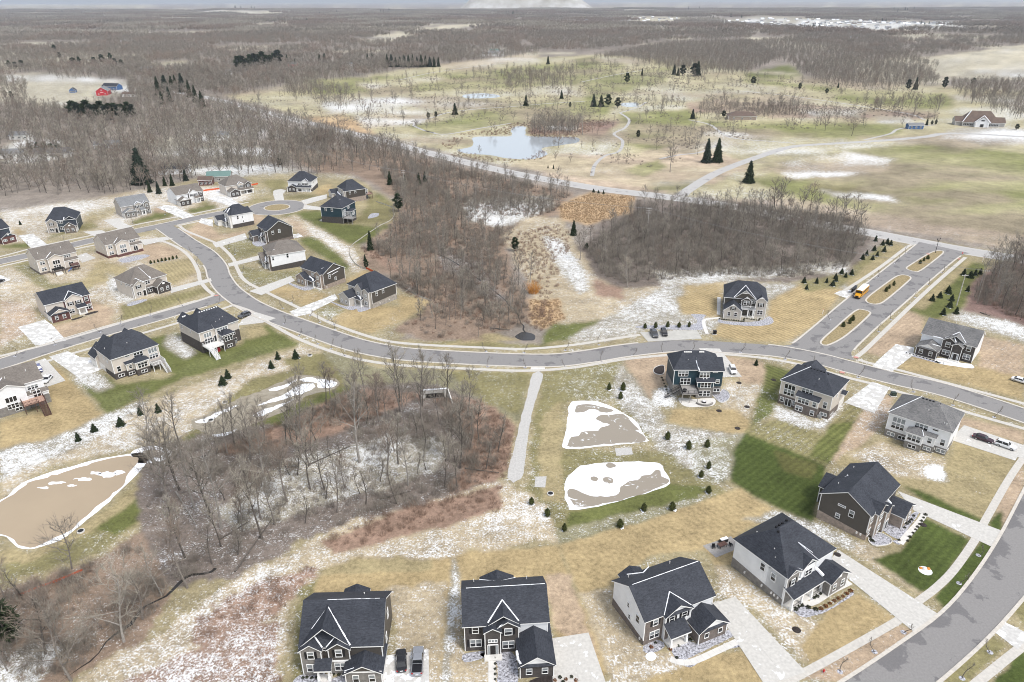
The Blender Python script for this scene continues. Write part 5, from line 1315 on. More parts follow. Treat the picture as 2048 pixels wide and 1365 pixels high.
def h27():
 h = House('white sided house with large dark hip roof, grey brick base and long front porch', (1574.2, 1157.7), (1673.5, 1097.7), 7.0, 'slate', 'white')
 w, D = h.w, 12.2
 h.block(0, w, 0, D, 7.0, 'hipx', (12.2, 4.2, 8.2, .5), base=('greybrick', 1.4, 1.0, 2.4))
 h.block(0, 3.4, -.3, 4.0, 6.9, 'gy', .62, wall='white', oh=.3, clad=(('f', 'greybrick'),)); h.block(4.3, 8.4, -.25, 5.0, 6.8, 'gy', .72, wall='white', oh=.35)
 h.block(9.3, 14.6, -3.6, 3.0, 3.4, 'gy', .62, wall='greybrick', oh=.4)
 h.porch(.1, 9.3, -2.2, 0, 3.35, .42, 4)
 h.door('f', 0, 6.3, .3, mname='door'); h.win('f', -.05, 2.0, .9, 1.8, 1.7, 2, 2, 0); h.win('f', -.35, 1.75, 4.35, .95, 1.4, 1, 2, 1, True); h.win('f', -.3, 6.3, 4.5, 1.9, 1.4, 2, 2, 0)
 h.win('f', -3.6, 10.7, 1.0, .85, 1.4); h.win('f', -3.6, 13.2, 1.0, .85, 1.4); MB().box(11.6, 12.3, -3.68, -3.6, 3.6, 4.4).build('gable_vent', 'trim', h.root)
 h.win('l', 0, 5.2, 4.5, .9, 1.6, 1, 2, 0); h.win('l', 0, 2.6, 4.0, .95, 1.6, 1, 2, 1); h.garage_door('r', 14.6, -.6)
 for x in (5.0, 8.3):
  pass
 h.snow([(6.35, -.3, 9.9), (6.35, 2.9, 10.0)], .08); h.snow([(8.75, -.4, 7.0), (6.5, 3.0, 9.8)], .06); h.snow([(3.9, -.4, 7.0), (1.9, 1.2, 8.2)], .07)
 h.snow([(9.1, -1.9, 4.0), (9.0, -.4, 4.6), (8.6, -.2, 4.7)], .4, 'snow_patch'); h.snow([(3.6, -.2, 4.5), (4.3, -.3, 4.5)], .2, 'snow_patch')
 h.boxvents([(3.8, 5.8, 11.7), (4.6, 6.9, 11.7), (5.5, 7.0, 11.7), (6.4, 7.0, 11.7), (7.9, 7.2, 11.6)]); h.vents([(1.7, 4.6, 9.0), (2.5, 9.5, 9.2), (.9, 3.6, 8.0), (1.1, 3.2, 7.9)])
 h.meters('l', -.05, [.8, 1.6, 2.3, 4.6, 8.8], .9)
 for x0, x1 in ((.3, 2.9), (6.5, 9.1)):
  r = MB(); r.bar((x0, -2.1, 1.15), (x1, -2.1, 1.15), .04, 4); r.bar((x0, -2.1, .45), (x1, -2.1, .45), .03, 4)
  for i in range(10): r.bar((x0 + (x1 - x0) * i / 9, -2.1, .35), (x0 + (x1 - x0) * i / 9, -2.1, 1.15), .02, 4)
  r.build('porch_railing', 'blackmetal', h.root)
 HS[27] = h

def h28():
 h = House('white sided house with dark gable roof and brown brick front beside a wide snowy drive', (1289.3, 1246.6), (1432.5, 1191.8), 5.9, 'slate', 'white')
 w, D = h.w, 10.3
 h.block(0, w, 0, D, 5.9, 'gx', .64, base=('brick', 1.1, 1.1, 1.8)); MB().box(.02, 4.0, -.07, 0, 0, 5.75).build('cladding', 'brick', h.root)
 h.block(3.9, 9.3, -.7, 4.0, 5.8, 'gy', .62, wall='white', clad=(('f', 'brick', 0, 2.9),))
 h.block(9.0, 15.1, -4.0, 2.0, 2.9, 'gy', .66, wall='brick')
 MB().prism([(9.2, -4.45, 3.05), (14.9, -4.45, 3.05), (14.9, -3.95, 3.4), (9.2, -3.95, 3.4)], 0, .1).build('pent_roof', 'slate', h.root); MB().add([(9.9, -4.09, 3.4), (14.2, -4.09, 3.4), (12.05, -4.09, 4.9)], [(0, 1, 2)]).build('gable_panel', 'white', h.root)
 MB().prism([(4.1, -1.15, 5.9), (9.1, -1.15, 5.9), (9.1, -.68, 6.2), (4.1, -.68, 6.2)], 0, .1).build('pent_roof', 'slate', h.root)
 h.porch(3.8, 7.6, -2.9, -.7, 3.0, .5, 2)
 h.win('f', -.07, 2.2, 4.0, .95, 1.3, 1, 2, 1, True); h.win('f', -.07, 2.2, 1.0, 1.9, 1.6, 2, 2); h.win('f', -.7, 5.2, 4.1, 1.0, 1.2, 1, 2, 0, True); h.win('f', -.7, 7.9, 4.1, 1.0, 1.2, 1, 2, 0, True); h.win('f', -.75, 8.4, 1.3, .9, 1.4); h.door('f', -.75, 5.7, .3)
 h.win('f', -4.05, 10.6, 1.2, .8, 1.0, 1, 1, 0); h.win('f', -4.05, 13.6, 1.2, .8, 1.0, 1, 1, 0); h.garage_door('r', 15.1, -1.2)
 h.win('l', 0, 2.1, 3.5, .95, 1.6, 1, 2, 0); h.win('l', 0, 5.2, 4.3, .55, 1.0, 1, 2, 0); h.win('l', 0, 4.6, 2.0, .55, 1.0, 1, 2, 0)
 h.block(3.3, 7.6, 10.3, 13.2, 3.6, 'gy', .5, wall='white')
 h.valley(3.9, 9.3, .7, 5.9, .64, 5.8, .62, 0, r=.09); h.snow([(.4, 5.2, 9.5), (14.8, 5.2, 9.5)], .07, 'ridge_snow'); h.snow([(12.05, -3.8, 5.15), (12.05, -2.0, 5.15)], .06, 'ridge_snow'); h.snow([(3.0, 10.7, 6.1), (5.4, 9.0, 7.1), (7.9, 10.7, 6.1)], .11)
 h.vents([(2.3, 9.2, 7.2), (11.3, 8.9, 7.2)]); h.meters('l', 0, [.9], .6)
 HS[28] = h

def h29():
 h = House('dark stone-fronted house with dark gable roof, central entry gable and projecting garage', (924.1, 1255.5), (1100, 1244.8), 6.1, 'slate', 'white')
 w, D = h.w, 10.3
 h.block(0, w, 0, D, 6.1, 'gx', .62, clad=(('l', 'charcoal'),)); MB().box(.02, 9.4, -.07, 0, 0, 5.95).build('cladding', 'darkbrick', h.root)
 h.block(5.6, 9.4, -.8, 3.5, 6.0, 'gy', .66, wall='darkbrick', oh=.32); h.block(3.5, 6.2, -1.3, 3.0, 5.6, 'gy', .6, wall='darkbrick', oh=.3)
 h.roof(4.4, 9.2, -.2, 6.5, 6.3, 'gy', .72, .3)
 h.block(9.2, 14.9, -6.4, 2.6, 3.0, 'gy', .66, wall='darkbrick')
 MB().add([(9.7, -6.5, 3.35), (14.4, -6.5, 3.35), (12.05, -6.5, 5.0)], [(0, 1, 2)]).build('gable_panel', 'white', h.root); MB().prism([(9.1, -6.9, 3.0), (15.0, -6.9, 3.0), (15.0, -6.42, 3.35), (9.1, -6.42, 3.35)], 0, .09).build('pent_roof', 'slate', h.root)
 h.win('f', -.07, 1.9, 4.3, 1.0, 1.3, 1, 2, 0, True); h.win('f', -.07, 1.9, 1.1, 1.9, 1.6, 2, 2, 1, True); h.win('f', -.85, 7.6, 4.3, 1.2, 1.4, 1, 2, 1, True); h.win('f', -.85, 7.6, 1.1, 1.9, 1.6, 2, 2, 1, True); h.door('f', -1.35, 4.85, .35, 1.0, 2.2); h.win('f', -1.35, 4.85, 3.3, 1.5, .55, 3, 1, 2)
 h.win('f', -6.45, 10.7, 1.0, .9, 1.2); h.win('f', -6.45, 13.4, 1.0, .9, 1.2); h.garage_door('r', 14.9, -2.4)
 MB().box(3.3, 6.4, -2.6, -1.36, 0, .3).build('porch_floor', 'concrete', h.root)
 h.block(3.4, 9.2, D, D + 2.4, 4.4, 'gy', .5, wall='white')
 h.valley(4.4, 9.2, .8, 6.1, .62, 6.3, .72, 0, .3, r=.15); h.snow([(6.0, -1.1, 6.5), (7.0, -.9, 7.0)], .14); h.snow([(.5, 5.2, 9.6), (14.6, 5.2, 9.6)], .06, 'ridge_snow'); h.snow([(3.0, D + .3, 6.2), (6.3, D - 1.5, 7.2), (9.7, D + .3, 6.2)], .1)
 h.snow([(8.85, -3.5, 3.15), (8.95, -5.2, 3.15), (9.3, -6.4, 3.4)], .25, 'snow_patch'); h.vents([(1.9, 9.3, 7.1), (11.7, 9.2, 7.2)])
 HS[29] = h

def h30():
 h = House('grey stone house with charcoal siding, twin front gables and parked black and grey vehicles', (596, 1297.3), (766.9, 1292.6), 6.0, 'slate', 'charcoal')
 w, D = h.w, 11.7
 h.block(0, w, 0, D, 6.0, 'gx', .72)
 h.roof(0, 8.1, -.05, 5.0, 6.05, 'gy', .95, .2)
 h.block(0, 3.4, -.8, 3.0, 5.9, 'gy', .72, wall='greybrick', oh=.32); h.block(4.6, 8.1, -.6, 3.0, 5.9, 'gy', .72, wall='charcoal', oh=.32, clad=(('f', 'greybrick', 0, 3.0),))
 h.block(7.6, 13.6, -3.0, 2.4, 2.9, 'gy', .55, wall='greybrick'); MB().add([(8.3, -3.12, 3.35), (12.9, -3.12, 3.35), (10.6, -3.12, 4.6)], [(0, 1, 2)]).build('gable_panel', 'charcoal', h.root); MB().box(7.5, 13.7, -3.14, -3.05, 3.05, 3.32).build('trim_board', 'trim', h.root)
 h.porch(2.6, 4.9, -2.3, -.8, 3.0, .55, 2); MB().box(4.6, 8.1, -.72, -.62, 2.95, 3.3).build('trim_board', 'trim', h.root)
 h.win('f', -.85, 1.7, 4.1, .95, 1.5, 1, 2, 1, True); h.win('f', -.85, 1.7, 1.1, 1.8, 1.6, 2, 2); h.win('f', -.65, 6.35, 4.2, 1.0, 1.5, 1, 2, 1, True); h.win('f', -.7, 6.35, 1.1, 1.8, 1.6, 2, 2); h.win('f', 0, 4.0, 5.1, .7, .8, 1, 1, 0); h.win('f', -3.05, 9.3, .9, .9, 1.5); h.win('f', -3.05, 12.0, .9, .9, 1.5); h.door('f', 0, 3.9, .3)
 h.win('r', w, 4.2, 2.2, .95, 1.6); h.win('r', w, 7.4, 4.6, .95, 1.6); h.garage_door('r', 13.6, -.4)
 h.block(4.9, 9.0, D, D + 2.6, 4.2, 'gy', .5, wall='charcoal')
 h.snow([(4.05, 4.6, 10.0), (8.3, -.2, 6.2)], .15); h.snow([(4.05, 4.6, 10.0), (1.6, 2.0, 7.8)], .1); h.snow([(1.7, 1.4, 7.7), (3.7, -.5, 6.2)], .13); h.snow([(6.35, 1.3, 7.7), (4.3, -.5, 6.2)], .1)
 h.snow([(3.8, 5.85, 10.5), (12.8, 5.85, 10.5)], .06, 'ridge_snow'); h.snow([(7.4, .3, 3.3), (8.4, .7, 4.0), (10.3, .5, 4.75)], .14); h.snow([(12.0, .4, 4.1), (11.0, .6, 4.6)], .1); h.snow([(7.5, -2.7, 3.1), (9.2, -2.9, 4.0)], .1); h.vents([(9.3, 9.7, 7.6)])
 HS[30] = h

def h25():
 h = House('dark brick-fronted house with mottled grey gable roof at the boulevard corner', (1842, 666.9), (1954.3, 695.7), 5.8, 'greyroof', 'white')
 w, D = h.w, 11.7
 h.block(0, w, 0, D, 5.8, 'gx', .57); MB().box(6.0, w - .02, -.08, 0, 0, 5.65).build('cladding', 'darkbrick', h.root)
 h.block(6.2, 9.8, -.8, 3.5, 5.7, 'gy', .66, wall='darkbrick', oh=.32); h.block(9.3, 12.1, -1.5, 3.0, 5.0, 'gy', .6, wall='darkbrick', oh=.3); h.roof(6.8, 12.2, -.2, 5.6, 6.0, 'gy', .62, .25)
 h.block(.2, 6.2, -4.8, 2.0, 2.9, 'gy', .52, wall='darkbrick'); MB().add([(.8, -4.92, 3.2), (5.6, -4.92, 3.2), (3.2, -4.92, 4.5)], [(0, 1, 2)]).build('gable_panel', 'white', h.root); MB().prism([(0, -5.35, 2.95), (6.4, -5.35, 2.95), (6.4, -4.85, 3.25), (0, -4.85, 3.25)], 0, .09).build('pent_roof', 'greyroof', h.root)
 h.win('f', -.85, 7.9, 3.8, 1.2, 1.5); h.win('f', -.85, 7.9, 1.0, 1.9, 1.6, 2, 2); h.win('f', -.08, 13.6, 3.8, 1.1, 1.5); h.win('f', -.08, 13.6, 1.0, 1.9, 1.6, 2, 2); h.door('f', -1.55, 10.7, .3, 1.0, 2.1); h.win('f', -4.85, 1.7, 1.0, .9, 1.3); h.win('f', -4.85, 4.5, 1.0, .9, 1.3); MB().box(9.2, 12.3, -2.5, -1.56, 0, .28).build('porch_floor', 'concrete', h.root); h.garage_door('l', .2, -1.9)
 h.block(8.6, 12.6, D, D + 2.2, 4.2, 'gy', .5); h.valley(6.8, 12.2, .8, 5.8, .57, 6.0, .62, 0, .25, r=.14); h.snow([(8.8, .4, 7.2), (9.9, -1.0, 6.0)], .16); h.snow([(3.2, -.35, 5.85), (6.1, -.35, 5.85)], .16, 'eave_snow'); h.snow([(3.9, -3.2, 4.3), (6.0, -1.2, 3.4)], .12)
 HS[25] = h

def h21():
 h = House('grey stone and siding house with four decorated gables and a white front balcony', (1447.7, 594.5), (1536.2, 602.3), 6.4, 'slate', 'charcoal')
 w, D = h.w, 12.2
 h.block(0, w, 0, D, 6.4, 'hipx', (10.9, 4.2, 10.8, .5)); MB().box(w - .02, w + .05, 0, D, 0, 6.1).build('cladding', 'greige', h.root)
 h.block(.1, 6.0, -4.8, 2.5, 3.2, 'gy', .80, wall='greige', oh=.35); h.block(10.9, 14.5, -.9, 3.0, 6.2, 'gy', .8, wall='greige', oh=.32); h.block(6.0, 9.3, -.9, 3.0, 6.0, 'gy', .72, wall='charcoal', oh=.3); h.roof(3.4, 10.6, -.3, 6.0, 6.4, 'gy', .86, .3)
 MB().add([(3.5, -.5, 6.5), (10.5, -.5, 6.5), (7.0, -.5, 9.5)], [(0, 1, 2)]).build('gable_panel', 'charcoal', h.root)
 for xc, y, z, hw in ((3.05, -5.2, 5.2, .9), (7.65, -1.3, 7.0, .9), (12.7, -1.3, 7.4, .9), (7.0, -.75, 8.6, 1.1)):
  g = MB(); g.bar((xc - hw, y, z), (xc + hw, y, z), .06, 4); g.bar((xc, y, z), (xc, y, z + hw * .75), .05, 4)
  for sx in (-1, 1): g.bar((xc, y, z + .1), (xc + sx * hw * .5, y, z + hw * .4), .05, 4)
  g.build('gable_bracket', 'trim', h.root)
 h.roof(6.0, 11.0, -2.5, -.5, 3.3, 'shed', .02, .1, name='porch_roof')
 r = MB(); r.bar((6.1, -2.4, 4.4), (10.9, -2.4, 4.4), .06, 4); r.bar((6.1, -2.4, 3.5), (10.9, -2.4, 3.5), .05, 4)
 for i in range(16): r.bar((6.1 + 4.8 * i / 15, -2.4, 3.3), (6.1 + 4.8 * i / 15, -2.4, 4.4), .045, 4)
 r.build('balcony_railing', 'trim', h.root)
 for x in (6.3, 8.5, 10.3): MB().box(x - .2, x + .2, -2.5, -2.1, 0, 3.1).build('porch_column', 'trim', h.root)
 MB().box(6.0, 10.9, -2.5, -.95, 0, .3).build('porch_floor', 'concrete', h.root); h.door('f', -.05, 9.6, .3, lights=False); h.win('f', -.05, 7.3, 1.4, 1.8, 1.1, 2, 1, 0)
 h.win('f', -4.85, 1.9, 1.2, .9, 1.4, 1, 2, 0); h.win('f', -4.85, 4.2, 1.2, .9, 1.4, 1, 2, 0); h.win('f', -4.85, 3.05, 3.5, .7, 1.0, 1, 2, 1, True); h.win('f', -.95, 12.7, 4.1, 1.0, 1.4, 1, 2, 1, True); h.win('f', -.95, 12.7, 1.2, 1.7, 1.5, 2, 2, 0); h.win('f', -.95, 7.65, 4.4, 1.8, 1.5, 2, 2); h.win('f', 0, 10.1, 4.8, .6, 1.0)
 h.valley(3.4, 10.6, .3, 6.4, .73, 6.4, .86, 0, .3, r=.15); h.snow([(12.7, 1.9, 7.8), (10.6, -.3, 6.4)], .13); h.snow([(6.2, -3.0, 3.4), (6.2, -.5, 3.8), (4.8, .6, 4.6)], .14)
 HS[21] = h

def rear_hip(label, E0, E1, ze, D, ridge, deck, roof='slate', wall='cream', base=('darkbrick', 2.6), key=0, peaks=(), upper=3.0):
 h = House(label, E0, E1, ze, roof, wall)
 w = h.w
 h.block(0, w, 0, D, ze, 'hipx', ridge, base=base)
 HS[key] = h
 return h, w

def h19():
 h, w = rear_hip('cream house with dark many-peaked roof and stepped white deck beside the snowy drive', (219.8, 720.8), (318.1, 689), 7.0, 12.0, (11.9, 4.4, 9.6, .5), None, base=('darkbrick', 2.0, 2.0, 1.3), key=19)
 h.block(1.0, 6.2, 6.0, 13.4, 6.9, 'gy', .98, oh=.35); h.block(7.6, 12.4, 6.0, 13.2, 6.9, 'gy', 1.1, oh=.35); h.block(-.8, 5.0, 12.0, 17.0, 3.6, 'gy', .95, oh=.35)
 h.block(5.6, 9.5, -2.4, 0, 4.5, 'hipf', .5, base=('darkbrick', 2.0)); h.block(3.4, 5.55, -.9, 0, 4.3, 'shed', .4, base=('darkbrick', 2.0), oh=.3)
 h.win('f', 0, 1.5, 2.4, .95, 1.6, 1, 2, 0); h.win('f', 0, 7.8, 5.1, 2.6, 1.4, 3, 2, 0); h.win('f', 0, 12.1, 4.9, 2.5, 1.4, 3, 1, 2); h.win('f', 0, 12.1, 3.0, 2.5, 1.4, 3, 2, 1); h.win('f', -2.4, 7.55, 2.4, 2.7, 1.5, 3, 2, 0); h.win('f', -.9, 4.5, 2.6, .8, 1.0, 1, 2, 0); h.win('f', -.05, 1.7, .6, 1.6, .75, 2, 1, 0); h.win('f', -.95, 4.5, .6, 1.6, .75, 2, 1, 0); h.win('f', -2.45, 7.6, .6, 1.6, .75, 2, 1, 0); h.win('f', 0, 4.6, 6.2, 1.3, .32, 1, 1, 0)
 h.win('l', 0, 6.0, 5.0, .5, .9); h.win('l', 0, 3.6, 4.6, .5, .9); h.garage_door('l', -.8, 14.5); h.garage_door('l', 0, 9.6)
 h.deck(9.9, 13.9, -3.9, -.06, 2.3, 'deckgrey', 'trim', stairs=('f', 12.4, 13.6))
 h.vents([(6.3, 2.6, 9.0), (.8, 6.0, 8.1), (1.2, 3.2, 8.0)]); h.snow([(5.7, -.2, 4.6), (6.3, -.9, 4.9)], .12)

def h18():
 h, w = rear_hip('cream house with dark brick lower storey and white deck, grey car in its drive', (396.7, 667.4), (478.2, 640.3), 7.4, 14.0, (11.5, 4.0, 10.6, .5), None, base=('darkbrick', 4.0, 4.2, 3.6), key=18)
 h.block(.6, 4.6, 9.0, 15.4, 7.3, 'gy', .95, oh=.35); h.block(6.0, 8.6, 9.5, 15.0, 7.6, 'gy', 1.2, oh=.3)
 h.block(6.1, 9.8, -3.0, 0, 5.2, 'hipf', .5, base=('darkbrick', 4.0), wall='darkbrick'); h.block(5.2, 9.4, -.6, 1.0, 7.3, 'shed', .6, oh=.3)
 h.win('f', 0, 2.6, 5.0, 2.4, 1.4, 3, 1, 2); h.win('f', -.05, 2.6, 2.9, 2.6, 1.6, 3, 2, 0); h.win('f', -.6, 6.1, 5.5, .9, 1.4); h.win('f', -.6, 8.0, 5.5, 2.4, 1.4, 3, 2); h.win('f', -3.05, 7.95, 2.9, 2.6, 1.6, 3, 2, 0); h.win('f', -3.05, 7.95, .6, 1.6, .8, 2, 1, 0); h.door('f', -.05, 5.0, 2.75, .9, 2.0, 'glass', False); h.win('l', 6.1, -1.5, 3.0, 1.6, 1.4, 2, 2, 0); h.win('f', -.05, 11.3, 2.9, .95, 1.4, 1, 2, 0); h.win('f', 0, 11.8, 6.8, 1.2, .3, 1, 1, 2); h.win('f', -.05, 11.4, .6, 1.2, .8, 1, 1, 0)
 h.win('l', 0, 12.0, 5.4, .6, 1.2); h.win('l', 0, 6.0, 5.6, .5, .8)
 h.deck(.2, 5.6, -4.2, -.1, 2.7, 'offwhite', 'trim', stairs=('f', .4, 1.7, 'trim'))
 h.boxvents([(4.3 + .85 * i, 6.6, 11.25) for i in range(8)] + [(1.2 + .55 * i, 12.6, 9.0) for i in range(4)], 'signwhite'); h.vents([(9.8, 2.6, 8.8), (8.4, 2.0, 8.4), (6.8, 1.6, 8.2), (2.0, 6.5, 9.0)])
 MB().cyl(4.2, -2.2, 0, 1.2, .6, 10).build('play_toy', 'redplastic', h.root)
 MB().box(10.2, 11.5, -1.2, -.3, 0, .9).build('air_conditioner', 'galv', h.root)

def rear_gable(key, label, E0, E1, ze, D, wall, base, roof='tauperoof', pitch=.56, dx=0, bay=(3.6, 9.4), shed=(9.4, 15.0), w_extra=0):
 h = House(label, E0, E1, ze, roof, wall)
 w = h.w
 h.block(-w_extra, w, 0, D, ze, 'gx', pitch, base=base)
 b0, b1 = bay
 h.block(b0, b1, -1.7, 4.0, ze - .1, 'gy', .46, base=base); h.block(shed[0], shed[1], -1.3, 0, 3.9, 'shed', .42, base=base, oh=.25)
 zf = base[1]
 h.win('f', -1.7, (b0 + b1) / 2, 3.7, 2.6, 1.5, 3, 1, 2 if key == 15 else 0); h.win('f', -1.7, (b0 + b1) / 2, 1.7, 2.6, 1.4, 3, 2, 0)
 if b0 > 2: h.win('f', 0, b0 / 2, 4.2, 1.7, 1.3, 2, 2); h.win('f', 0, b0 / 2, 1.5, 1.7, 1.3, 2, 2)
 h.win('f', 0, (shed[0] + shed[1]) / 2 - .6, 4.95, 2.5, 1.1, 3, 2); h.win('f', -1.35, shed[0] + (shed[1] - shed[0]) * .45, zf + .1, 1.7, 2.0, 2, 1, 0)
 zr = ze + (b1 - b0 + .76) / 2 * .46 - .1
 h.valley(b0, b1, 1.7, ze, pitch, ze - .1, .46, 0, sides=(1, 0), r=.12)
 h.vents([(1.8, 2.6, ze + 1.9), (w * .72, 3.2, ze + 2.2)]); h.win('l', -w_extra, 3.5, 3.6, .5, .9)
 HS[key] = h
 return h

def h14():
 h = rear_gable(14, 'cream house with taupe gable roof, black pergola and covered play set behind', (71.4, 522), (153.5, 503.6), 6.5, 12.2, 'cream', ('brick', .9, .8))
 px, py = 5.6, -5.2
 p = empty('pergola', (*h.P(px, py), 0), h.ang, 'black metal pergola with furniture on the patio behind a cream house', 'pergola')
 for x in (-1.9, 1.9):
  for y in (-1.6, 1.6): MB().box(x - .09, x + .09, y - .09, y + .09, 0, 2.5).build('post', 'blackmetal', p)
 for i in range(7): MB().box(-2.2, 2.2, -1.6 + i * .53 - .05, -1.6 + i * .53 + .05, 2.5, 2.65).build('slat', 'blackmetal', p)
 for y in (-.7, .6): MB().box(-1.2, 1.2, y - .35, y + .35, 0, .45).box(-1.2, 1.2, y + .25, y + .35, .45, .9).build('bench_seat', 'offwhite', p)
 q = empty('play_set', (*h.P(12.4, -4.2), 0), h.ang, 'dark covered play set with blue slide behind a cream house', 'play set')
 MB().box(-1.4, 1.4, -1, 1, 2.2, 2.3).prism([(-1.6, -1.2, 2.3), (1.6, -1.2, 2.3), (1.6, 1.2, 2.7), (-1.6, 1.2, 2.7)], 0, .08).build('canopy', 'deckdark', q)
 for x in (-1.3, 1.3):
  for y in (-.9, .9): MB().box(x - .07, x + .07, y - .07, y + .07, 0, 2.2).build('post', 'blackmetal', q)
 MB().add([(-1.4, -.4, 1.3), (-1.4, .4, 1.3), (-3.2, .4, .1), (-3.2, -.4, .1), (-1.4, -.4, 1.25), (-1.4, .4, 1.25), (-3.2, .4, .05), (-3.2, -.4, .05)], [(0, 1, 2, 3), (7, 6, 5, 4), (0, 3, 7, 4), (1, 5, 6, 2)]).build('slide', 'blueplastic', q)
 MB().box(-1.3, 1.3, -.9, .9, 1.2, 1.3).build('platform', 'deckdark', q)

def h15():
 rear_gable(15, 'cream house with taupe gable roof and red brick base above a dark planting bed', (209.5, 491.7), (280.6, 475.3), 6.2, 12.6, 'cream', ('redbrick', 1.1, 1.3))

def h20():
 h = rear_gable(20, 'white house with taupe roof, brick base and pink-brown wooden deck at the left edge', (0, 782), (86.8, 756.9), 7.3, 13.0, 'white', ('greybrick', 2.6, 2.9), bay=(-2.5, 5.0), shed=(5.2, 10.2), w_extra=6.5, pitch=.46)
 h.deck(3.2, 8.6, -5.2, -1.4, 2.9, 'deckwood', 'deckdark', stairs=('f', 6.8, 8.4, 'stairwood'), postm='deckdark')
 h.win('f', -1.75, 2.3, .7, 1.6, .8, 2, 1, 0)
 for x in (6.2, 7.6): MB().cyl(x, -.6, 4.3, 4.8, .2, 8).build('roof_vent', 'signwhite', h.root)

def front_gable(key, label, E0, E1, ze, D, wall, stone, roof, gar, fg, garside='l', pitch=.56, brickx=None, porchx=None, fgm=None, base=None, hipped=None, garroof='gy', garp=.55, porch_roof=True, gw=2.6, clad_gar=None):
 """two storey front: garage wing, front gable, porch"""
 h = House(label, E0, E1, ze, roof, wall)
 w = h.w
 if hipped: h.block(0, w, 0, D, ze, 'hipx', hipped, base=base)
 else: h.block(0, w, 0, D, ze, 'gx', pitch, base=base)
 if brickx: MB().box(brickx[0], brickx[1], -.07, 0, 0, ze - .2).build('cladding', stone, h.root)
 g0, g1, gp = gar
 h.block(g0, g1, -gp, 2.5, 2.9, garroof, garp, wall=clad_gar or stone)
 if clad_gar is None and not hipped:
  hw = (g1 - g0) / 2
  MB().add([(g0 + .7, -gp - .1, 3.2), (g1 - .7, -gp - .1, 3.2), ((g0 + g1) / 2, -gp - .1, 3.2 + (hw - .7) * garp)], [(0, 1, 2)]).build('gable_panel', wall, h.root)
  MB().prism([(g0 - .2, -gp - .5, 2.9), (g1 + .2, -gp - .5, 2.9), (g1 + .2, -gp - .03, 3.2), (g0 - .2, -gp - .03, 3.2)], 0, .09).build('pent_roof', roof, h.root)
 for u in (.28, .68): h.win('f', -gp - .05, g0 + (g1 - g0) * u, 1.0, .85, 1.3)
 h.garage_door('l' if garside == 'l' else 'r', g0 if garside == 'l' else g1, -gp / 2)
 f0, f1, fp, fm = fg
 h.block(f0, f1, -fp, 3.5, ze - .1, 'gy', .58, wall=fm, oh=.32)
 for u in (.28, .72): h.win('f', -fp - .03, f0 + (f1 - f0) * u, 3.9, .9, 1.25, 1, 2, 1, True)
 h.valley(f0, f1, fp, ze, pitch if not hipped else (hipped[0] - ze) / (D / 2), ze - .1, .58, 0, .32, sides=(1, 1) if key != 4 else (1, 0), r=.13)
 if porchx:
  h.porch(porchx[0], porchx[1], -2.3, 0, 2.95, .35, 2); h.door('f', -.1, (porchx[0] + porchx[1]) / 2, .3)
 HS[key] = h
 return h

def h17():
 h = front_gable(17, 'red brick-fronted cream house with dark gable roof on bare tan soil', (87.3, 611.6), (180.3, 588.9), 6.2, 12.9, 'cream', 'redbrick', 'slate', (.2, 6.2, 3.4), (6.3, 12.0, .5, 'cream'), brickx=(5.8, 14.5), porchx=(9.4, 12.2), pitch=.45)
 h.win('f', -.1, 13.3, 4.0, 1.1, 1.4); h.win('f', -.1, 13.2, 1.0, 1.8, 1.6, 2, 2); h.win('f', -.55, 7.6, 1.0, 1.7, 1.5, 2, 2)

def h3():
 h = front_gable(3, 'all grey house with pale grey gable roof at the top of a wide drive', (240.3, 414.8), (299.4, 404.8), 5.8, 11.4, 'taupe', 'greybrick', 'palegreyroof', (.2, 6.4, 3.0), (6.8, 10.4, .4, 'taupe'), brickx=(6.0, 14.0), porchx=(9.0, 11.2), pitch=.62)
 h.block(11.0, 14.1, -.9, 3, 5.7, 'gy', .62, wall='greybrick', oh=.3); h.win('f', -.95, 12.5, 3.9, 1.1, 1.4); h.win('f', -.95, 12.5, 1.0, 1.5, 1.4, 2, 2, 0); h.win('f', -.45, 7.6, 1.0, 1.5, 1.4, 2, 2, 0); h.valley(11.0, 14.1, .9, 5.8, .62, 5.7, .62, 0, .3, sides=(1, 0), r=.1)

def h4():
 h = front_gable(4, 'white house with taupe gable roof and dark brick trim beside the grey house', (351.5, 391.9), (406.8, 381.7), 5.8, 12.4, 'white', 'darkbrick', 'tauperoof', (.0, 6.4, 3.2), (7.0, 12.2, .4, 'white'), brickx=(6.4, 15.2), porchx=(9.6, 12.4), pitch=.52)
 h.win('f', -.1, 13.9, 3.9, 1.1, 1.4); h.win('f', -.1, 13.9, 1.0, 1.4, 1.4)

def h5():
 h = front_gable(5, 'cream house with taupe hip roof and dark brick garage near the turning circle', (450.4, 373.4), (503.2, 365.2), 5.8, 11.5, 'cream', 'darkbrick', 'tauperoof', (.3, 6.2, 5.2), (6.8, 10.2, .5, 'cream'), hipped=(10.2, 5.0, 9.6, .5), clad_gar='darkbrick', porchx=None)
 h.block(11.0, 14.6, -1.2, 3, 5.7, 'gy', .62, wall='darkbrick', oh=.3); h.win('f', -1.25, 12.8, 4.0, 1.2, 1.4, 1, 2, 2); h.porch(7.0, 15.0, -3.0, 0, 2.9, .3, 3); h.door('f', -.05, 9.6, .3); h.win('f', -.05, 12.8, 1.0, 1.6, 1.5, 2, 2)

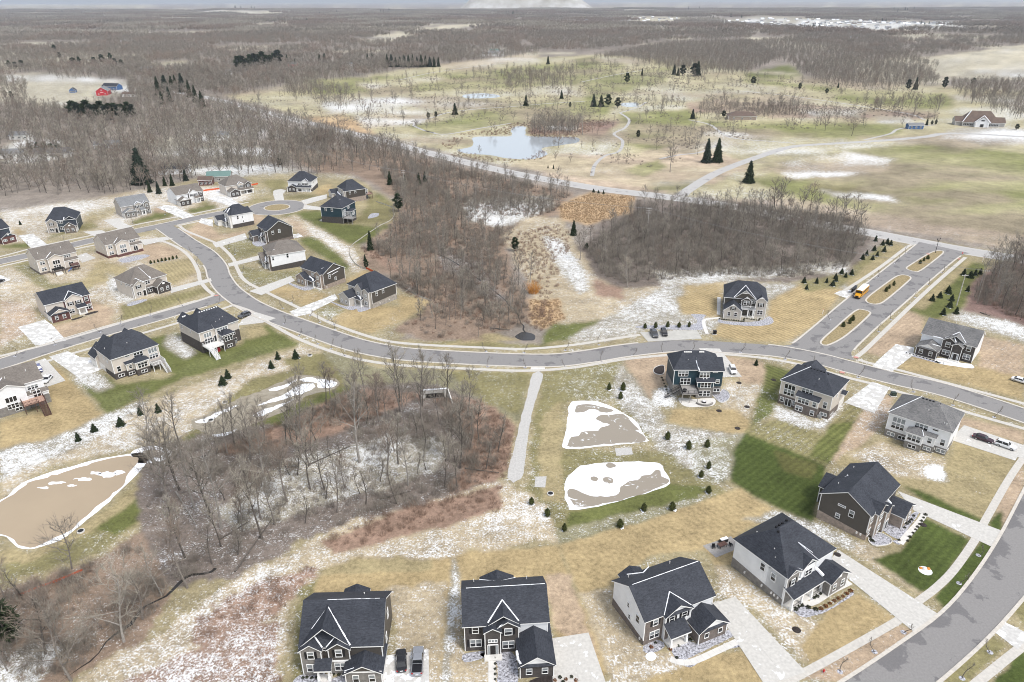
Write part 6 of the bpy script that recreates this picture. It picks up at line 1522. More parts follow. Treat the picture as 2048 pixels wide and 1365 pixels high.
def h6():
 h = front_gable(6, 'white house with dark hip roof and dark stone base above the turning circle', (574, 363.4), (622.7, 364), 6.0, 11.6, 'white', 'darkbrick', 'slate', (.1, 5.6, 2.4), (8.6, 12.6, .5, 'white'), hipped=(10.9, 5.6, 8.8, .5), garp=.5, clad_gar='darkbrick', base=('darkbrick', .9, 1.6, 2.6))
 h.porch(5.8, 14.0, -2.0, 0, 2.9, .35, 4); h.win('f', -.05, 6.8, 3.8, 1.6, 1.4, 2, 2); h.door('f', -.05, 9.2, .3); h.win('f', -.05, 12.2, 1.0, 1.5, 1.5, 2, 2); h.win('r', h.w, 4, 4.2, .6, 1.0); h.win('r', h.w, 7, 4.2, .6, 1.0)

def h2():
 h = House('slate-blue sided house with dark hip roof, stone front gable and brown brick garage', (89.2, 443.8), (152.8, 438.2), 6.0, 'slate', 'slateblue')
 w = h.w; D = 13
 h.block(0, w, 0, D, 6.0, 'hipx', (11.0, 3.6, 8.4, .5)); h.block(.1, 4.8, -1.0, 3.5, 5.4, 'gy', .75, wall='stone', oh=.32); h.block(7.8, 12.9, -3.6, 3.0, 3.4, 'gy', .72, wall='brick', oh=.35)
 h.roof(8.0, 13.2, -.5, 6.0, 6.0, 'gy', .6, .2)
 h.win('f', -1.05, 2.3, 4.0, 1.0, 1.2, 1, 2, 1, True); h.win('f', -1.05, 1.9, 1.0, 1.6, 1.3, 2, 2, 0); h.door('f', -1.05, 3.9, .3, lights=False); h.win('f', 0, 6.3, 4.4, 1.6, 1.3, 2, 2); h.win('f', 0, 6.3, 1.2, 1.6, 1.5, 2, 2, 0); h.win('f', -3.65, 9.3, 1.0, .9, 1.2); h.win('f', -3.65, 11.5, 1.0, .9, 1.2); MB().box(9.9, 10.8, -3.72, -3.64, 3.5, 4.2).build('gable_vent', 'trim', h.root)
 h.win('l', 0, 3.0, 4.6, .7, 1.0); h.win('l', 0, 5.6, 4.6, .7, 1.0); h.snow([(7.9, -.4, 6.1), (8.2, .3, 7.2)], .25); h.snow([(6.6, 4.4, 9.4), (7.4, 3.8, 9.0)], .1); h.garage_door('r', 12.9, -.5)
 HS[2] = h

def h16():
 h = House('cream house with taupe hip roof, stone front gable and dark brown garage gable', (260, 570.6), (333.8, 549), 5.7, 'tauperoof', 'cream')
 w = h.w; D = 12.4
 h.block(0, w, 0, D, 5.7, 'hipx', (10.0, 6.2, 9.6, .5)); h.block(.1, 4.8, -1.1, 3.5, 5.0, 'gy', .72, wall='greige', oh=.32); h.block(8.0, 13.4, -3.8, 3.0, 3.0, 'gy', .74, wall='darkbrick', oh=.35)
 h.win('f', -1.15, 2.2, 3.8, 1.0, 1.2, 1, 2, 1, True); h.win('f', -1.15, 1.9, 1.0, 1.6, 1.3, 2, 2, 0); h.door('f', -1.15, 4.0, .3, lights=False); h.win('f', 0, 6.5, 4.1, 1.6, 1.2, 2, 2, 0); h.win('f', -.6, 6.5, 1.0, 1.6, 1.4, 2, 2, 0); MB().box(5.0, 8.0, -.55, 0, 0, 3.0).build('cladding', 'darkbrick', h.root); h.roof(5.0, 8.0, -.9, 0, 3.0, 'shed', .35, .2, name='porch_roof')
 h.win('f', -3.85, 9.6, 1.0, .9, 1.3); h.win('f', -3.85, 11.9, 1.0, .9, 1.3); MB().box(10.2, 11.2, -3.92, -3.84, 3.6, 4.3).build('gable_vent', 'trim', h.root); h.win('l', 0, 4.0, 3.9, .5, .9); h.win('l', 0, 7.5, 3.9, .5, .9)
 h.snow([(6.9, 5.4, 9.6), (7.9, .2, 6.1)], .08); h.snow([(7.8, -.4, 5.9), (8.0, .5, 6.6)], .25); h.snow([(1.6, 1.8, 6.7), (3.0, 1.0, 7.0), (4.9, -.8, 5.4)], .11); h.garage_door('r', 13.4, -.5)
 HS[16] = h

def side_house(key, label, E0, E1, ze, D, wall, base, kind, pitch, gar, stone, roof='slate', gwalls=None, facade=None):
 """seen from its side wall; the street front is on the left"""
 h = House(label, E0, E1, ze, roof, wall)
 w = h.w
 h.block(0, w, 0, D, ze, kind, pitch, base=base)
 MB().box(-.07, 0, .1, D - .1, 0, ze - .25).build('cladding', stone, h.root)
 gy0, gy1, gp, gz = gar
 h.block(-gp, 1.5, gy0, gy1, gz, 'gx', .62, wall=stone, oh=.35)
 u = gy0
 h.block(-.9, 3.0, .7, 3.9, ze - .1, 'gx', .62, wall=stone, oh=.3)
 h.win('l', -.95, 2.3, 3.9, 1.2, 1.4, 2, 2); h.win('l', -.95, 2.3, 1.0, 1.6, 1.5, 2, 2)
 h.win('l', -.1, (3.9 + gy0) / 2 + .3, 4.2, 1.3, 1.2, 2, 2); h.door('l', -.1, (3.9 + gy0) / 2 + .3, .3)
 h.roof(-2.2, .1, 3.9, gy0, 2.9, 'shedx', .3, .2, name='porch_roof')
 for y in (4.2, gy0 - .3): MB().box(-2.1, -1.8, y - .15, y + .15, 0, 2.7).build('porch_column', 'trim', h.root)
 MB().box(-2.2, -.08, 3.9, gy0, 0, .25).build('porch_floor', 'concrete', h.root)
 for t in (.3, .72): h.win('l', -gp - .03, gy0 + (gy1 - gy0) * t, 1.0, .8, 1.0)
 h.snow([(.3, 4.0, ze + .3), (2.4, 2.3, ze + 1.6)], .11); h.snow([(-.2, 3.95, ze - .1), (.2, 5.3, ze + .05), (-.1, gy0 - .4, ze - .1)], .22, 'eave_snow')
 h.snow([(-1.9, 4.2, 3.1), (-1.2, 5.2, 3.4), (-.5, gy0 - .5, 3.6), (-.1, gy0 + .3, gz + .5)], .35, 'snow_patch')
 HS[key] = h
 return h

def h13():
 h = side_house(13, 'brown sided house with grey stone base and three pale front gables by the wood', (742.2, 585.9), (794.2, 566.8), 6.5, 13.6, 'charcoal', ('stone', 1.8, 2.4), 'hipx', (11.2, 3.6, 8.0, .5), (8.0, 13.8, 4.4, 3.4), 'greige')
 h.win('f', 0, 2.4, 4.4, .8, 1.5); h.win('f', 0, 5.5, 4.6, .8, 1.5); h.block(-.7, 3.0, 4.6, 8.6, 6.4, 'gx', .95, wall='greige', oh=.3); h.win('l', -.75, 6.6, 3.6, 1.6, 1.6, 2, 2); h.meters('f', -.05, [3.5, 8], .9)

def h12():
 h = side_house(12, 'grey-brown gabled house with snow streaked side wall and tan brick base', (645.1, 550.3), (690.8, 535.1), 6.3, 13.8, 'charcoal', ('tanbrick', 1.5, 1.9), 'gy', .58, (8.6, 14.6, 2.6, 3.0), 'tanbrick')
 h.win('f', 0, 3.0, 3.8, .9, 1.5); h.win('f', 0, 5.8, 2.4, .7, 1.2); h.snow([(2.2, -.05, 6.0), (8.6, -.05, 6.9)], .16, 'wall_snow'); h.snow([(4.2, -.05, 5.0), (7.4, -.05, 5.6)], .11, 'wall_snow'); h.block(h.w, h.w + 2.2, 6.5, 11.5, 4.2, 'gx', .55, wall='charcoal', oh=.3); MB().box(-1.9, -.4, .6, 3.2, 0, .4).build('front_step', 'concrete', h.root); h.meters('f', -.05, [1.1], .5)

def h10():
 h = side_house(10, 'dark brown gabled house with tan brick garage and snowy back patio', (533, 463.6), (585.8, 453.6), 6.1, 12.0, 'brown', ('brick', .9, 1.5), 'gy', .62, (7.2, 13.0, 4.6, 2.9), 'brick')
 h.win('f', 0, 2.6, 4.2, .95, 1.5); h.win('f', 0, 5.8, 4.4, .95, 1.5, 1, 2, 2); sheet('patio', [h.P(h.w + .6, .5), h.P(h.w + 5.2, .2), h.P(h.w + 5.5, 6.5), h.P(h.w + .6, 7.0)], 'drivesnow', .05, world=True)

def h11():
 h = side_house(11, 'white sided house with taupe hip roof and dark brick base between the brown houses', (539.2, 512.2), (611.2, 500.7), 7.0, 14.5, 'white', ('darkbrick', 1.9, 2.6), 'hipx', (10.6, 5.2, 9.4, .5), (9.4, 15.0, 2.2, 3.2), 'brick', roof='tauperoof')
 h.win('f', 0, .9, 4.8, .8, 1.5); h.win('f', 0, 7.0, 4.9, .8, 1.7, 1, 2, 0)

def h9():
 h = side_house(9, 'white house with dark multi-gabled roof and dark brick base by the curve', (461.6, 432), (506.7, 423.8), 6.7, 10.6, 'white', ('darkbrick', 1.9, 2.0), 'hipx', (10.6, 3.4, 6.6, .5), (8.8, 14.2, 4.2, 3.0), 'offwhite')
 h.win('f', 0, 3.0, 4.4, .8, 1.5, 1, 2, 0); h.win('f', 0, 5.4, 4.6, .5, 1.0); h.win('f', 0, 5.6, 2.4, .5, 1.0); h.block(6.0, h.w, 3.0, 9.0, 6.6, 'gx', .5, wall='white'); h.snow([(-.2, 5.0, 7.2), (1.4, 4.6, 9.2)], .3, 'snow_patch'); h.snow([(-.1, 8.2, 6.8), (1.0, 7.4, 8.6)], .28, 'snow_patch')

def h7():
 h = side_house(7, 'dark brown house with tan brick base and rear deck beside the teal house', (690.3, 383.1), (732.5, 377.3), 6.7, 13.0, 'brown', ('tanbrick', 2.4, 2.8), 'hipx', (11.4, 3.6, 7.0, .5), (13.0, 18.6, 3.8, 3.2), 'greige')
 h.win('f', 0, 2.4, 4.7, .9, 1.5); h.win('f', 0, 5.6, 4.9, .9, 1.5); h.block(h.w, h.w + 2.0, 2.5, 6.5, 5.4, 'hipy', (6.4, 3.6, 5.4, .5), wall='slateblue', oh=.3); h.win('r', h.w + 2.0, 4.5, 3.2, 2.4, 1.6, 3, 2); h.win('f', 2.45, h.w + 1.0, 3.2, 1.4, 1.6, 2, 2); h.deck(h.w + .1, h.w + 4.4, 1.0, 6.0, 2.8, 'deckwood', 'deckdark', railsides='fr', postm='deckdark')

def h8():
 h = House('teal sided house with dark hip roof, dark brick base and raised grey deck', (638.9, 413.8), (684.2, 417.3), 8.2, 'slate', 'teal')
 w, D = h.w, 14.3
 h.block(0, w, 0, D, 8.2, 'hip', .74, base=('darkbrick', 3.0, 3.4)); h.win('f', 0, 2.8, 6.2, .9, 1.5); h.win('f', 0, 6.4, 6.2, .9, 1.5)
 h.block(w, w + 2.6, 4.2, 9.4, 5.6, 'hip', .35, base=('darkbrick', 2.6), oh=.3); h.win('r', w, 2.2, 3.6, 2.4, 3.2, 3, 3, 2); h.win('r', w, 6.5, 6.4, 2.4, 1.4, 3, 2); h.win('f', 4.15, w + 1.5, 3.3, 1.5, 1.7, 2, 2, 1); h.door('f', 4.15, w + .5, 3.0, .8, 2.0, 'glass', False); h.win('r', w + 2.6, 6.8, 3.3, 2.6, 1.6, 3, 2, 2)
 h.deck(w + .1, w + 5.4, -.2, 4.1, 3.0, 'deckgrey', 'galv', railsides='fr', postm='deckgrey'); h.block(-3.6, 1.5, 8.0, 14.0, 3.4, 'gx', .6, wall='greige', oh=.35); h.win('l', 0, 3, 1.0, 1.6, 1.6, 2, 2); h.vents([(8.8, 5.0, 11.0)]); MB().box(-2.2, -.1, 1.2, 6, 0, .5).build('front_step', 'concrete', h.root)
 HS[8] = h

def h1():
 h = House('slate-blue house with red brick garage at the far left edge', (-45, 470), (20, 455), 6.0, 'slate', 'slateblue')
 w = h.w
 h.block(0, w, 0, 11.5, 6.0, 'gx', .56); h.block(w - 6.6, w - .4, -5.2, 2, 3.0, 'gy', .6, wall='redbrick'); MB().add([(w - 6.0, -5.32, 3.4), (w - 1.0, -5.32, 3.4), (w - 3.5, -5.32, 5.0)], [(0, 1, 2)]).build('gable_panel', 'slateblue', h.root)
 for x in (w - 5.3, w - 2.3): h.win('f', -5.25, x, 1.3, 1.5, .9, 2, 1, 1)
 h.win('f', 0, w - 9, 1.2, 1.6, 1.5, 2, 2); h.garage_door('r', w - .4, -2.4); MB().cyl(w - 3.5, -5.36, 3.9, 4.5, .35, 10).build('gable_vent', 'trim', h.root)
 HS[1] = h

for f_ in (h24, h23, h22, h26, h27, h28, h29, h30, h25, h21, h19, h18, h14, h15, h20, h17, h3, h4, h5, h6, h2, h16, h13, h12, h10, h11, h9, h7, h8, h1):
 f_()

# ------------------------------------------------------------------ trees and shrubs
def bare_tree(seed, h, spread, limbs=11, kind='tall', twigs=5, tw=.026, sub=5, low=.35):
 """leafless tree: (trunk and limbs mesh, twig crown mesh)"""
 r = random.Random(seed)
 tr, cr = MB(), MB()
 lean = Vector((r.uniform(-.05, .05), r.uniform(-.05, .05), 1))
 def axis(t):
  return Vector((lean.x * t * h + .55 * math.sin(t * 4 + seed), lean.y * t * h + .55 * math.cos(t * 3.3 + seed), t * h)) - Vector((.55 * math.sin(seed), .55 * math.cos(seed), 0)) * (1 if t >= 0 else 1)
 r0 = h * .0100 + .02
 n = 6
 for i in range(n):
  a, b = i / n * .82, (i + 1) / n * .82
  tr.bar(axis(a) if i else Vector((0, 0, -.15)), axis(b), r0 * (1 - a) * (1.25 if i == 0 else 1) + .02, 6, r0 * (1 - b) + .02)
 def twig(p, d, L, w):
  d = d.normalized(); s = d.orthogonal().normalized()
  s = (Matrix.Rotation(r.uniform(0, 6.28), 3, d) @ s) * w
  e = p + d * L
  cr.add([p - s, p + s, e], [(0, 1, 2)])
 def jit(d, k):
  return (d + Vector((r.gauss(0, k), r.gauss(0, k), r.gauss(0, k)))).normalized()
 for i in range(limbs):
  t = low + (.84 - low) * (i + r.random()) / limbs
  p = axis(t)
  az = i * 2.4 + r.uniform(-.5, .5)
  el = r.uniform(.5, 1.1) if kind == 'tall' else r.uniform(.25, .8)
  L = spread * (1.08 - .62 * (t - low) / (.84 - low)) * r.uniform(.75, 1.15)
  d = Vector((math.cos(az) * math.cos(el), math.sin(az) * math.cos(el), math.sin(el)))
  rr = r0 * (1 - t) * .62 + .015
  q = p
  pts = [p]
  for k in range(3):
   d = jit(d + Vector((0, 0, .16)), .13)
   q = q + d * L / 3
   pts.append(q)
  for k in range(3):
   tr.bar(pts[k], pts[k + 1], rr * (1 - k / 3.4), 4, rr * (1 - (k + 1) / 3.4))
  for k in range(sub):
   u = r.uniform(.25, 1.0) * 2.999
   m_ = int(u); f = u - m_
   b = pts[m_].lerp(pts[m_ + 1], f)
   dd = jit((pts[m_ + 1] - pts[m_]).normalized() + Vector((0, 0, .15)), .55)
   LL = L * r.uniform(.3, .55)
   e = b + dd * LL
   mid_ = b.lerp(e, .5) + Vector((r.gauss(0, .1), r.gauss(0, .1), .1)) * LL * .4
   cr.bar(b, mid_, tw * 1.5, 3, tw * 1.1); cr.bar(mid_, e, tw * 1.1, 3, tw * .5)
   for j in range(twigs):
    w = r.random()
    s = b.lerp(mid_, w * 2) if w < .5 else mid_.lerp(e, w * 2 - 1)
    d3 = jit(dd + Vector((0, 0, .25)), .6)
    twig(s, d3, LL * r.uniform(.35, .75), tw * .9)
    if twigs > 4: twig(s + d3 * LL * .25, jit(d3, .6), LL * r.uniform(.25, .5), tw * .7)
 top = axis(.82)
 for j in range(7):
  d = jit(Vector((0, 0, 1)), .4); e = top + d * h * r.uniform(.10, .2)
  cr.bar(top, e, r0 * .2 + .012, 3, .012)
  for k in range(twigs):
   twig(top.lerp(e, r.random()), jit(d, .6), h * r.uniform(.04, .1), tw)
 return tr, cr

def shrub_mesh(seed, rad, h, n, w, up=.6):
 """thicket of thin stems"""
 r = random.Random(seed); mb = MB()
 for i in range(n):
  a = r.uniform(0, 6.28); q = rad * math.sqrt(r.random()) * .8
  p = Vector((q * math.cos(a), q * math.sin(a), 0))
  d = Vector((math.cos(a) * (1 - up) * r.uniform(.2, 1.4) + r.gauss(0, .25), math.sin(a) * (1 - up) * r.uniform(.2, 1.4) + r.gauss(0, .25), 1)).normalized()
  L = h * r.uniform(.55, 1.1); s = d.orthogonal().normalized(); s = (Matrix.Rotation(r.uniform(0, 6.28), 3, d) @ s) * w
  e = p + d * L
  mb.add([p - s, p + s, e], [(0, 1, 2)])
  for k in range(2):
   b = p.lerp(e, r.uniform(.3, .8)); d2 = (d + Vector((r.gauss(0, .6), r.gauss(0, .6), r.gauss(0, .3)))).normalized(); s2 = d2.orthogonal().normalized() * w * .8
   mb.add([b - s2, b + s2, b + d2 * L * r.uniform(.25, .5)], [(0, 1, 2)])
 return mb

def conifer(seed, h, rad, n, size, shape='cone', droop=.35, bare=.04):
 """needle crown of many small sprays around a tapering stem: (trunk, crown)"""
 r = random.Random(seed); tr, cr = MB(), MB()
 tr.bar((0, 0, -.1), (0, 0, h * .9), .028 * h + .02, 6, .01)
 if shape in ('cone', 'egg'):
  k = 9; zs = [bare, .18, .4, .65, .97]
  rs_ = [rad * ((1 - t) ** .85 if shape == 'cone' else math.sin(math.pi * min(1, .12 + .88 * t) ** .8) ** .7 * (1 - .35 * t)) * .74 for t in zs]
  vs = [(rs_[i] * math.cos(j * 6.283 / k + i * .35) * r.uniform(.85, 1.1), rs_[i] * math.sin(j * 6.283 / k + i * .35) * r.uniform(.85, 1.1), zs[i] * h) for i in range(5) for j in range(k)]
  cr.add(vs, [(i * k + j, i * k + (j + 1) % k, (i + 1) * k + (j + 1) % k, (i + 1) * k + j) for i in range(4) for j in range(k)])
 for i in range(n):
  t = r.random() ** (1.5 if shape == 'cone' else .9)
  z = h * (bare + (1 - bare) * t)
  if shape == 'cone': R_ = rad * (1 - t) ** .85
  elif shape == 'egg': R_ = rad * math.sin(math.pi * min(1, .12 + .88 * t) ** .8) ** .7 * (1 - .35 * t)
  else: R_ = rad * (math.sin(math.pi * (.15 + .8 * t))) * (.75 + .35 * math.sin(t * 17 + seed))
  lump = 1 + .22 * math.sin(3 * z / h * 6 + seed) * r.random()
  a = r.uniform(0, 6.28)
  q = R_ * (.62 + .42 * r.random() ** .6) * lump
  p = Vector((q * math.cos(a), q * math.sin(a), z))
  o = Vector((math.cos(a), math.sin(a), -droop + r.uniform(-.15, .35))).normalized()
  s = o.cross(Vector((0, 0, 1))).normalized()
  L = size * r.uniform(.6, 1.3); w = L * .42
  n_ = Vector((r.gauss(0, .25), r.gauss(0, .25), r.gauss(0, .25))) * L
  cr.add([p - o * L * .4 - s * w * .6, p - o * L * .4 + s * w * .6 + n_ * .3, p + o * L * .7 + n_ + s * w * .1], [(0, 1, 2)])
  cr.add([p - o * L * .3 + Vector((0, 0, w * .5)), p - o * L * .3 - Vector((0, 0, w * .6)) + n_ * .3, p + o * L * .6 + n_], [(0, 1, 2)])
 cr.bar((0, 0, h * .8), (0, 0, h * 1.02), .06, 4, .005)
 return tr, cr

def bush(seed, rad, n, flat=.8):
 r = random.Random(seed); mb = MB()
 for i in range(n):
  d = Vector((r.gauss(0, 1), r.gauss(0, 1), abs(r.gauss(0, .9)))).normalized()
  p = Vector((d.x * rad, d.y * rad, d.z * rad * flat * 1.3)) * r.uniform(.6, 1)
  s = Vector((r.gauss(0, 1), r.gauss(0, 1), r.gauss(0, 1))).normalized() * rad * .32; u = d.cross(s).normalized() * rad * .25
  mb.add([p - s, p + s, p + u + d * rad * .15], [(0, 1, 2)])
 return mb

# prototypes --------------------------------------------------------------------------------
PROTO = []
for i in range(8):
 kind = 'tall' if i < 5 else 'broad'
 hh = [17, 15, 19, 13, 16, 13, 14, 12][i]
 t_, c_ = bare_tree(40 + i, hh, [5.0, 4.4, 5.4, 4.0, 4.8, 5.8, 6.2, 5.0][i], limbs=[14, 13, 15, 12, 14, 14, 15, 13][i], kind=kind, twigs=6, sub=7, low=.30 if kind == 'tall' else .2)
 PROTO.append((t_.mesh('trunk', ['bark', 'darkbark', 'palebark'][i % 3]), c_.mesh('crown', ['twig', 'twigpale', 'twig', 'twigred'][i % 4])))
for i in range(3):      # thin young trees of the thickets
 t_, c_ = bare_tree(70 + i, [9, 7, 10][i], [2.4, 2.2, 2.6][i], limbs=10, kind='tall', twigs=5, sub=5, low=.15)
 PROTO.append((t_.mesh('trunk', 'darkbark'), c_.mesh('crown', 'twig')))
PROTO_H = [17, 15, 19, 13, 16, 13, 14, 12, 9, 7, 10]

def put_tree(x, y, k, sc, rz, label, group, name='bare_tree'):
 o = empty(name, (x, y, float(terrain(x, y))), rz, label, 'tree', group)
 o.scale = (sc, sc, sc * rng.uniform(.92, 1.1))
 link('trunk', PROTO[k][0], o); link('crown', PROTO[k][1], o)
 return o

def scatter(poly, step, jitter=.9, world=False, dens=None, seed=0):
 """jittered points inside a measured outline"""
 P = poly if world else GP(poly)
 rs = np.random.RandomState(seed + 5)
 xs, ys = [p[0] for p in P], [p[1] for p in P]
 gx, gy = np.meshgrid(np.arange(min(xs), max(xs), step), np.arange(min(ys), max(ys), step))
 x = gx.ravel() + rs.uniform(-jitter, jitter, gx.size) * step * .5; y = gy.ravel() + rs.uniform(-jitter, jitter, gx.size) * step * .5
 k = inpoly(x, y, P)
 if dens is not None:
  k &= fbm(x, y, 22, 3) + rs.uniform(-.12, .12, x.size) > dens
 return x[k], y[k]

def instancer(name, pts, meshes, scales, label, cat=None, rots=None, kind='stuff'):
 """one object of kind stuff: points that carry copies of the given meshes (one mesh per point, chosen by index)"""
 pts = np.asarray(pts, float)
 rs = np.random.RandomState(len(pts) % 977)
 me = bpy.data.meshes.new(name)
 me.vertices.add(len(pts)); me.vertices.foreach_set('co', pts.astype(np.float32).ravel())
 sc = me.attributes.new('sc', 'FLOAT', 'POINT'); sc.data.foreach_set('value', np.asarray(scales, np.float32))
 rt = me.attributes.new('rz', 'FLOAT', 'POINT'); rt.data.foreach_set('value', (rs.rand(len(pts)) * 6.283).astype(np.float32) if rots is None else np.asarray(rots, np.float32))
 ix = me.attributes.new('ix', 'INT', 'POINT'); ix.data.foreach_set('value', rs.randint(0, len(meshes), len(pts)).astype(np.int32))
 col = bpy.data.collections.new(name + '_kinds')
 for i, mm in enumerate(meshes):
  ob = bpy.data.objects.new('%s_kind_%02d' % (name, i), mm); col.objects.link(ob)
 ng = bpy.data.node_groups.new(name, 'GeometryNodeTree')
 ng.interface.new_socket('Geometry', in_out='INPUT', socket_type='NodeSocketGeometry'); ng.interface.new_socket('Geometry', in_out='OUTPUT', socket_type='NodeSocketGeometry')
 n, l = ng.nodes, ng.links
 gi, go = n.new('NodeGroupInput'), n.new('NodeGroupOutput')
 ci = n.new('GeometryNodeCollectionInfo'); ci.inputs['Collection'].default_value = col; ci.inputs['Separate Children'].default_value = True; ci.inputs['Reset Children'].default_value = True
 ip = n.new('GeometryNodeInstanceOnPoints'); ip.inputs['Pick Instance'].default_value = True
 def at(nm, ty):
  a = n.new('GeometryNodeInputNamedAttribute'); a.data_type = ty; a.inputs['Name'].default_value = nm
  return a.outputs['Attribute']
 cx = n.new('ShaderNodeCombineXYZ')
 l.new(at('rz', 'FLOAT'), cx.inputs[2])
 l.new(gi.outputs[0], ip.inputs['Points']); l.new(ci.outputs[0], ip.inputs['Instance']); l.new(at('ix', 'INT'), ip.inputs['Instance Index'])
 l.new(cx.outputs[0], ip.inputs['Rotation']); l.new(at('sc', 'FLOAT'), ip.inputs['Scale']); l.new(ip.outputs[0], go.inputs[0])
 o = link(name, me, label=label, cat=cat, kind=kind)
 md = o.modifiers.new('copies', 'NODES'); md.node_group = ng
 return o

def joined(tr, cr):
 """trunk and crown as one mesh for instanced copies"""
 me = bpy.data.meshes.new('tree')
 vs = [tuple(v.co) for v in tr.vertices] + [tuple(v.co) for v in cr.vertices]
 b = len(tr.vertices)
 fs = [tuple(p.vertices) for p in tr.polygons] + [tuple(b + i for i in p.vertices) for p in cr.polygons]
 me.from_pydata(vs, [], fs)
 me.materials.append(tr.materials[0]); me.materials.append(cr.materials[0])
 me.polygons.foreach_set('material_index', [0] * len(tr.polygons) + [1] * len(cr.polygons))
 return me

JOINED = [joined(a, b) for a, b in PROTO]

WOODS = {   # outline, spacing, label, thinning
 'south': ([(300, 900), (400, 880), (560, 855), (660, 805), (720, 785), (840, 800), (940, 810), (1005, 870), (990, 950), (900, 990), (640, 1060), (480, 1140), (345, 1160), (290, 1080)], 6.2, 'bare tree in the snowy wood west of the gravel path', .30),
 'swamp': ([(0, 1190), (190, 1120), (290, 1090), (350, 1180), (290, 1240), (160, 1330), (60, 1365), (0, 1340)], 6.5, 'bare tree by the creek in the lower left corner', .40),
 'middle': ([(800, 580), (860, 610), (800, 660), (850, 675), (960, 680), (1040, 655), (1060, 620), (1020, 560), (1000, 500), (1040, 445), (1120, 420), (1140, 388), (980, 352), (820, 318), (760, 340), (800, 400), (805, 440), (745, 490), (760, 540)], 5.6, 'bare tree in the brown wood behind the curving main road', .30),
 'east': ([(1190, 480), (1290, 412), (1500, 412), (1700, 438), (1735, 480), (1690, 535), (1600, 555), (1450, 552), (1330, 560), (1250, 570), (1205, 550), (1165, 500)], 5.4, 'bare tree in the grey wood north of the four-gabled house', .22),
 'edge': ([(1945, 600), (1970, 555), (2048, 500), (2180, 520), (2180, 690), (2048, 645)], 5.2, 'bare tree in the reddish thicket at the right edge', .30),
}
cand = []
for nm, (poly, st, lb, th) in WOODS.items():
 x, y = scatter(poly, st, dens=th, seed=len(cand) % 97)
 for a, b in zip(x, y):
  cand.append((math.hypot(a, math.hypot(b, H)), a, b, nm))
# single trees one can point at (foot in the photograph, prototype, height in px of the photo)
SINGLE = [(619, 932, 6, 185, 'broad dark bare tree standing between the icy pond and the snowy wood'), (719, 925, 2, 190, 'tall bare tree with one straight trunk in the middle of the snowy wood'), (502, 947, 0, 200, 'tall bare tree at the west edge of the snowy wood'), (359, 980, 4, 160, 'tall leaning bare tree right of the muddy pond'),
          (443, 1058, 2, 190, 'thick pale bare trunk low in the snowy wood'), (845, 856, 0, 175, 'tall bare tree in front of the concrete culvert'), (799, 804, 1, 130, 'dark forked bare tree left of the concrete culvert'), (764, 867, 3, 150, 'slender bare tree behind the forked one by the culvert'),
          (920, 937, 4, 130, 'many-stemmed bare tree in the rusty brush beside the gravel path'), (775, 952, 3, 110, 'short bare tree on the snow in the middle of the south wood'), (524, 1078, 1, 150, 'pale bare tree near the lower edge of the snowy wood'), (248, 1284, 5, 130, 'forked bare tree beside the creek in the lower left'),
          (143, 1362, 6, 130, 'grey bare tree at the bottom edge beside the creek'), (375, 1176, 3, 150, 'bare tree leaning over the black creek pool'), (91, 1308, 7, 110, 'low spreading bare tree in the lower left thicket'), (996, 904, 10, 80, 'small bare tree in the rust-red brush near the gravel path'),
          (575, 1004, 3, 120, 'bare tree on the snow left of the middle of the south wood'), (344, 1030, 0, 160, 'bare tree behind the fallen pale trunk'), (422, 1034, 4, 150, 'bare tree between the two pale trunks of the south wood'), (573, 889, 8, 110, 'thin bare tree left of a thin twin beside the icy pond'), (586, 889, 8, 100, 'thin bare tree right of its thin twin beside the icy pond'),
          (1995, 560, 5, 90, 'large bare tree beside the stop sign junction'), (1160, 520, 0, 60, 'bare tree at the left tip of the grey wood'), (1037, 570, 0, 75, 'tall bare tree above the orange willow'), (1060, 565, 2, 70, 'tall bare tree right of its neighbour above the orange willow'),
          (1875, 222, 6, 34, 'wide spreading bare tree left of the clubhouse'), (1703, 272, 7, 36, 'leaning bare tree on the golf course below the snowy marsh'), (1650, 262, 7, 34, 'low twin-stemmed bare tree on the golf green edge'), (1380, 272, 5, 22, 'round bare tree by the golf path left of the big spruces'), (1340, 345, 0, 62, 'tall pale bare trees right of the golf pond'), (1395, 310, 5, 40, 'bare tree just left of the big spruces'),
          (1165, 270, 2, 52, 'tall bare tree on the spit of the golf pond'), (1255, 575, 5, 55, 'bare tree at the near edge of the grey wood'), (690, 275, 7, 42, 'bare tree beside the county road at left'), (1600, 250, 7, 30, 'bare tree on the marsh edge behind the clubhouse road')]
for px, py, k, hp, lb in SINGLE:
 x, y = G(px, py)
 dpt = (x * FWD[0] + y * FWD[1] + H * SP)
 th = hp * dpt / F / max(.35, math.cos(math.atan2(H, y)))
 put_tree(x, y, k, max(.45, min(1.35, th / PROTO_H[k])), rng.uniform(0, 6.28), lb, None)
sx = np.array([G(s[0], s[1]) for s in SINGLE])
cand = [c for c in cand if np.min(np.hypot(sx[:, 0] - c[1], sx[:, 1] - c[2])) > 2.2]
cand.sort()
NIND = 300 - len(SINGLE)
rest = []
for i, (d, a, b, nm) in enumerate(cand):
 k = rng.choice([0, 1, 2, 3, 4, 8, 9, 10, 1, 3, 10, 8]) if nm != 'swamp' else rng.choice([5, 6, 7, 3, 8, 9])
 sc = rng.uniform(.62, .98) * (1.15 if nm == 'south' else 1)
 if nm == 'east': sc *= .82
 if nm == 'middle': sc *= .85
 if i < NIND:
  put_tree(a, b, k, sc, rng.uniform(0, 6.28), WOODS[nm][2], 'bare trees of the ' + {'south': 'snowy south wood', 'swamp': 'lower left thicket', 'middle': 'brown middle wood', 'east': 'grey east wood', 'edge': 'right edge thicket'}[nm])
 else:
  rest.append((a, b, k, sc))
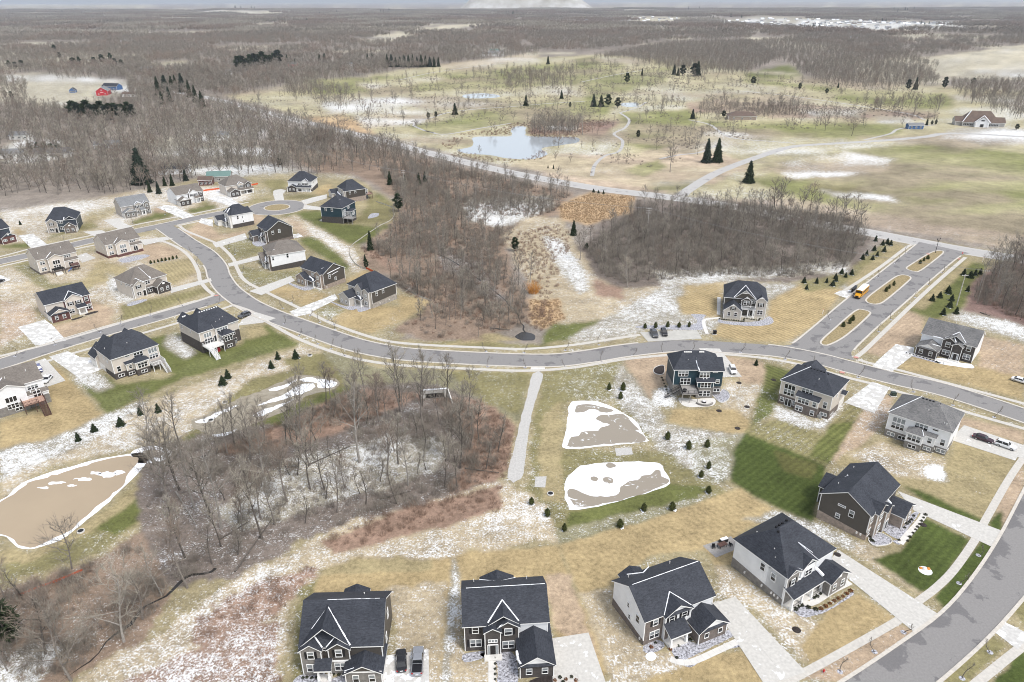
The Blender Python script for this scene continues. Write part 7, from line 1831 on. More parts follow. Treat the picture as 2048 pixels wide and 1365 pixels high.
instancer('bare_woodland', [(a, b, 0) for a, b, k, s in rest], JOINED[:5] + JOINED[8:] + JOINED[8:10], [s for a, b, k, s in rest], 'mass of leafless trees in the woods between the estate roads')

# brush: rusty, grey and straw thickets
BR = [shrub_mesh(100 + i, 1.1, 1.5, 60, .022) for i in range(3)]
bru = {'red': [b.mesh('brush', 'brushred') for b in BR], 'grey': [b.mesh('brush', 'brushgrey') for b in BR], 'reed': [shrub_mesh(110 + i, 1.2, 1.5, 70, .03, .85).mesh('brush', 'reed') for i in range(2)]}
BRUSH = [('grey', WOODS['south'][0], 2.3, .42), ('red', [(560, 850), (700, 780), (860, 795), (760, 835), (640, 885), (480, 915), (420, 905)], 1.8, .42), ('red', [(880, 800), (960, 805), (1030, 855), (1008, 960), (900, 985), (940, 880)], 1.7, .40), ('red', [(650, 1075), (820, 1010), (1000, 975), (1010, 1020), (840, 1060), (680, 1100)], 1.7, .47),
         ('red', [(380, 1235), (560, 1140), (640, 1130), (560, 1220), (400, 1300)], 2.3, .45), ('red', [(180, 1400), (400, 1270), (560, 1230), (560, 1390)], 2.3, .5), ('grey', WOODS['swamp'][0], 2.0, .35), ('red', WOODS['swamp'][0], 3.0, .45), ('red', WOODS['middle'][0], 3.0, .40), ('grey', WOODS['middle'][0], 3.2, .42), ('grey', WOODS['east'][0], 2.6, .30),
         ('red', WOODS['edge'][0], 2.2, .2), ('reed', [(1120, 412), (1180, 388), (1270, 394), (1260, 425), (1180, 448), (1120, 438)], 1.25, .2), ('reed', [(1060, 600), (1120, 600), (1130, 640), (1090, 660), (1060, 640)], 1.2, .25), ('red', [(1040, 640), (1090, 600), (1110, 640), (1080, 665)], 1.8, .3), ('red', [(1015, 480), (1060, 440), (1130, 450), (1150, 500), (1110, 520), (1120, 570), (1090, 610), (1045, 550)], 2.6, .52),
         ('red', [(720, 500), (770, 540), (840, 590), (860, 600), (800, 560), (740, 490)], 2.4, .3), ('red', [(900, 300), (930, 275), (1020, 270), (1020, 262), (1055, 250), (1060, 275), (1150, 278), (1160, 270), (1230, 245), (1200, 240), (1030, 245), (990, 262), (930, 265), (880, 290)], 3.0, .35), ('red', [(1090, 300), (1040, 322), (980, 314), (920, 304), (900, 312), (1000, 328), (1090, 318)], 3.2, .3), ('grey', [(1450, 205), (1700, 215), (1880, 228), (1860, 238), (1640, 228), (1480, 232)], 4.0, .38), ('grey', [(470, 205), (640, 178), (900, 148), (1200, 125), (1500, 152), (1850, 182), (1880, 240), (1560, 262), (1340, 330), (1180, 355), (1180, 290), (1000, 240), (860, 250), (760, 262), (600, 226)], 4.5, .57)]
for kd in ('red', 'grey', 'reed'):
 pts, scs = [], []
 for q, (k2, poly, st, th) in enumerate(BRUSH):
  if k2 != kd: continue
  x, y = scatter(poly, st, dens=th, seed=q)
  for a, b in zip(x, y):
   pts.append((a, b, 0)); scs.append(rng.uniform(.3, 1.1) * (.55 if kd == 'reed' else 1))
 instancer({'red': 'rusty_brush', 'grey': 'grey_brush', 'reed': 'straw_reeds'}[kd], pts, bru[kd], scs, {'red': 'rusty red-brown leafless brush on the wood edges', 'grey': 'grey leafless undergrowth beneath the bare trees', 'reed': 'tall straw-coloured reeds and grass on the wet ground'}[kd])
TH = [shrub_mesh(130 + i, 1.9, [4.2, 5.0, 3.4][i], 80, .02, .78).mesh('thicket', ['twig', 'twig', 'twigpale'][i]) for i in range(3)]
pts, scs = [], []
for q, (nm, st, th) in enumerate((('south', 3.4, .47), ('swamp', 2.8, .34), ('middle', 3.4, .50), ('east', 3.0, .34), ('edge', 3.0, .2))):
 x, y = scatter(WOODS[nm][0], st, dens=th, seed=70 + q)
 for a, b in zip(x, y):
  pts.append((a, b, 0)); scs.append(rng.uniform(.5, 1.1))
instancer('grey_thicket', pts, TH, scs, 'grey leafless saplings and tall thicket between the bare trunks')
# orange willow bush
wx_, wy_ = G(1067, 586)
o = empty('willow_bush', (wx_, wy_, 0), 0, 'glowing orange willow bush between the brown wood and the clearing', 'shrub')
link('stems', shrub_mesh(5, 2.6, 5.2, 260, .03, .75).mesh('stems', 'willow'), o); MB().bar((0, 0, 0), (.1, 0, 1.5), .18, 6, .1).build('trunk', 'bark', o)

# evergreens -----------------------------------------------------------------------------------
CON = {}
for i in range(3):
 t_, c_ = conifer(200 + i, 2.6, [.95, 1.05, .85][i], 420, .34, 'cone', .25); CON['s%d' % i] = (t_.mesh('trunk', 'darkbark'), c_.mesh('crown', 'needle'))
 t_, c_ = conifer(210 + i, 2.6, .85, 420, .30, 'egg', .0); CON['a%d' % i] = (t_.mesh('trunk', 'darkbark'), c_.mesh('crown', 'arbor'))
 t_, c_ = conifer(220 + i, 14, [3.0, 3.4, 2.6][i], 900, 1.15, 'cone', .45); CON['b%d' % i] = (t_.mesh('trunk', 'darkbark'), c_.mesh('crown', ['needle', 'needleblue', 'needle'][i]))
 t_, c_ = conifer(230 + i, 13, 4.0, 650, 1.6, 'lump', .1, .2); CON['p%d' % i] = (t_.mesh('trunk', 'bark'), c_.mesh('crown', ['needlelight', 'needleblue', 'needle'][i]))

def snow_patch_mesh():
 mb = MB(); n = 18
 vs = [(math.cos(i * 6.283 / n) * (1.0 + .25 * math.sin(i * 2.3)), math.sin(i * 6.283 / n) * (.55 + .2 * math.sin(i * 1.7)), 0) for i in range(n)]
 mb.prism(vs, 0, .03)
 return mb.mesh('snow_ring', 'snow')

ORD = ['leftmost', 'second from left', 'third from left', 'fourth from left', 'fifth from left', 'sixth from left', 'seventh from left', 'eighth from left', 'ninth from left', 'tenth from left', 'eleventh from left', 'twelfth from left', 'thirteenth from left', 'fourteenth from left', 'fifteenth from left', 'sixteenth from left', 'seventeenth from left', 'eighteenth from left', 'nineteenth from left', 'twentieth from left']

def ordered(spots):
 """spots with a word for their rank from the left"""
 k = sorted(range(len(spots)), key=lambda i: spots[i][0])
 r = {i: n for n, i in enumerate(k)}
 return [(p, ORD[r[i]] if len(spots) > 1 and r[i] < len(ORD) else None) for i, p in enumerate(spots)]

def evergreen(px, py, kind, hp, label, group=None, hm=None):
 x, y = G(px, py)
 dpt = y * FWD[1] + H * SP
 base = 2.6 if kind[0] in 'sa' else (14 if kind[0] == 'b' else 13)
 hm = hm or hp * dpt / F / max(.35, math.cos(math.atan2(H, y)))
 sc = hm / base * (.74 if kind[0] in 'sa' else .92)
 o = empty('evergreen_tree' if kind[0] in 'bp' else 'small_evergreen', (x, y, float(terrain(x, y))), rng.uniform(0, 6.28), label, 'tree', group)
 w = rng.uniform(.8, 1.2)
 o.scale = (sc * w, sc * w, sc)
 link('trunk', CON[kind][0], o); link('crown', CON[kind][1], o)
 if kind[0] in 'sa' and y < 330:
  link('snow_ring', cached('snowring', lambda: snow_patch_mesh()), o, (rng.uniform(-.1, .2), -.4, .02), (0, 0, rng.uniform(-.3, .3)), rng.uniform(.75, 1.0))
 return o

EV = [('small conical evergreen in the row on the strip behind the cream houses', 'evergreens on the strip behind the cream houses', 's', 22, [(556, 719), (592, 717), (543, 737), (456, 757), (446, 770), (157, 882), (189, 863), (242, 852), (281, 830), (317, 825)]),
      ('small conical evergreen on the grass around the two snowy ponds', 'evergreens around the snowy ponds', 'a', 20, [(1218, 780), (1246, 781), (1241, 798), (1335, 879), (1377, 898), (1414, 895), (1417, 938), (1402, 955), (1417, 986), (1063, 1009), (1095, 1032), (1129, 1062), (1288, 1022), (1344, 1020), (1240, 1054)]),
      ('small evergreen in the row above the two parked dark vehicles', 'evergreens above the parked dark vehicles', 'a', 15, [(1290, 657), (1311, 656), (1335, 655), (1358, 655), (1378, 654)]), ('single small evergreen beside the white car at the teal house', None, 's', 16, [(1512, 731)]),
      ('small dark evergreen in the cluster west of the boulevard', 'evergreens west of the boulevard', 's', 14, [(1751, 483), (1765, 491), (1774, 488), (1781, 491), (1748, 502), (1768, 504), (1754, 513), (1733, 511), (1725, 519), (1745, 520), (1683, 548), (1703, 550), (1691, 555), (1671, 558), (1672, 563), (1653, 566), (1665, 572), (1633, 567), (1608, 566), (1613, 579)]),
      ('small dark evergreen in the cluster east of the boulevard', 'evergreens east of the boulevard', 's', 17, [(1927, 551), (1940, 556), (1950, 551), (1960, 549), (1935, 583), (1896, 583), (1897, 588), (1879, 596), (1864, 602), (1903, 602), (1899, 615), (1886, 630), (1912, 628)]),
      ('clipped evergreen on the boulevard island nearest the junction', 'evergreens on the near boulevard island', 'a', 15, [(1686, 654), (1699, 648), (1705, 642)]), ('clipped evergreen on the middle boulevard island', 'evergreens on the middle boulevard island', 'a', 13, [(1772, 584), (1778, 578), (1787, 572)]), ('clipped evergreen on the far boulevard island by the lamp post', 'evergreens on the far boulevard island', 'a', 11, [(1840, 528), (1847, 523), (1855, 519)]),
      ('tiny evergreen in the hedge row beside the brick-based cream house', 'hedge row beside the cream house', 'a', 9, [(302 + 7.4 * i, 528 - 1.5 * i) for i in range(8)]), ('lone small dark cone evergreen behind the slate-blue house', None, 's', 11, [(41, 450)]),
      ('small evergreen on the verge between the county road and the reeds', 'three verge evergreens', 's', 9, [(1187, 385), (1197, 387), (1207, 388)])]
for lb, gr, kd, hp, spots in EV:
 for i, ((px, py), od) in enumerate(ordered(spots)):
  evergreen(px, py, kd + str(i % 3), hp * rng.uniform(.9, 1.1), lb + (', ' + od if od else ''), gr)
BIG = [(1413, 326, 'b1', 50, 'left of the two big dark spruces on the golf course'), (1434, 325, 'b0', 50, 'right of the two big dark spruces on the golf course'), (1497, 366, 'b0', 46, 'big dark spruce standing alone beside the golf road'), (1276, 277, 'p2', 17, 'low round pine right of the winding golf path'), (1254, 168, 'p0', 22, 'round green pine high on the golf course'), (1284, 152, 'b2', 15, 'small dark spruce right of the round green pine'),
       (741, 501, 'b2', 42, 'spiky spruce at the lawn edge behind the white house'), (797, 424, 'p0', 38, 'green pine at the lawn edge right of the teal house'), (1030, 503, 'p2', 30, 'dark pine standing in the straw clearing'), (1147, 471, 'b2', 32, 'dark spruce at the left end of the grey wood'), (285, 368, 'b1', 74, 'tall spruce in the bare woods above the north street'), (730, 522, 'b2', 14, 'small evergreen below the spiky spruce at the lawn edge'), (733, 538, 'p0', 20, 'low green pine by the orange fence'), (1173, 500, 'p2', 14, 'small dark pine at the front of the grey wood'),
       (20, 1290, 'p2', 80, 'olive evergreen at the lower left corner'), (1052, 212, 'b0', 22, 'dark spruce left of the golf practice ground'), (910, 230, 'b0', 24, 'dark spruce above the golf pond at left'), (857, 238, 'p2', 13, 'left of two low pines by the golf path'), (872, 236, 'p2', 13, 'right of two low pines by the golf path'), (1140, 216, 'p1', 12, 'low dark pine in the middle of the golf course'), (1123, 198, 'b2', 18, 'narrow dark spruce in the middle of the golf course'),
       (1187, 214, 'b1', 26, 'leftmost evergreen of the golf clump above the long fairway'), (1202, 214, 'b0', 24, 'second evergreen from left in the golf clump above the fairway'), (1216, 214, 'p0', 25, 'third evergreen from left in the golf clump above the fairway'), (1235, 217, 'p1', 22, 'rightmost evergreen of the golf clump above the fairway'), (1096, 129, 'b0', 17, 'spruce on the far fairway crest'), (1395, 152, 'b0', 30, 'tall spruce in front of the far golf wood'), (1388, 153, 'p1', 26, 'pine beside the tall spruce in front of the golf wood'), (1365, 152, 'p1', 22, 'broad pine left of the tall golf spruce'),
       (1506, 170, 'p2', 17, 'pine on the fairway right of the dark golf wood'), (1599, 180, 'p2', 14, 'narrow tree left of the fairway pines'), (1653, 188, 'p2', 11, 'low pine on the long right fairway'), (1676, 176, 'b2', 11, 'small spruce at the wood edge above the right fairway'), (1815, 181, 'p1', 22, 'left pine of the dark pair above the right fairway'), (1830, 180, 'b1', 26, 'right pine of the dark pair above the right fairway'), (1888, 178, 'p1', 24, 'pine behind the clubhouse fairway'), (1945, 172, 'p0', 16, 'rightmost pine behind the clubhouse fairway'),
       (1853, 251, 'b2', 15, 'left evergreen of the trio beside the clubhouse'), (1863, 251, 'p2', 10, 'middle evergreen of the trio beside the clubhouse'), (1871, 250, 'p2', 11, 'right evergreen of the trio beside the clubhouse'), (1826, 257, 'b2', 11, 'small evergreen left of the clubhouse shed'), (1385, 238, 'b1', 20, 'dark spruce beside the brown-roofed golf shed'), (1447, 235, 'p2', 14, 'round evergreen in front of the golf shed'), (1107, 338, 'b2', 9, 'small evergreen below the golf pond'), (1096, 337, 'b2', 7, 'smallest evergreen below the golf pond'), (2033, 260, 'p2', 12, 'low round evergreen right of the clubhouse')]
for px, py, k, hp, lb in BIG:
 evergreen(px, py, k, hp, lb)
GROUPS = [('dark pine in the tall row below the red barn', 'pines below the red barn', [(150 + 9.0 * i, 238 + 5 * math.sin(i * 1.9)) for i in range(14)], 34, 'p'), ('dark spruce in the dense straight row left of the golf course', 'spruce row left of the golf course', [(775 + 8.5 * i, 134 + .5 * (i % 3)) for i in range(13)], 24, 'b'), ('blue-green pine in the clump beside the far white house', 'pines beside the far white house', [(478 + 8 * i, 143 - 1.2 * i) for i in range(11)], 30, 'p'), ('dark evergreen among the bare trees left of the county road', 'evergreens left of the county road', [(318, 192), (332, 185), (345, 180), (352, 178), (366, 185), (380, 195), (392, 205), (340, 205), (325, 210), (405, 215)], 36, 'b'),
          ('dark evergreen in the far woods at left', 'far evergreens at left', [(20, 138), (32, 138), (45, 137), (110, 105), (120, 118), (148, 135), (160, 132), (190, 132), (205, 128), (222, 125), (232, 135), (245, 138), (12, 195), (25, 200)], 18, 'p'), ('green pine between the roofs in the left woods', 'pines between the roofs in the left woods', [(62, 305), (78, 308), (92, 306), (105, 310), (120, 312)], 24, 'p'), ('evergreen behind the grey house on the wood edge', 'evergreens behind the grey house', [(300, 385), (318, 388), (330, 372), (345, 372), (372, 362), (810, 372), (838, 372), (850, 365), (780, 370), (545, 280), (560, 330)], 26, 'b'),
          ('distant dark evergreen on the skyline woods', 'evergreens in the skyline woods', [(cx + rng.gauss(0, 14), max(14, cy + rng.gauss(0, 1.6))) for cx, cy in [(rng.uniform(40, 2010), rng.uniform(20, 85)) for _ in range(34)] for _ in range(4)], 7, 'b'), ('dark spruce in front of the far wood left of the fairway', 'spruces left of the far fairway', [(575, 128), (582, 126), (590, 130), (640, 128), (650, 126), (735, 120), (745, 123), (1348, 150), (1356, 152)], 19, 'b')]
for lb, gr, spots, hp, kd in GROUPS:
 for i, ((px, py), od) in enumerate(ordered(spots)):
  evergreen(px, py, kd + str(i % 3), hp * rng.uniform(.75, 1.12), lb + (', ' + od if od and len(spots) <= 20 else ''), gr)

# bare trees of the golf course and the left woods, far woods ---------------------------------------
FARM = []
for i in range(4):      # lighter copies for the middle distance
 t_, c_ = bare_tree(300 + i, [11, 13, 10, 12][i], [4.8, 4.6, 5.0, 4.2][i], limbs=12, kind='broad' if i % 2 else 'tall', twigs=4, tw=.045, sub=6, low=.16)
 FARM.append(joined(t_.mesh('t', ['bark', 'darkbark'][i % 2]), c_.mesh('c', ['twig', 'twigpale', 'twig', 'twigred'][i])))
mid_pts, mid_sc = [], []
MIDW = [([(190, 394), (330, 374), (430, 354), (560, 346), (660, 352), (560, 322), (330, 342), (180, 370)], 6.5, .3), ([(1480, 88), (1600, 80), (1800, 105), (1880, 138), (1720, 122), (1600, 138), (1560, 122)], 10, .24), ([(0, 395), (200, 388), (330, 352), (520, 330), (640, 345), (760, 345), (820, 316), (700, 285), (560, 235), (430, 205), (330, 190), (270, 165), (0, 215), (-200, 300), (-300, 420)], 7.5, .36), ([(-300, 420), (-200, 180), (0, 100), (300, 95), (470, 140), (440, 190), (330, 185), (180, 180), (0, 215), (-250, 300)], 10, .34),
  ([(300, 140), (470, 140), (640, 130), (900, 105), (1000, 95), (1000, 108), (860, 135), (700, 160), (560, 178), (440, 192)], 10, .40), ([(1000, 150), (1150, 140), (1150, 178), (1010, 182)], 11, .40), ([(1180, 120), (1330, 90), (1500, 85), (1560, 120), (1490, 150), (1440, 148), (1340, 140), (1250, 118)], 8, .25), ([(1585, 140), (1700, 120), (1850, 140), (1880, 172), (1740, 178), (1640, 165)], 8, .22), ([(1900, 170), (2200, 165), (2200, 230), (2020, 240), (1920, 200)], 8.5, .3),
  ([(1400, 215), (1560, 212), (1640, 225), (1560, 240), (1400, 238)], 10, .4), ([(1720, 210), (1880, 200), (1900, 225), (1760, 232)], 11, .42), ([(880, 120), (1070, 100), (1080, 112), (900, 128)], 9, .45), ([(560, 160), (720, 190), (690, 195), (580, 195)], 8, .3), ([(600, 195), (700, 200), (760, 215), (700, 225), (640, 215)], 8, .45), ([(1260, 218), (1350, 200), (1380, 222), (1280, 228)], 9, .5), ([(1060, 252), (1160, 255), (1160, 274), (1060, 274)], 6, .42), ([(1290, 395), (1600, 425), (1740, 455), (1700, 432), (1500, 405)], 6, .35), ([(560, 300), (700, 305), (850, 330), (900, 345), (820, 316), (640, 270)], 6, .3)]
for q, (poly, st, th) in enumerate(MIDW):
 x, y = scatter(poly, st, dens=th, seed=50 + q)
 for a, b in zip(x, y):
  mid_pts.append((a, b, float(terrain(a, b)))); mid_sc.append(rng.uniform(.8, 1.4) if b < 700 else rng.uniform(.75, 1.15))
# keep clear of the county road and golf ways
cl = np.array(county)
mp = np.array(mid_pts)
keep = np.ones(len(mp), bool)
for c0 in cl[::3]:
 keep &= np.hypot(mp[:, 0] - c0[0], mp[:, 1] - c0[1]) > 8
CLEAR = [[(55, 160), (255, 158), (262, 205), (150, 222), (55, 215)], [(300, 124), (372, 120), (392, 140), (330, 142)], [(0, 150), (90, 146), (120, 158), (0, 170)], [(425, 135), (465, 132), (470, 152), (425, 152)], [(0, 290), (60, 285), (60, 315), (0, 320)]]
for c0 in CLEAR:
 keep &= ~inpoly(mp[:, 0], mp[:, 1], GP(c0))
mid_sc = np.array(mid_sc)[keep]; mp = mp[keep]
gx, gy = scatter([(470, 205), (640, 175), (900, 145), (1200, 122), (1500, 150), (1850, 180), (1900, 240), (1800, 262), (1560, 262), (1420, 285), (1340, 330), (1180, 355), (1000, 325), (760, 265), (600, 228)], 19, .95, dens=.49, seed=91)
wet = inpoly(gx, gy, [tuple(p) for p in POND])
gx, gy = gx[~wet], gy[~wet]
instancer('golf_course_trees', np.stack([gx, gy, gx * 0], -1), FARM, NR.uniform(.5, 1.05, len(gx)), 'thin leafless trees dotted over the golf course')
instancer('leafless_woods', mp, FARM, mid_sc, 'leafless grey-brown woods around the golf course and the left fields')
# far woods: patches of crowns, larger with distance
def patch(seed, size, n, L, w):
 r = random.Random(seed); mb = MB()
 for i in range(n):
  x, y = r.uniform(-.5, .5) * size, r.uniform(-.5, .5) * size
  h = r.uniform(11, 19)
  mb.bar((x, y, 0), (x, y, h * .6), w * .5, 3, w * .3, 1)
  for k in range(26):
   d = Vector((r.gauss(0, .75), r.gauss(0, .75), r.uniform(.1, 1))).normalized()
   p = Vector((x, y, h * r.uniform(.3, .75))); s = d.orthogonal().normalized(); s = (Matrix.Rotation(r.uniform(0, 6.28), 3, d) @ s) * w
   mb.add([p - s, p + s, p + d * L * r.uniform(.6, 1.2)], [(0, 1, 2)], 0)
 return mb

PT = [patch(400 + i, 46, 26, 5.5, .16).mesh('patch', [['twig', 'twigred', 'twig'][i], 'bark']) for i in range(3)]
PF = [patch(420 + i, 190, 120, 9.0, .55).mesh('patch', [['twig', 'twigpale', 'twigred'][i], 'bark']) for i in range(3)]
OPEN = [GP(p) for p in ([(740, 75), (850, 58), (1060, 44), (1050, 53), (870, 66), (780, 88)], [(1760, 118), (1900, 112), (2048, 90), (2200, 95), (2200, 165), (2048, 160), (1870, 150)], [(1400, 38), (1560, 36), (1940, 40), (1930, 62), (1750, 68), (1600, 60), (1480, 53)], [(1490, 78), (1600, 76), (1590, 84), (1500, 86)], [(1250, 33), (1380, 37), (1380, 44), (1260, 42)], [(360, 22), (560, 24), (560, 30), (400, 28)], [(930, 98), (1020, 96), (1010, 114), (940, 116)], [(0, 7), (320, 7), (320, 16), (0, 17)], [(0, 145), (110, 143), (280, 165), (280, 190), (150, 215), (0, 205)])]
def farpts(y0, y1, step, seed):
 rs = np.random.RandomState(seed)
 gx, gy = np.meshgrid(np.arange(-1.05 * y1, 1.05 * y1, step), np.arange(y0, y1, step))
 x = gx.ravel() + rs.uniform(-.4, .4, gx.size) * step; y = gy.ravel() + rs.uniform(-.4, .4, gx.size) * step
 k = (np.abs(x) < .82 * y + 60)
 for P in OPEN: k &= ~inpoly(x, y, P)
 k &= fbm(x, y, 260, 3) > .375
 return x[k], y[k]
golf = GP([(440, 200), (620, 165), (860, 132), (1000, 112), (1200, 105), (1330, 85), (1500, 82), (1850, 130), (2250, 175), (2600, 500), (2000, 520), (1000, 360), (700, 290)])
x, y = farpts(900, 2500, 44, 3)
k = ~inpoly(x, y, golf)
x, y = x[k], y[k]
instancer('distant_woods', np.stack([x, y, terrain(x, y)], -1), PT, NR.uniform(.8, 1.15, len(x)), 'far leafless woods behind the golf course')
x, y = farpts(2480, 9500, 180, 4)
instancer('skyline_woods', np.stack([x, y, terrain(x, y)], -1), PF, NR.uniform(.85, 1.2, len(x)), 'hazy leafless woods reaching to the skyline')

# ------------------------------------------------------------------ vehicles
def wheel(parent, x, y, r, w):
 def mt(): return MB().bar((-w / 2, 0, 0), (w / 2, 0, 0), r, 16).mesh('tyre', 'tyre')
 def mr(): return MB().bar((-w / 2 - .015, 0, 0), (w / 2 + .015, 0, 0), r * .62, 12).mesh('rim', 'rim')
 t = link('wheel', cached(('tyre', r, w), mt), parent, (x, y, r)); link('rim', cached(('rim', r, w), mr), t)

def loft(stations):
 """closed skin through rings of equal count"""
 mb = MB(); n = len(stations[0])
 for s in stations: mb.v.extend([tuple(map(float, p)) for p in s])
 for i in range(len(stations) - 1):
  for j in range(n):
   mb.f.append([i * n + j, i * n + (j + 1) % n, (i + 1) * n + (j + 1) % n, (i + 1) * n + j]); mb.mi.append(0)
 mb.f.append(list(range(n - 1, -1, -1))); mb.mi.append(0)
 k = (len(stations) - 1) * n
 mb.f.append([k + j for j in range(n)]); mb.mi.append(0)
 return mb

def car(kind, paint, px, py, heading, label, name=None, snowroof=False, z=.08):
 """front towards local -y; heading = direction of the front in degrees (world)"""
 x, y = G(px, py)
 o = empty(name or ('pickup_truck' if kind == 'pickup' else 'car'), (x, y, z), R(heading) + math.pi / 2, label, 'truck' if kind == 'pickup' else 'car')
 L, Wd, Ht = {'sedan': (4.8, 1.84, 1.45), 'suv': (4.75, 1.9, 1.72), 'pickup': (5.8, 2.02, 1.92)}[kind]
 hw = Wd / 2; zb = .28; belt = {'sedan': .92, 'suv': 1.05, 'pickup': 1.18}[kind]; hood = {'sedan': .80, 'suv': .98, 'pickup': 1.12}[kind]
 def ringp(yy, w, zl, zt):
  return [(-w * .86, yy, zl), (w * .86, yy, zl), (w, yy, zl + (zt - zl) * .35), (w * .99, yy, zl + (zt - zl) * .72), (w * .9, yy, zt), (-w * .9, yy, zt), (-w * .99, yy, zl + (zt - zl) * .72), (-w, yy, zl + (zt - zl) * .35)]
 f, b = -L / 2, L / 2
 st = [(f, .76, .38, hood - .24), (f + .12, .90, zb, hood - .1), (f + .7, 1.0, zb, hood - .02), (f + L * .28, 1.0, zb, hood + .02), (f + L * .36, 1.0, zb, belt), (0, 1.0, zb, belt), (b - L * .26, 1.0, zb, belt + .02), (b - .6, 1.0, zb, belt + (.02 if kind != 'sedan' else -.0)), (b - .1, .92, zb, belt - .06), (b, .80, .42, belt - .2)]
 loft([ringp(a, w * hw, c, d) for a, w, c, d in st]).build('body', paint, o)
 # cabin: glass greenhouse and painted roof
 c0, c1, r0, r1 = {'sedan': (f + L * .30, b - L * .13, f + L * .44, b - L * .27), 'suv': (f + L * .30, b - .12, f + L * .42, b - .55), 'pickup': (f + L * .29, b - L * .33, f + L * .38, b - L * .37)}[kind]
 bw, tw = hw * .92, hw * .74
 g = MB()
 B = [(-bw, c0, belt - .02), (bw, c0, belt - .02), (bw, c1, belt - .02), (-bw, c1, belt - .02)]; T = [(-tw, r0, Ht - .05), (tw, r0, Ht - .05), (tw, r1, Ht - .05), (-tw, r1, Ht - .05)]
 g.add(B + T, [(4, 5, 6, 7), (0, 1, 5, 4), (1, 2, 6, 5), (2, 3, 7, 6), (3, 0, 4, 7)]); g.build('windows', 'carglass', o)
 rf = MB(); rf.add([(-tw - .03, r0 - .06, Ht - .06), (tw + .03, r0 - .06, Ht - .06), (tw + .03, r1 + .05, Ht - .06), (-tw - .03, r1 + .05, Ht - .06), (-tw * .86, r0 + .12, Ht), (tw * .86, r0 + .12, Ht), (tw * .86, r1 - .1, Ht), (-tw * .86, r1 - .1, Ht)], [(4, 5, 6, 7), (0, 1, 5, 4), (1, 2, 6, 5), (2, 3, 7, 6), (3, 0, 4, 7)])
 rf.build('roof', 'snow' if snowroof else paint, o)
 for sx in (-1, 1):
  p = MB()
  for (ya, yb) in ((c0, r0), (c1, r1), ((c0 + c1) / 2 + .1, (r0 + r1) / 2 + .05)):
   p.bar((sx * bw, ya, belt - .02), (sx * tw, yb, Ht - .05), .045, 4)
  p.build('pillar', paint, o)
  MB().box(min(sx * hw * .62, sx * hw * .9), max(sx * hw * .62, sx * hw * .9), f - .02 + .06, f + .2, hood - .34, hood - .16).build('headlight', 'lampglass', o); MB().box(min(sx * hw * .62, sx * hw * .92), max(sx * hw * .62, sx * hw * .92), b - .16, b + .01, belt - .3, belt - .1).build('taillight', 'taillight', o)
  MB().box(min(sx * hw, sx * (hw + .18)), max(sx * hw, sx * (hw + .18)), c0 + .1, c0 + .3, belt, belt + .16).build('mirror', paint, o)
 rr = {'sedan': .33, 'suv': .37, 'pickup': .41}[kind]
 for yy in (f + L * .185, b - L * .2):
  for sx in (-1, 1): wheel(o, sx * (hw - .12), yy, rr, .24)
 MB().box(-hw * .5, hw * .5, f - .03, f + .06, .45, hood - .32).build('grille', 'blackmetal', o)
 MB().box(-.26, .26, b - .01, b + .02, .62, .76).build('licence_plate', 'signwhite', o)
 if kind == 'pickup':
  MB().box(-hw * .82, hw * .82, b - L * .31, b - .12, belt - .0, belt + .035).build('bed_cover', 'blackmetal', o)
 if kind == 'suv':
  for sx in (-1, 1): MB().bar((sx * tw * .9, r0 + .2, Ht + .04), (sx * tw * .9, r1 - .1, Ht + .04), .025, 4).build('roof_rail', 'galv', o)
 return o

def head(ax, ay, bx, by):
 a, b = G(ax, ay), G(bx, by)
 return math.degrees(math.atan2(b[1] - a[1], b[0] - a[0]))

car('sedan', 'carblack', 803, 1326, head(802, 1345, 801, 1305), 'black sedan parked left of the grey pickup beside the stone house')
car('pickup', 'carsilver', 836, 1328, head(835, 1350, 838, 1302), 'silver-grey pickup truck with black bed cover beside the black sedan')
car('sedan', 'carmaroon', 1965, 881, head(1948, 876, 1982, 887), 'dark maroon sedan in the drive of the grey-roofed white house')
car('suv', 'carwhite', 2010, 895, head(1992, 889, 2030, 902), 'white crossover behind the maroon sedan')
car('suv', 'carwhite', 1465, 744, head(1461, 733, 1470, 755), 'white crossover parked in the drive of the teal house by the ponds')
car('pickup', 'cargrey', 1308, 671, head(1302, 660, 1311, 677), 'dark grey pickup truck, left of the two vehicles below the evergreen row')
car('suv', 'carblack', 1328, 669, head(1324, 660, 1331, 676), 'black crossover, right of the two vehicles below the evergreen row')
car('suv', 'cargrey', 489, 634, head(500, 630, 478, 638), 'grey crossover on the corner drive beside the dark-roofed cream house')
car('sedan', 'carwhite', 95, 762, head(104, 752, 88, 770), 'white car half hidden behind the white house at the left edge')
car('suv', 'carblue', 78, 742, head(74, 732, 82, 750), 'blue vehicle beside the taupe roof at the left edge')
car('sedan', 'carblack', -2, 566, head(-10, 570, 8, 563), 'dark car cut off by the left edge of the picture')
car('sedan', 'carwhite', 2040, 765, head(2030, 762, 2050, 768), 'white car at the right edge beyond the dark brick house')

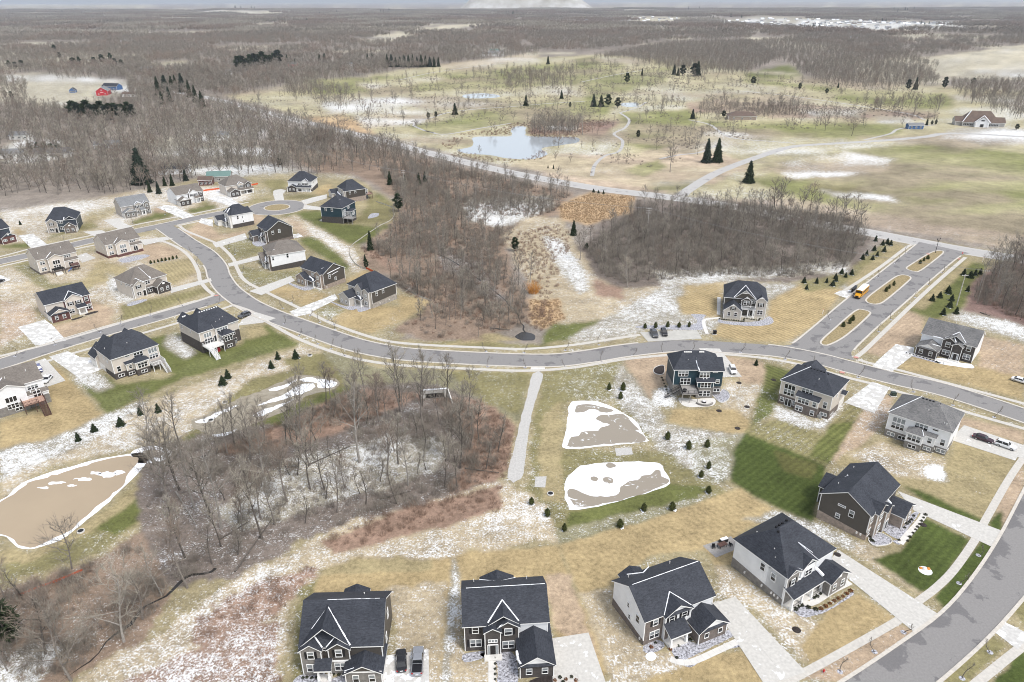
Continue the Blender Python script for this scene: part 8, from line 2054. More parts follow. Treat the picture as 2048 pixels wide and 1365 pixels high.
def school_bus():
 a = head(1733, 577, 1706, 601)
 x, y = G(1721, 591)
 o = empty('school_bus', (x, y, .04), R(a) + math.pi / 2, 'yellow school bus with white roof driving down the boulevard', 'bus')
 hw = 1.22; L0, L1 = -3.2, 5.4
 def rg(yy, zt, k=1.0): return [(-hw * k, yy, .5), (hw * k, yy, .5), (hw * k, yy, zt - .42), (hw * .93 * k, yy, zt - .16), (-hw * .93 * k, yy, zt - .16), (-hw * k, yy, zt - .42)]
 loft([rg(L0, 3.05), rg(L0 + .2, 3.1), rg(L1 - .15, 3.1), rg(L1, 3.0, .97)]).build('body', 'busyellow', o)
 def rr(yy, zt, k=1.0): return [(-hw * .95 * k, yy, zt - .17), (hw * .95 * k, yy, zt - .17), (hw * .8 * k, yy, zt - .04), (hw * .4 * k, yy, zt + .04), (-hw * .4 * k, yy, zt + .04), (-hw * .8 * k, yy, zt - .04)]
 loft([rr(L0, 3.08), rr(L1 - .05, 3.08)]).build('roof', 'buswhite', o)
 def hd(yy, w, zt, zl=.55): return [(-w, yy, zl), (w, yy, zl), (w, yy, zt - .25), (w * .8, yy, zt), (-w * .8, yy, zt), (-w, yy, zt - .25)]
 loft([hd(-5.1, .88, 1.35), hd(-4.9, .98, 1.5), hd(-4.0, 1.08, 1.62), hd(L0 + .02, 1.15, 1.78)]).build('hood', 'busyellow', o)
 MB().box(-1.1, 1.1, L0 - .03, L0 + .05, 1.8, 2.72).build('windshield', 'carglass', o)
 MB().box(-1.15, 1.15, -5.25, -5.05, .4, .75).build('bumper', 'blackmetal', o); MB().box(-.5, .5, -5.13, -5.05, .8, 1.25).build('grille', 'blackmetal', o)
 sg = MB().box(-.75, .75, L0 - .08, L0 + .02, 2.76, 3.04).build('bus_sign', 'yellowpaint', o)
 cu = bpy.data.curves.new('lettering', 'FONT'); cu.body = 'SCHOOL BUS'; cu.size = .22; cu.align_x = 'CENTER'; cu.align_y = 'CENTER'; cu.extrude = .004
 to = bpy.data.objects.new('lettering', cu); me = bpy.data.meshes.new_from_object(to); me.materials.clear(); me.materials.append(M['blackmetal']); bpy.data.objects.remove(to)
 link('lettering', me, sg, (0, L0 - .09, 2.9), (math.pi / 2, 0, 0))
 for sx in (-1, 1):
  X = sx * (hw + .012)
  for i in range(10):
   yy = L0 + .75 + i * .78
   MB().box(min(X, X - sx * .05), max(X, X - sx * .05), yy - .32, yy + .32, 1.85, 2.5).build('window', 'carglass', o)
  for zz in (1.05, 1.45, 1.72): MB().box(min(X, X - sx * .04), max(X, X - sx * .04), L0 + .1, L1 - .1, zz, zz + .06).build('rub_rail', 'blackmetal', o)
  MB().box(min(sx * .62, sx * .95), max(sx * .62, sx * .95), -5.14, -5.0, .9, 1.12).build('headlight', 'lampglass', o); MB().box(min(sx * .8, sx * 1.05), max(sx * .8, sx * 1.05), L0 - .06, L0, 2.78, 2.98).build('warning_lamp', 'taillight', o)
  wheel(o, sx * 1.0, -4.0, .5, .28); wheel(o, sx * .98, 3.2, .5, .36)
  MB().bar((sx * 1.1, -4.7, 1.4), (sx * 1.45, -4.9, 1.9), .03, 4).box(min(sx * 1.35, sx * 1.55), max(sx * 1.35, sx * 1.55), -4.98, -4.86, 1.7, 2.1).build('mirror', 'blackmetal', o)

school_bus()

# ------------------------------------------------------------------ street furniture and yard things
def post_line(n): pass

def pole(px, py, h, label, arms=1, mname='polewood', tilt=0.0, r=.17):
 x, y = G(px, py)
 o = empty('utility_pole', (x, y, 0), 0, label, 'utility pole')
 MB().cyl(0, 0, -.2, h, r, 9, r * .65).build('shaft', mname, o)
 for k in range(arms):
  z = h - .5 - k * 1.1
  MB().box(-1.2, 1.2, -.07, .07, z - .07, z + .07).build('crossarm', mname, o)
  for sx in (-1.05, -.4, .4, 1.05): MB().cyl(sx, 0, z + .07, z + .32, .07, 6, .04).build('insulator', 'signwhite', o)
 return x, y, h

poles = [pole(1913, 612, 12.5, 'pale leaning utility pole among the evergreens east of the boulevard', 1, 'greypole', r=.2), pole(1953.5, 608.5, 13.5, 'darker utility pole at the edge of the reddish thicket', 1), pole(1294, 470, 13.5, 'utility pole with white insulators rising out of the grey wood', 3, 'greypole'), pole(809, 384, 13, 'tall utility pole in the wood right of the teal house', 2, 'greypole'), pole(620, 330, 13, 'utility pole in the woods behind the turning circle', 2)]

def wire(a, b, dx, za, zb, label):
 n = 14; mb = MB()
 A, B = Vector((a[0] + dx, a[1], za)), Vector((b[0] + dx, b[1], zb))
 pts = []
 for i in range(n + 1):
  t = i / n; p = A.lerp(B, t); p.z -= 4 * t * (1 - t) * (A - B).length * .022; pts.append(p)
 for p, q in zip(pts[:-1], pts[1:]): mb.bar(p, q, .02, 3)
 mb.build('power_line', 'galv', None, label=label, cat='wire', group='power lines between the utility poles')

for (i, j) in ((1, 2), (2, 3), (3, 4)):
 for dx in (-1.0, 0.4, 1.0):
  wire(poles[i], poles[j], dx, poles[i][2] - .2, poles[j][2] - .2, 'thin power line strung between the utility poles over the woods')

def lamp():
 x, y = G(1870.5, 506.5)
 o = empty('street_lamp', (x, y, .1), 0.5, 'dark twin-headed lamp post at the tip of the boulevard island', 'street lamp')
 MB().cyl(0, 0, 0, 6.0, .13, 8, .09).build('shaft', 'blackmetal', o)
 for sx in (-1, 1):
  MB().bar((0, 0, 5.3), (sx * .9, 0, 5.6), .07, 6).bar((sx * .9, 0, 5.6), (sx * .9, 0, 6.3), .06, 6).build('arm', 'blackmetal', o)
  MB().cyl(sx * .9, 0, 6.3, 6.9, .22, 8, .12).build('lamp_head', 'blackmetal', o)

lamp()

def stop_sign(px, py, label, rz):
 x, y = G(px, py)
 o = empty('stop_sign', (x, y, .08), rz, label, 'road sign')
 MB().cyl(0, 0, 0, 2.9, .035, 6).build('post', 'galv', o)
 vs = [(.46 * math.cos(math.pi / 8 + i * math.pi / 4), -.06, 2.5 + .46 * math.sin(math.pi / 8 + i * math.pi / 4)) for i in range(8)]
 MB().add(vs + [(a, b + .03, c) for a, b, c in vs], [tuple(range(8)), tuple(range(15, 7, -1))] + [(i, 8 + i, 8 + (i + 1) % 8, (i + 1) % 8) for i in range(8)]).build('plate', 'signred', o)
 cu = bpy.data.curves.new('lettering', 'FONT'); cu.body = 'STOP'; cu.size = .34; cu.align_x = 'CENTER'; cu.align_y = 'CENTER'; cu.extrude = .003
 to = bpy.data.objects.new('lettering', cu); me = bpy.data.meshes.new_from_object(to); me.materials.clear(); me.materials.append(M['signwhite']); bpy.data.objects.remove(to)
 link('lettering', me, o, (0, -.066, 2.5), (math.pi / 2, 0, 0))

stop_sign(1922, 517, 'red octagonal stop sign where the boulevard meets the county road', R(20))

def mailboxes():
 x, y = G(1707, 584)
 a = head(1700, 590, 1714, 578)
 o = empty('mailbox_bank', (x, y, .07), R(a), 'long black community mailbox bank beside the school bus', 'mailboxes')
 MB().box(-2.6, 2.6, -.35, .35, 0, .12).build('plinth', 'concrete', o)
 for i in range(4):
  x0 = -2.5 + i * 1.27
  c = MB().box(x0, x0 + 1.2, -.28, .28, .55, 1.75).build('cabinet', 'blackmetal', o); MB().box(x0 + .5, x0 + .7, -.12, .12, .12, .55).build('pedestal', 'blackmetal', o)
  for j in range(4): MB().box(x0 + .06, x0 + 1.14, -.30, -.285, .62 + j * .27, .84 + j * .27).build('mailbox_door', 'blackmetal', c)
 MB().box(-2.65, 2.65, -.5, .5, 1.78, 1.86).build('canopy', 'blackmetal', o)

mailboxes()

def yard_box(px, py, label, name, mname, w, d, h, cat, rz=0):
 x, y = G(px, py)
 o = empty(name, (x, y, .03), rz, label, cat)
 MB().box(-w / 2 - .2, w / 2 + .2, -d / 2 - .2, d / 2 + .2, 0, .1).build('pad', 'concrete', o); MB().box(-w / 2, w / 2, -d / 2, d / 2, .1, h).build('cabinet', mname, o); MB().box(-w / 2 - .03, w / 2 + .03, -d / 2 - .03, d / 2 + .03, h, h + .08).build('lid', mname, o); MB().box(-w / 2 + .1, w / 2 - .1, -d / 2 - .02, -d / 2, .25, h - .15).build('door_panel', mname, o)

yard_box(1429, 669, 'black utility cabinet on the lawn below the four-gabled house', 'utility_cabinet', 'blackmetal', 1.1, .9, 1.3, 'utility box'); yard_box(1786, 792, 'dark green transformer box beside the snowy drive and hedge', 'transformer_box', 'transformer', 1.3, 1.1, 1.1, 'utility box'); yard_box(1998, 1262 - 10, 'pale utility cabinet near the right edge of the street', 'utility_cabinet', 'offwhite', .6, .5, .9, 'utility box') if False else None
for px, py, lb in ((1645, 629, 'white marker post on the verge left of the boulevard'), (1965, 524, 'white marker post right of the stop sign')):
 x, y = G(px, py); o = empty('marker_post', (x, y, 0), 0, lb, 'post'); MB().box(-.06, .06, -.03, .03, 0, 1.9).build('post', 'signwhite', o); MB().box(-.07, .07, -.04, .04, 1.9, 2.15).build('cap', 'orange', o)

def hydrant(px, py, label):
 x, y = G(px, py); o = empty('fire_hydrant', (x, y, .02), 0, label, 'hydrant')
 MB().cyl(0, 0, 0, .55, .13, 8).cyl(0, 0, .55, .72, .16, 8, .05).build('barrel', 'signred', o); MB().bar((-.22, 0, .42), (.22, 0, .42), .07, 6).build('nozzle', 'signred', o); MB().cyl(0, 0, -.02, .04, .2, 8).build('flange', 'galv', o)

hydrant(1647, 1345, 'red fire hydrant on the verge at the bottom right')

# street saplings in mulch rings -----------------------------------------------------------------
t_, c_ = bare_tree(90, 3.4, .9, limbs=7, kind='tall', twigs=3, tw=.014, sub=3, low=.35)
SAP = (t_.mesh('trunk', 'darkbark'), c_.mesh('crown', 'twig'), MB().cyl(0, 0, 0, .05, .52, 12, .42).mesh('mulch_ring', 'mulchsnow'))
SPOTS = [('street sapling on the verge of the lower right street', 'saplings of the lower right street', [(1957, 1111), (1918, 1167), (1807, 1265), (1749, 1304), (1680, 1344), (1980, 1305), (1924, 1357)]), ('street sapling along the verge of the main road', 'saplings along the main road', [(620, 632), (640, 645), (670, 659), (636, 688), (662, 698), (690, 712), (896, 732), (975, 734), (1050, 736), (972, 703), (1048, 706), (1130, 701), (1130, 733), (1203, 724), (1198, 690), (1265, 712), (1326, 705), (1384, 701), (1481, 705), (1570, 719), (1634, 729), (1716, 755), (1827, 784), (1906, 811), (1988, 835)]),
         ('street sapling along the boulevard verge', 'saplings along the boulevard', [(1758, 664), (1782, 640), (1830, 595), (1856, 570), (1884, 546), (1660, 640), (1755, 556), (1790, 528), (1812, 508)]), ('street sapling in front of the left hand houses', 'saplings of the left streets', [(566, 617), (583, 605), (655, 642), (668, 650), (568, 648), (598, 672), (470, 510), (458, 498), (484, 545), (240, 648), (300, 632), (365, 612), (200, 665), (110, 690), (30, 713), (330, 430), (265, 447), (130, 484), (60, 500), (385, 505), (395, 530), (438, 610)])]
for lb, gr, sp in SPOTS:
 for (px, py), od in ordered(sp):
  x, y = G(px, py); o = empty('street_sapling', (x, y, 0), rng.uniform(0, 6.28), lb + (', ' + od if od else ''), 'tree', gr); o.scale = (1, 1, rng.uniform(.8, 1.15))
  link('trunk', SAP[0], o); link('crown', SAP[1], o); link('mulch_ring', SAP[2], o, (0, 0, .01))
# dark mulch rings and drain grates on the lawns
for i, (px, py) in enumerate([(1478, 766), (1494, 814), (1438, 822), (1475, 857), (1547, 760), (1593, 1260), (1846, 1050), (1675, 1110)]):
 x, y = G(px, py); o = empty('mulch_bed', (x, y, 0), i, 'round dark mulch bed with a clipped stem on the lawn', 'mulch bed', 'round mulch beds on the lawns')
 MB().cyl(0, 0, 0, .1, .8, 14, .65).build('mulch', 'mulch', o); MB().bar((0, 0, .05), (.03, 0, 1.6), .03, 5, .015).build('stem', 'darkbark', o)
for i, (px, py) in enumerate([(1101, 989), (620, 712), (450, 806), (422, 842), (162, 1064), (408, 915)]):
 x, y = G(px, py); o = empty('storm_drain', (x, y, .02), i * .7, 'round concrete storm drain with dark grate in the rough grass', 'drain', 'storm drains in the rough grass')
 MB().cyl(0, 0, 0, .3, .8, 16, .78).build('collar', 'concrete', o); g = MB().cyl(0, 0, .3, .34, .6, 14).build('grate', 'blackmetal', o)

# shrubs in the front beds ---------------------------------------------------------------------------
SH = [bush(500 + i, .42, 90).mesh('foliage', ['shrub', 'shrub', 'shrubred'][i]) for i in range(3)]
SHS = MB().bar((0, 0, 0), (0, 0, .3), .03, 5).mesh('stem', 'darkbark')

def shrubs(house, spots, lb, gr, kinds=(0,), sc=1.0, absolute=False):
 rk = {i: n for n, i in enumerate(sorted(range(len(spots)), key=lambda i: spots[i][0] / spots[i][1]))}
 for i, (x, y) in enumerate(spots):
  X, Y = (x, y) if absolute else house.P(x, y)
  o = empty('garden_shrub', (X, Y, .06), i * 1.3, lb + (', ' + ORD[rk[i]] if len(spots) <= 12 else ''), 'shrub', gr); o.scale = (sc * rng.uniform(.8, 1.15),) * 3
  link('foliage', SH[kinds[i % len(kinds)]], o); link('stem', SHS, o)

def bed(pts, mname='mulchsnow', z=.04, name='planting_bed', border=False):
 P = [tuple(p) for p in smooth_poly(pts, .6, .12, 1.0)]
 sheet(name, P, mname, z, world=True)
 if border:
  ribbon('bed_edging', [np.array(p) for p in P + [P[0]]], [np.array(p) * .94 + np.array(sum(np.array(q) for q in P) / len(P)) * .06 for p in P + [P[0]]], 'concrete', .22, th=.2)

bed(zm((1620, 910), 7.58, [(880, 1260), (960, 1180), (1100, 1200), (1240, 1290), (1200, 1365), (1000, 1390), (900, 1340)]), border=True)
bed(zm((1620, 910), 7.58, [(1060, 1060), (1150, 1010), (1380, 1100), (1540, 900), (1660, 870), (1400, 1230), (1280, 1260), (1080, 1130)])); bed(zm((1500, 940), 2.108, [(600, 300), (650, 310), (745, 200), (735, 190), (640, 285)]))
shrubs(None, [G(*p) for p in zm((1620, 910), 7.58, [(1350, 1300), (1480, 1310), (1510, 1250), (1560, 1190), (1600, 1140), (1630, 1100), (1660, 1060), (1690, 1010), (1720, 960), (1750, 915)])], 'round shrub along the curved walk of the brown gabled house', 'shrubs along the curved walk', sc=.85, absolute=True)
shrubs(None, [G(*p) for p in zm((1620, 910), 7.58, [(1430, 1110), (1470, 1050), (1505, 1020), (1540, 990), (1570, 930), (1110, 1080), (1050, 1150), (905, 1250), (930, 1300), (960, 1320)])], 'dark shrub in the bed against the brown gabled house', 'shrubs against the brown gabled house', sc=.9, absolute=True)
bed(zm((1455, 1020), 6.5, [(820, 1270), (980, 1180), (1010, 1220), (1080, 1290), (1300, 1290), (1560, 1120), (1620, 1060), (1640, 1100), (1500, 1200), (1280, 1330), (1000, 1400), (880, 1340)])); bed(zm((1455, 1020), 6.5, [(1070, 1150), (1200, 1070), (1500, 900), (1560, 920), (1400, 1050), (1130, 1190)]))
shrubs(None, [G(*p) for p in zm((1455, 1020), 6.5, [(885, 1300), (925, 1265), (968, 1245), (1050, 1275), (1145, 1300), (1125, 1150), (1165, 1130), (1205, 1095)])], 'round green shrub in the bed below the white porch', 'green shrubs below the white porch', absolute=True)
shrubs(None, [G(*p) for p in zm((1455, 1020), 6.5, [(1215, 1292), (1275, 1258), (1330, 1222), (1390, 1190), (1445, 1160), (1500, 1130), (1550, 1095), (1600, 1060)])], 'round russet shrub in front of the white porch house', 'russet shrubs before the white porch', (2,), absolute=True)
bed(zm((1200, 1100), 5.936, [(510, 1150), (690, 1070), (770, 1150), (570, 1240)]), 'mulchsnow'); bed(zm((1200, 1100), 5.936, [(840, 1160), (1010, 980), (1140, 1120), (1480, 980), (1560, 930), (1640, 990), (1400, 1120), (1050, 1290), (950, 1330)])); bed(zm((1200, 1100), 5.936, [(1000, 1350), (1250, 1240), (1600, 1080), (1662, 1090), (1662, 1150), (1500, 1190), (1200, 1330), (1060, 1400)]))
shrubs(None, [G(*p) for p in zm((1200, 1100), 5.936, [(930, 1145), (835, 1185), (910, 1285), (1015, 1015), (1070, 1075), (610, 1160), (660, 1110)])], 'small shrub in the bed by the white columned porch', 'shrubs by the white columned porch', (0, 2), .8, True)
bed(blob(1302, 1314, 11, 9, 12), 'snow', .05, 'snow_ring')
bed([(960, 1310), (1000, 1300), (1030, 1312), (1034, 1370), (995, 1380), (995, 1330)]); bed([(925, 1310), (968, 1303), (968, 1316), (930, 1325)]); bed([(1060, 1362), (1108, 1350), (1150, 1345), (1165, 1372), (1060, 1390)], 'mulch')
shrubs(None, [G(990.5, 1318 + 10.5 * i) for i in range(6)], 'low green shrub beside the straight entry walk', 'shrubs beside the straight entry walk', sc=.7, absolute=True); shrubs(None, [G(p, q) for p, q in ((1110, 1362), (1120, 1356), (1132, 1360), (1143, 1355), (1152, 1362), (1126, 1366))], 'russet shrub in the dark bed at the garage corner', 'russet shrubs at the garage corner', (2, 0), .8, True)
bed([(598, 1352), (640, 1350), (640, 1366), (690, 1350), (694, 1372), (590, 1376)]); shrubs(None, [G(p, q) for p, q in ((668, 1350), (678, 1351), (688, 1351), (614, 1356), (624, 1357), (634, 1356), (606, 1357))], 'small shrub in the bed of the grey stone house', 'shrubs of the grey stone house', sc=.7, absolute=True)
shrubs(None, [G(*p) for p in zm((1800, 620), 10.24, [(130 + 69 * i, 890 + 19 * i) for i in range(12)])], 'small dark shrub in the row before the dark brick garage', 'shrubs before the dark brick garage', sc=.62, absolute=True); bed(zm((1800, 620), 10.24, [(740, 1000), (1000, 1010), (1200, 1080), (1460, 1120), (1500, 1200), (1200, 1170), (760, 1090)]), 'snow'); bed(zm((1800, 620), 10.24, [(90, 870), (760, 1060), (740, 1090), (80, 900)]), 'mulchsnow')
bed(zm((1270, 540), 7.062, [(1190, 690), (1240, 720), (1530, 740), (1760, 720), (1900, 660), (1950, 750), (1750, 795), (1400, 780), (1180, 740)]), 'mulchsnow')
for (a, b) in (((1195, 700), (1530, 735)), ((1530, 735), (1545, 690)), ((1545, 690), (1745, 720)), ((1745, 720), (1770, 680))):
 p, q = [np.array(G(*z)) for z in zm((1270, 540), 7.062, [a, b])]
 n = max(2, int(np.linalg.norm(q - p) / .8))
 shrubs(None, [tuple(p + (q - p) * i / n) for i in range(n)], 'boxwood in the clipped hedge around the four-gabled house', 'hedge of the four-gabled house', sc=.85, absolute=True)
bed(zm((1270, 540), 7.062, [(80, 790), (760, 780), (880, 720), (790, 640), (830, 625), (1000, 640), (960, 690), (1000, 770), (960, 830), (870, 850), (100, 830)]), 'mulchsnow', .035)
bed(zm((1300, 690), 9.75, [(1200, 960), (1350, 930), (1420, 870), (1520, 920), (1560, 1000), (1500, 1100), (1380, 1140), (1280, 1060)]), 'mulchsnow', border=True); bed(zm((1300, 690), 9.75, [(60, 500), (120, 430), (270, 410), (272, 560), (180, 590), (90, 560)]), 'mulch', border=True); sheet('patio', [tuple(p) for p in smooth_poly(zm((1300, 690), 9.75, [(560, 1040), (860, 1060), (1180, 1040), (1280, 1080), (1240, 1180), (1050, 1210), (680, 1200)]), .6)], 'concrete', .045, world=True)
shrubs(None, [G(*p) for p in zm((1300, 690), 9.75, [(230, 650), (250, 700), (275, 760), (300, 820), (320, 880), (350, 960)])], 'snow-dusted shrub along the left wall of the teal house', 'shrubs along the teal house wall', sc=.8, absolute=True)
fx, fy = G(*zm((1300, 690), 9.75, [(1050, 1125)])[0])
o = empty('fire_pit', (fx, fy, .05), 0, 'round dark fire pit on the snowy patio of the teal house', 'fire pit'); MB().cyl(0, 0, 0, .45, .62, 16, .6).build('bowl', 'blackmetal', o); MB().cyl(0, 0, .45, .52, .66, 16, .5).build('cover', 'deckgrey', o); MB().cyl(0, 0, .52, .55, .45, 14, .3).build('snow_cap', 'snow', o)
c_ = MB()
for i in range(12):
 a0, a1 = math.pi * (1.1 + .8 * i / 12), math.pi * (1.1 + .8 * (i + 1) / 12)
 c_.add([(2.6 * math.cos(a), 2.2 * math.sin(a), z) for a in (a0, a1) for z in (0, .5)] + [(2.2 * math.cos(a), 1.8 * math.sin(a), z) for a in (a0, a1) for z in (0, .5)], [(0, 2, 3, 1), (4, 5, 7, 6), (1, 3, 7, 5)])
so_ = empty('seat_wall', (fx, fy, .05), 0, 'curved low stone seat wall around the fire pit', 'wall'); c_.build('stonework', 'greybrick', so_)
bed(zm((40, 440), 7.314, [(1450, 580), (1700, 520), (1850, 510), (1880, 540), (1600, 620), (1480, 620)]), 'mulchsnow'); bed(zm((40, 510), 6.024, [(1290, 600), (1380, 560), (1500, 535), (1530, 550), (1400, 600), (1310, 620)]), 'mulchsnow'); bed(zm((40, 510), 6.024, [(620, 780), (760, 740), (740, 760), (640, 790)]), 'mulch'); bed(zm((40, 510), 6.024, [(790, 715), (900, 680), (940, 690), (800, 730)]), 'mulch')
bed(zm((560, 490), 7.877, [(820, 900), (1060, 970), (1250, 940), (1290, 970), (1110, 1030), (850, 930)]), 'mulchsnow'); bed(zm((560, 490), 7.877, [(1220, 1010), (1330, 970), (1440, 1000), (1260, 1060)]), 'mulchsnow'); bed(zm((560, 490), 7.877, [(150, 600), (350, 660), (520, 640), (560, 680), (380, 720), (180, 640)]), 'mulchsnow'); bed(zm((620, 340), 11.38, [(1320, 1080), (1400, 1000), (1560, 990), (1540, 1060), (1340, 1110)]), 'mulchsnow'); bed(zm((470, 410), 9.1, [(310, 680), (480, 660), (560, 720), (400, 760)]), 'mulchsnow')
# patio set on the bluestone behind the porch house
px_, py_ = G(1444, 1094)
o = empty('patio_table', (px_, py_, .04), R(25), 'dark patio table on the paved square between the golden lawns', 'table'); MB().box(-1.0, 1.0, -.55, .55, .68, .76).build('table_top', 'deckdark', o)
for sx in (-.85, .85):
 for sy in (-.42, .42): MB().box(sx - .04, sx + .04, sy - .04, sy + .04, 0, .68).build('leg', 'blackmetal', o)
for i, (dx, dy) in enumerate(((-1.9, -.4), (1.9, .3), (0, 1.4))):
 ch = empty('patio_chair', (px_ + dx, py_ + dy, .04), i * 1.9, 'dark chair beside the patio table', 'chair', 'chairs around the patio table'); MB().box(-.32, .32, -.32, .32, .36, .44).build('seat', 'blackmetal', ch); MB().box(-.32, .32, .26, .34, .44, .95).build('backrest', 'blackmetal', ch)
 for sx in (-.27, .27):
  for sy in (-.27, .27): MB().box(sx - .03, sx + .03, sy - .03, sy + .03, 0, .36).build('leg', 'blackmetal', ch)
gx_, gy_ = G(1447, 1085); o = empty('grill', (gx_, gy_, .04), .4, 'snow-covered barbecue grill behind the patio table', 'grill'); MB().box(-.9, .9, -.35, .35, .1, .85).build('cabinet', 'blackmetal', o); MB().box(-.85, .85, -.33, .33, .85, 1.05).build('snow_cap', 'snow', o)
dx_, dy_ = G(*zm((1660, 1080), 4.79, [(905, 285)])[0])
o = empty('lawn_decoration', (dx_, dy_, 0), 0, 'deflated white and orange figures lying on the dark green front lawn', 'lawn decoration')
for i, (a, b, r_, mm) in enumerate(((0, 0, .55, 'offwhite'), (.8, .1, .42, 'pumpkin'), (-.6, .3, .38, 'pumpkin'))):
 k = MB().cyl(a, b, 0, r_ * .7, r_, 12, r_ * .75); k.cyl(a, b, r_ * .7, r_ * 1.1, r_ * .75, 12, r_ * .2); k.build('figure', mm, o)
MB().cyl(0, -.3, 0, .06, 1.3, 14, 1.1).build('snow_patch', 'snow', o)
# concrete culvert end and its wing walls; pond outlets; ramps
cx_, cy_ = G(872, 795)
o = empty('culvert_headwall', (cx_, cy_, 0), R(8), 'pale concrete culvert headwall between bare trees below the main road', 'wall')
MB().box(-4.2, 3.4, -.2, .25, 0, 2.6).build('headwall', 'concrete', o); MB().add([(3.4, .25, 0), (3.4, .25, 2.6), (4.4, -5, .5), (4.4, -5, 0), (3.7, .25, 0), (3.7, .25, 2.6), (4.7, -5, .5), (4.7, -5, 0)], [(0, 1, 2, 3), (7, 6, 5, 4), (1, 5, 6, 2), (3, 2, 6, 7)]).build('wing_wall', 'concrete', o); MB().box(-3, 2.4, -.26, -.19, .1, 1.5).build('culvert_opening', 'blackmetal', o); MB().box(-4.3, 3.5, -.3, .4, 2.6, 2.72).build('coping', 'snow', o)
for px, py, rz in ((433, 592, .6), (1712, 716, -.4), (1684, 746, -.4), (1918, 519, .7), (1856, 509, .6)):
 x, y = G(px, py); MB().box(-.7, .7, -.6, .6, 0, .02).build('tactile_ramp', 'pinkramp', None, loc=(x, y, .145), rot=(0, 0, rz), kind='structure')

def fence(pts, mname, h, label, nm='silt_fence'):
 c = resample(spline(GP(pts), 1.0), 2.0)
 o = empty(nm, (float(c[0][0]), float(c[0][1]), 0), 0, label, 'fence')
 base = c[0]
 for i in range(len(c) - 1):
  a, b = c[i] - base, c[i + 1] - base
  MB().add([(*a, .02), (*b, .02), (*b, h + .06 * math.sin(i)), (*a, h + .06 * math.sin(i - 1))], [(0, 1, 2, 3)]).add([(a[0] + .03, a[1] + .03, .02), (b[0] + .03, b[1] + .03, .02), (b[0] + .03, b[1] + .03, h + .06 * math.sin(i)), (a[0] + .03, a[1] + .03, h + .06 * math.sin(i - 1))], [(3, 2, 1, 0)]).build('fabric', mname, o)
  MB().bar((*a, 0), (*a, h + .2), .03, 4).build('stake', 'polewood', o)

fence([(38, 1192), (75, 1178), (120, 1162), (165, 1142)], 'orange', .55, 'sagging orange fabric fence beside the lower left thicket'); fence([(400, 384), (430, 380), (500, 372), (516, 369)], 'orange', .9, 'orange fabric fence behind the cream house at the wood edge'); fence([(732, 538), (742, 543), (752, 549)], 'orange', .9, 'short orange fence by the low green pine')
fence([(752, 404), (775, 412), (790, 420), (783, 440), (760, 452), (745, 462), (722, 478), (702, 494), (700, 512), (712, 530), (732, 540)], 'siltfence', .5, 'pale fabric fence along the lawn edge beside the middle wood'); fence([(752, 549), (790, 566), (830, 590), (862, 602)], 'siltfence', .5, 'pale fabric fence right of the brown house by the wood')
# fallen trunks in the snow
for i, (a, b, mm) in enumerate((((352, 985), (393, 1052), 'palebark'), ((930, 938), (998, 948), 'darkbark'), ((470, 1145), (545, 1040), 'darkbark'), ((440, 1080), (500, 1045), 'darkbark'), ((620, 930), (700, 895), 'darkbark'), ((980, 657), (1020, 662), 'darkbark'), ((1960, 626), (1980, 634), 'darkbark'), ((760, 1000), (820, 985), 'darkbark'))):
 p, q = Vector((*G(*a), .2)), Vector((*G(*b), .35))
 lb = ['long pale fallen trunk right of the muddy pond', 'fallen log in the rusty brush beside the gravel path', 'dark fallen trunk along the lower edge of the snowy wood', 'dark log near the pale trunks of the snowy wood', 'fallen trunk beside the broad dark tree', 'log lying by the pool below the main road', 'fallen log at the edge of the right thicket', 'dark log on the snow in the middle of the wood'][i]
 o = empty('fallen_trunk', p, 0, lb, 'log'); e = q - p
 MB().bar((0, 0, 0), e, .2, 6, .08).build('trunk', mm, o)
 for k in range(3):
  s = e * (.55 + .15 * k); MB().bar(s, s + Vector((rng.uniform(-1.2, 1.2), rng.uniform(-1.2, 1.2), .8)), .06, 4, .02).build('branch', mm, o)

# ------------------------------------------------------------------ distant buildings
def clubhouse():
 (ax, ay), (bx, by) = G(1911, 252), G(2010, 256)
 ang = math.atan2(by - ay, bx - ax); w = math.hypot(bx - ax, by - ay)
 h = House('long brown-roofed clubhouse with a white central entrance gable on the golf course', None, None, 3.4, 'brownroof', 'greysiding', .6, 'clubhouse', 'building', world=((ax, ay), w, ang))
 h.block(0, w, 3, 15, 3.4, 'gx', .62); h.block(w * .13, w * .87, 0, 18, 3.6, 'hipx', (12.5, w * .30, w * .70, .5)); h.block(w * .36, w * .64, -4, 8, 4.2, 'gy', .72, wall='white', oh=.7)
 for u in (.18, .25, .31, .70, .76, .82): h.win('f', 0, w * u, .9, 2.4, 1.6, 2, 1, 0)
 h.win('f', -4, w * .5, 5.2, 2.6, 1.3, 2, 1, 0); h.door('f', -4, w * .5, .2, 2.4, 2.6, 'glass'); h.snow([(w * .36 - .8, -4.6, 4.3), (w * .5, -4.6, 10.2), (w * .64 + .8, -4.6, 4.3)], .35, 'verge_board'); h.snow([(w * .13 - .5, -.5, 3.8), (w * .30, 8.8, 12.6)], .3, 'ridge_snow')
 for u in (.38, .62): MB().box(w * u - .3, w * u + .3, -4.5, -3.9, 0, 4.0).build('porch_column', 'trim', h.root)

clubhouse()

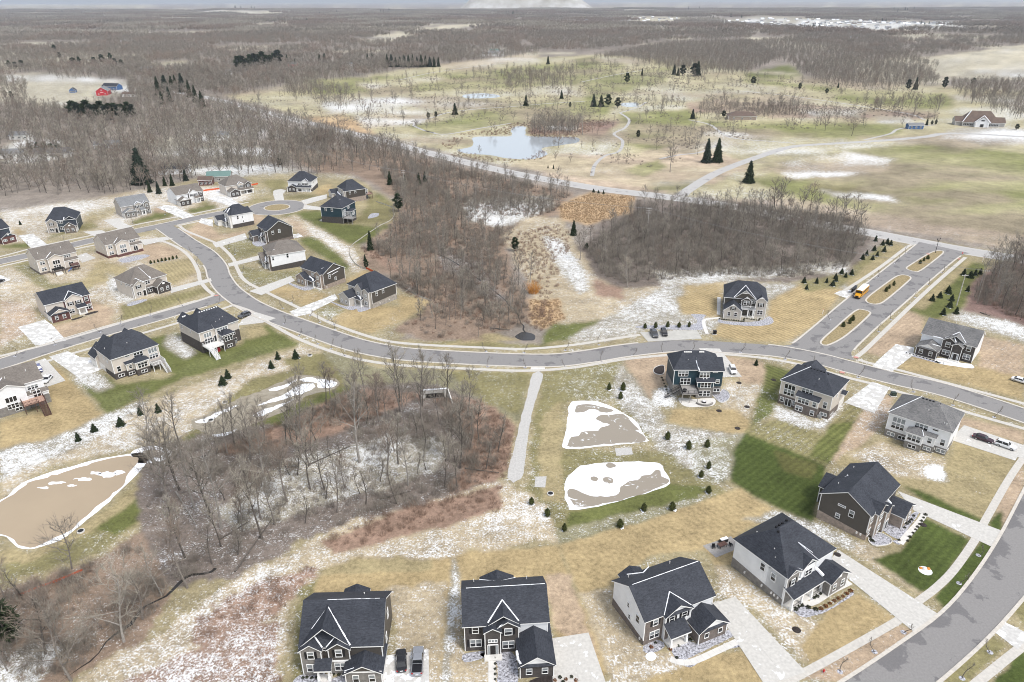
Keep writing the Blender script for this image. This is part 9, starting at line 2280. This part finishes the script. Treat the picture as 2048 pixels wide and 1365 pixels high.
def small_house(px, py, w, d, ze, pitch, ang, wall, roof, label, name='house', cat='house', kind='gx', wins=True, group=None, extra=None):
 x, y = G(px, py)
 h = House(label, None, None, ze, roof, wall, .5, name, cat, world=((x, y), w, R(ang)))
 h.root.location.z = float(terrain(x, y))
 if group: h.root['group'] = group
 h.block(0, w, 0, d, ze, kind, pitch)
 if wins:
  for u in (.2, .5, .8): h.win('f', 0, w * u, .9, 1.4, 1.3, 2, 1, 0)
 if extra: extra(h, w, d)
 return h

def barn_extra(h, w, d):
 MB().box(w * .38, w * .62, -.1, 0, 0, 3.4).build('barn_door', 'red', h.root); MB().box(w * .36, w * .64, -.14, -.11, 3.4, 3.7).build('door_rail', 'trim', h.root); h.win('f', 0, w * .5, 5.6, 1.2, 1.0, 1, 1, 2); h.win('f', 0, w * .22, 1.4, 1.2, 1.0, 1, 1, 2); h.win('f', 0, w * .78, 1.4, 1.2, 1.0, 1, 1, 2)

small_house(193, 192, 13, 22, 5.2, .62, 18, 'red', 'palegreyroof', 'bright red barn with grey roof in a snowy field at left', 'barn', 'barn', 'gy', False, extra=barn_extra)
small_house(205, 180, 22, 11, 4.2, .6, -14, 'blue', 'slate', 'blue farmhouse with dark roof behind the red barn'); small_house(139, 186, 7, 6, 3.0, .7, 12, 'blue', 'slate', 'small blue shed alone in the snowy field left of the barn', 'shed', 'shed', 'gy'); small_house(1456, 240, 26, 14, 3.6, .45, -8, 'tanbrick', 'brownroof', 'low brown-roofed golf maintenance shed among bare trees', 'maintenance_shed', 'building', 'hip')
FARH = [(428, 150, 26, 12, 'white', 'palegreyroof', 'white house beside the blue-green pines left of the golf course', 0), (575, 133, 16, 10, 'red', 'palegreyroof', 'small red building among evergreens far behind the estate', 0), (965, 112, 30, 14, 'white', 'palegreyroof', 'white farm buildings on the far side of the golf course, front block', 5), (980, 106, 22, 12, 'white', 'greenroof', 'green-roofed white building behind the far farm block', 5), (995, 108, 14, 10, 'white', 'palegreyroof', 'small white building right of the far farm block', 0),
  (690, 133, 18, 10, 'offwhite', 'palegreyroof', 'pale shed left of the dark spruce row', 0), (415, 365, 14, 9, 'greysiding', 'greenroof', 'green-roofed shed behind the cream house on the wood edge', 10), (398, 372, 8, 6, 'redbrick', 'brownroof', 'small brick outbuilding beside the green-roofed shed', 8), (318, 350, 18, 10, 'white', 'slate', 'dark-roofed white house hidden in the woods above the north street', 6), (0, 318, 16, 10, 'offwhite', 'palegreyroof', 'pale-roofed house at the left edge in the woods', 10), (68, 318, 24, 11, 'offwhite', 'greyroof', 'long grey-roofed house beside the green pines in the left woods', 12),
  (278, 142, 20, 10, 'greysiding', 'palegreyroof', 'grey house beside the pale hill field at left', 0), (300, 146, 12, 9, 'greysiding', 'slate', 'dark garage beside the grey house by the hill field', 0), (178, 38, 45, 22, 'white', 'palegreyroof', 'white barn standing out in the far left woods', 0), (1698, 78, 26, 12, 'white', 'palegreyroof', 'white hall in the middle of the far right woods', 0), (238, 84, 16, 12, 'white', 'palegreyroof', 'pale house beside a dark spruce in the far left woods', 0), (1817, 259, 13, 6, 'blue', 'palegreyroof', 'small blue-grey shed left of the clubhouse', 0),
  (245, 195, 16, 9, 'offwhite', 'brownroof', 'brown-roofed house right of the blue farmhouse', 5), (20, 280, 15, 9, 'offwhite', 'palegreyroof', 'snow-pale roof between the trees at far left', 8), (190, 300, 18, 9, 'greysiding', 'palegreyroof', 'grey roof showing between bare trees in the left woods', 14), (420, 280, 15, 9, 'offwhite', 'palegreyroof', 'pale roof in the woods below the county road', 4), (1415, 42, 70, 25, 'white', 'palegreyroof', 'long white building among the far right suburbs', 0), (1105, 45, 60, 20, 'white', 'palegreyroof', 'long white shed in the far woods at centre', 0), (1090, 40, 40, 20, 'white', 'palegreyroof', 'smaller white shed above the long one in the far centre woods', 0)]
for px, py, w, d, wa, ro, lb, an in FARH:
 small_house(px, py, w, d, 3.4, .5, an, wa, ro, lb)
# the pale housing estate far to the right and the one at the centre
hm = [MB(), MB()]
me_w = MB().add([(-9, -5, 0), (9, -5, 0), (9, 5, 0), (-9, 5, 0), (-9, -5, 4.5), (9, -5, 4.5), (9, 5, 4.5), (-9, 5, 4.5), (-9, 0, 8), (9, 0, 8)], [(0, 1, 5, 4), (2, 3, 7, 6), (1, 2, 6, 9, 5), (3, 0, 4, 8, 7)]).mesh('wall', 'white')
me_r = MB().prism([(-9.6, -5.8, 4.2), (9.6, -5.8, 4.2), (9.6, 0, 8.3), (-9.6, 0, 8.3)], 0, .3).prism([(9.6, 5.8, 4.2), (-9.6, 5.8, 4.2), (-9.6, 0, 8.3), (9.6, 0, 8.3)], 0, .3)
me_r = [me_r.mesh('roof', k) for k in ('palegreyroof', 'snow', 'tauperoof')]
EST = GP([(1440, 41), (1560, 38), (1900, 42), (1920, 52), (1860, 62), (1740, 66), (1640, 60), (1500, 52)]); EST2 = GP([(1150, 35), (1290, 33), (1380, 40), (1360, 44), (1240, 43), (1160, 42)])
for P, stp, lb, gr, mx_ in ((EST, 62, 'tiny pale house in the far estate near the right skyline', 'far right estate', 200), (EST2, 95, 'tiny pale house in the far suburb near the centre skyline', 'far centre suburb', 60)):
 x, y = scatter(P, stp, world=True, seed=int(stp))
 idx = list(range(len(x))); rng.shuffle(idx)
 for i in idx[:mx_]:
  o = empty('distant_house', (x[i], y[i], float(terrain(x[i], y[i]))), rng.choice([0, .3, -.3, 1.5]), lb, 'house', gr); o.scale = (rng.uniform(.7, 1.1),) * 3
  link('wall', me_w, o); link('roof', me_r[rng.randrange(3)], o)
# snow-covered landfill hill on the skyline
mb = MB(); n = 40; vs = []
hx, hy = G(1052, 17)
for i in range(n):
 for j in range(14):
  u, v = i / (n - 1) * 2 - 1, j / 13 * 2 - 1
  e = max(0, 1 - abs(u) ** 3) * max(0, 1 - v * v)
  vs.append((hx + u * 900, hy + v * 420, -12 + 165 * min(.62, e) / .62 * (1 + .1 * math.sin(u * 14 + v * 3)) * (.9 + .2 * float(vnoise(u * 9, v * 9, 1)))))
mb.add(vs, [(i * 14 + j, (i + 1) * 14 + j, (i + 1) * 14 + j + 1, i * 14 + j + 1) for i in range(n - 1) for j in range(13)])
mat('hillsnow', (.26, .235, .185), .95, .2, .006, col2=(.52, .51, .48), detail=9)
mb.build('landfill_hill', 'hillsnow', kind='structure')

# ------------------------------------------------------------------ the air
hz, hn, hl, hb = nodes_of('haze')
hn.remove(hb)
vp = hn.new('ShaderNodeVolumePrincipled')
vp.inputs['Color'].default_value = (.80, .86, .96, 1); vp.inputs['Density'].default_value = HAZE; vp.inputs['Anisotropy'].default_value = .2
hl.new(vp.outputs[0], hn['Material Output'].inputs['Volume'])
M['haze'] = hz
MB().box(-46000, 46000, -400, 42000, -45, 230).build('haze', 'haze', kind='stuff', label='thin pale winter haze over the whole landscape')
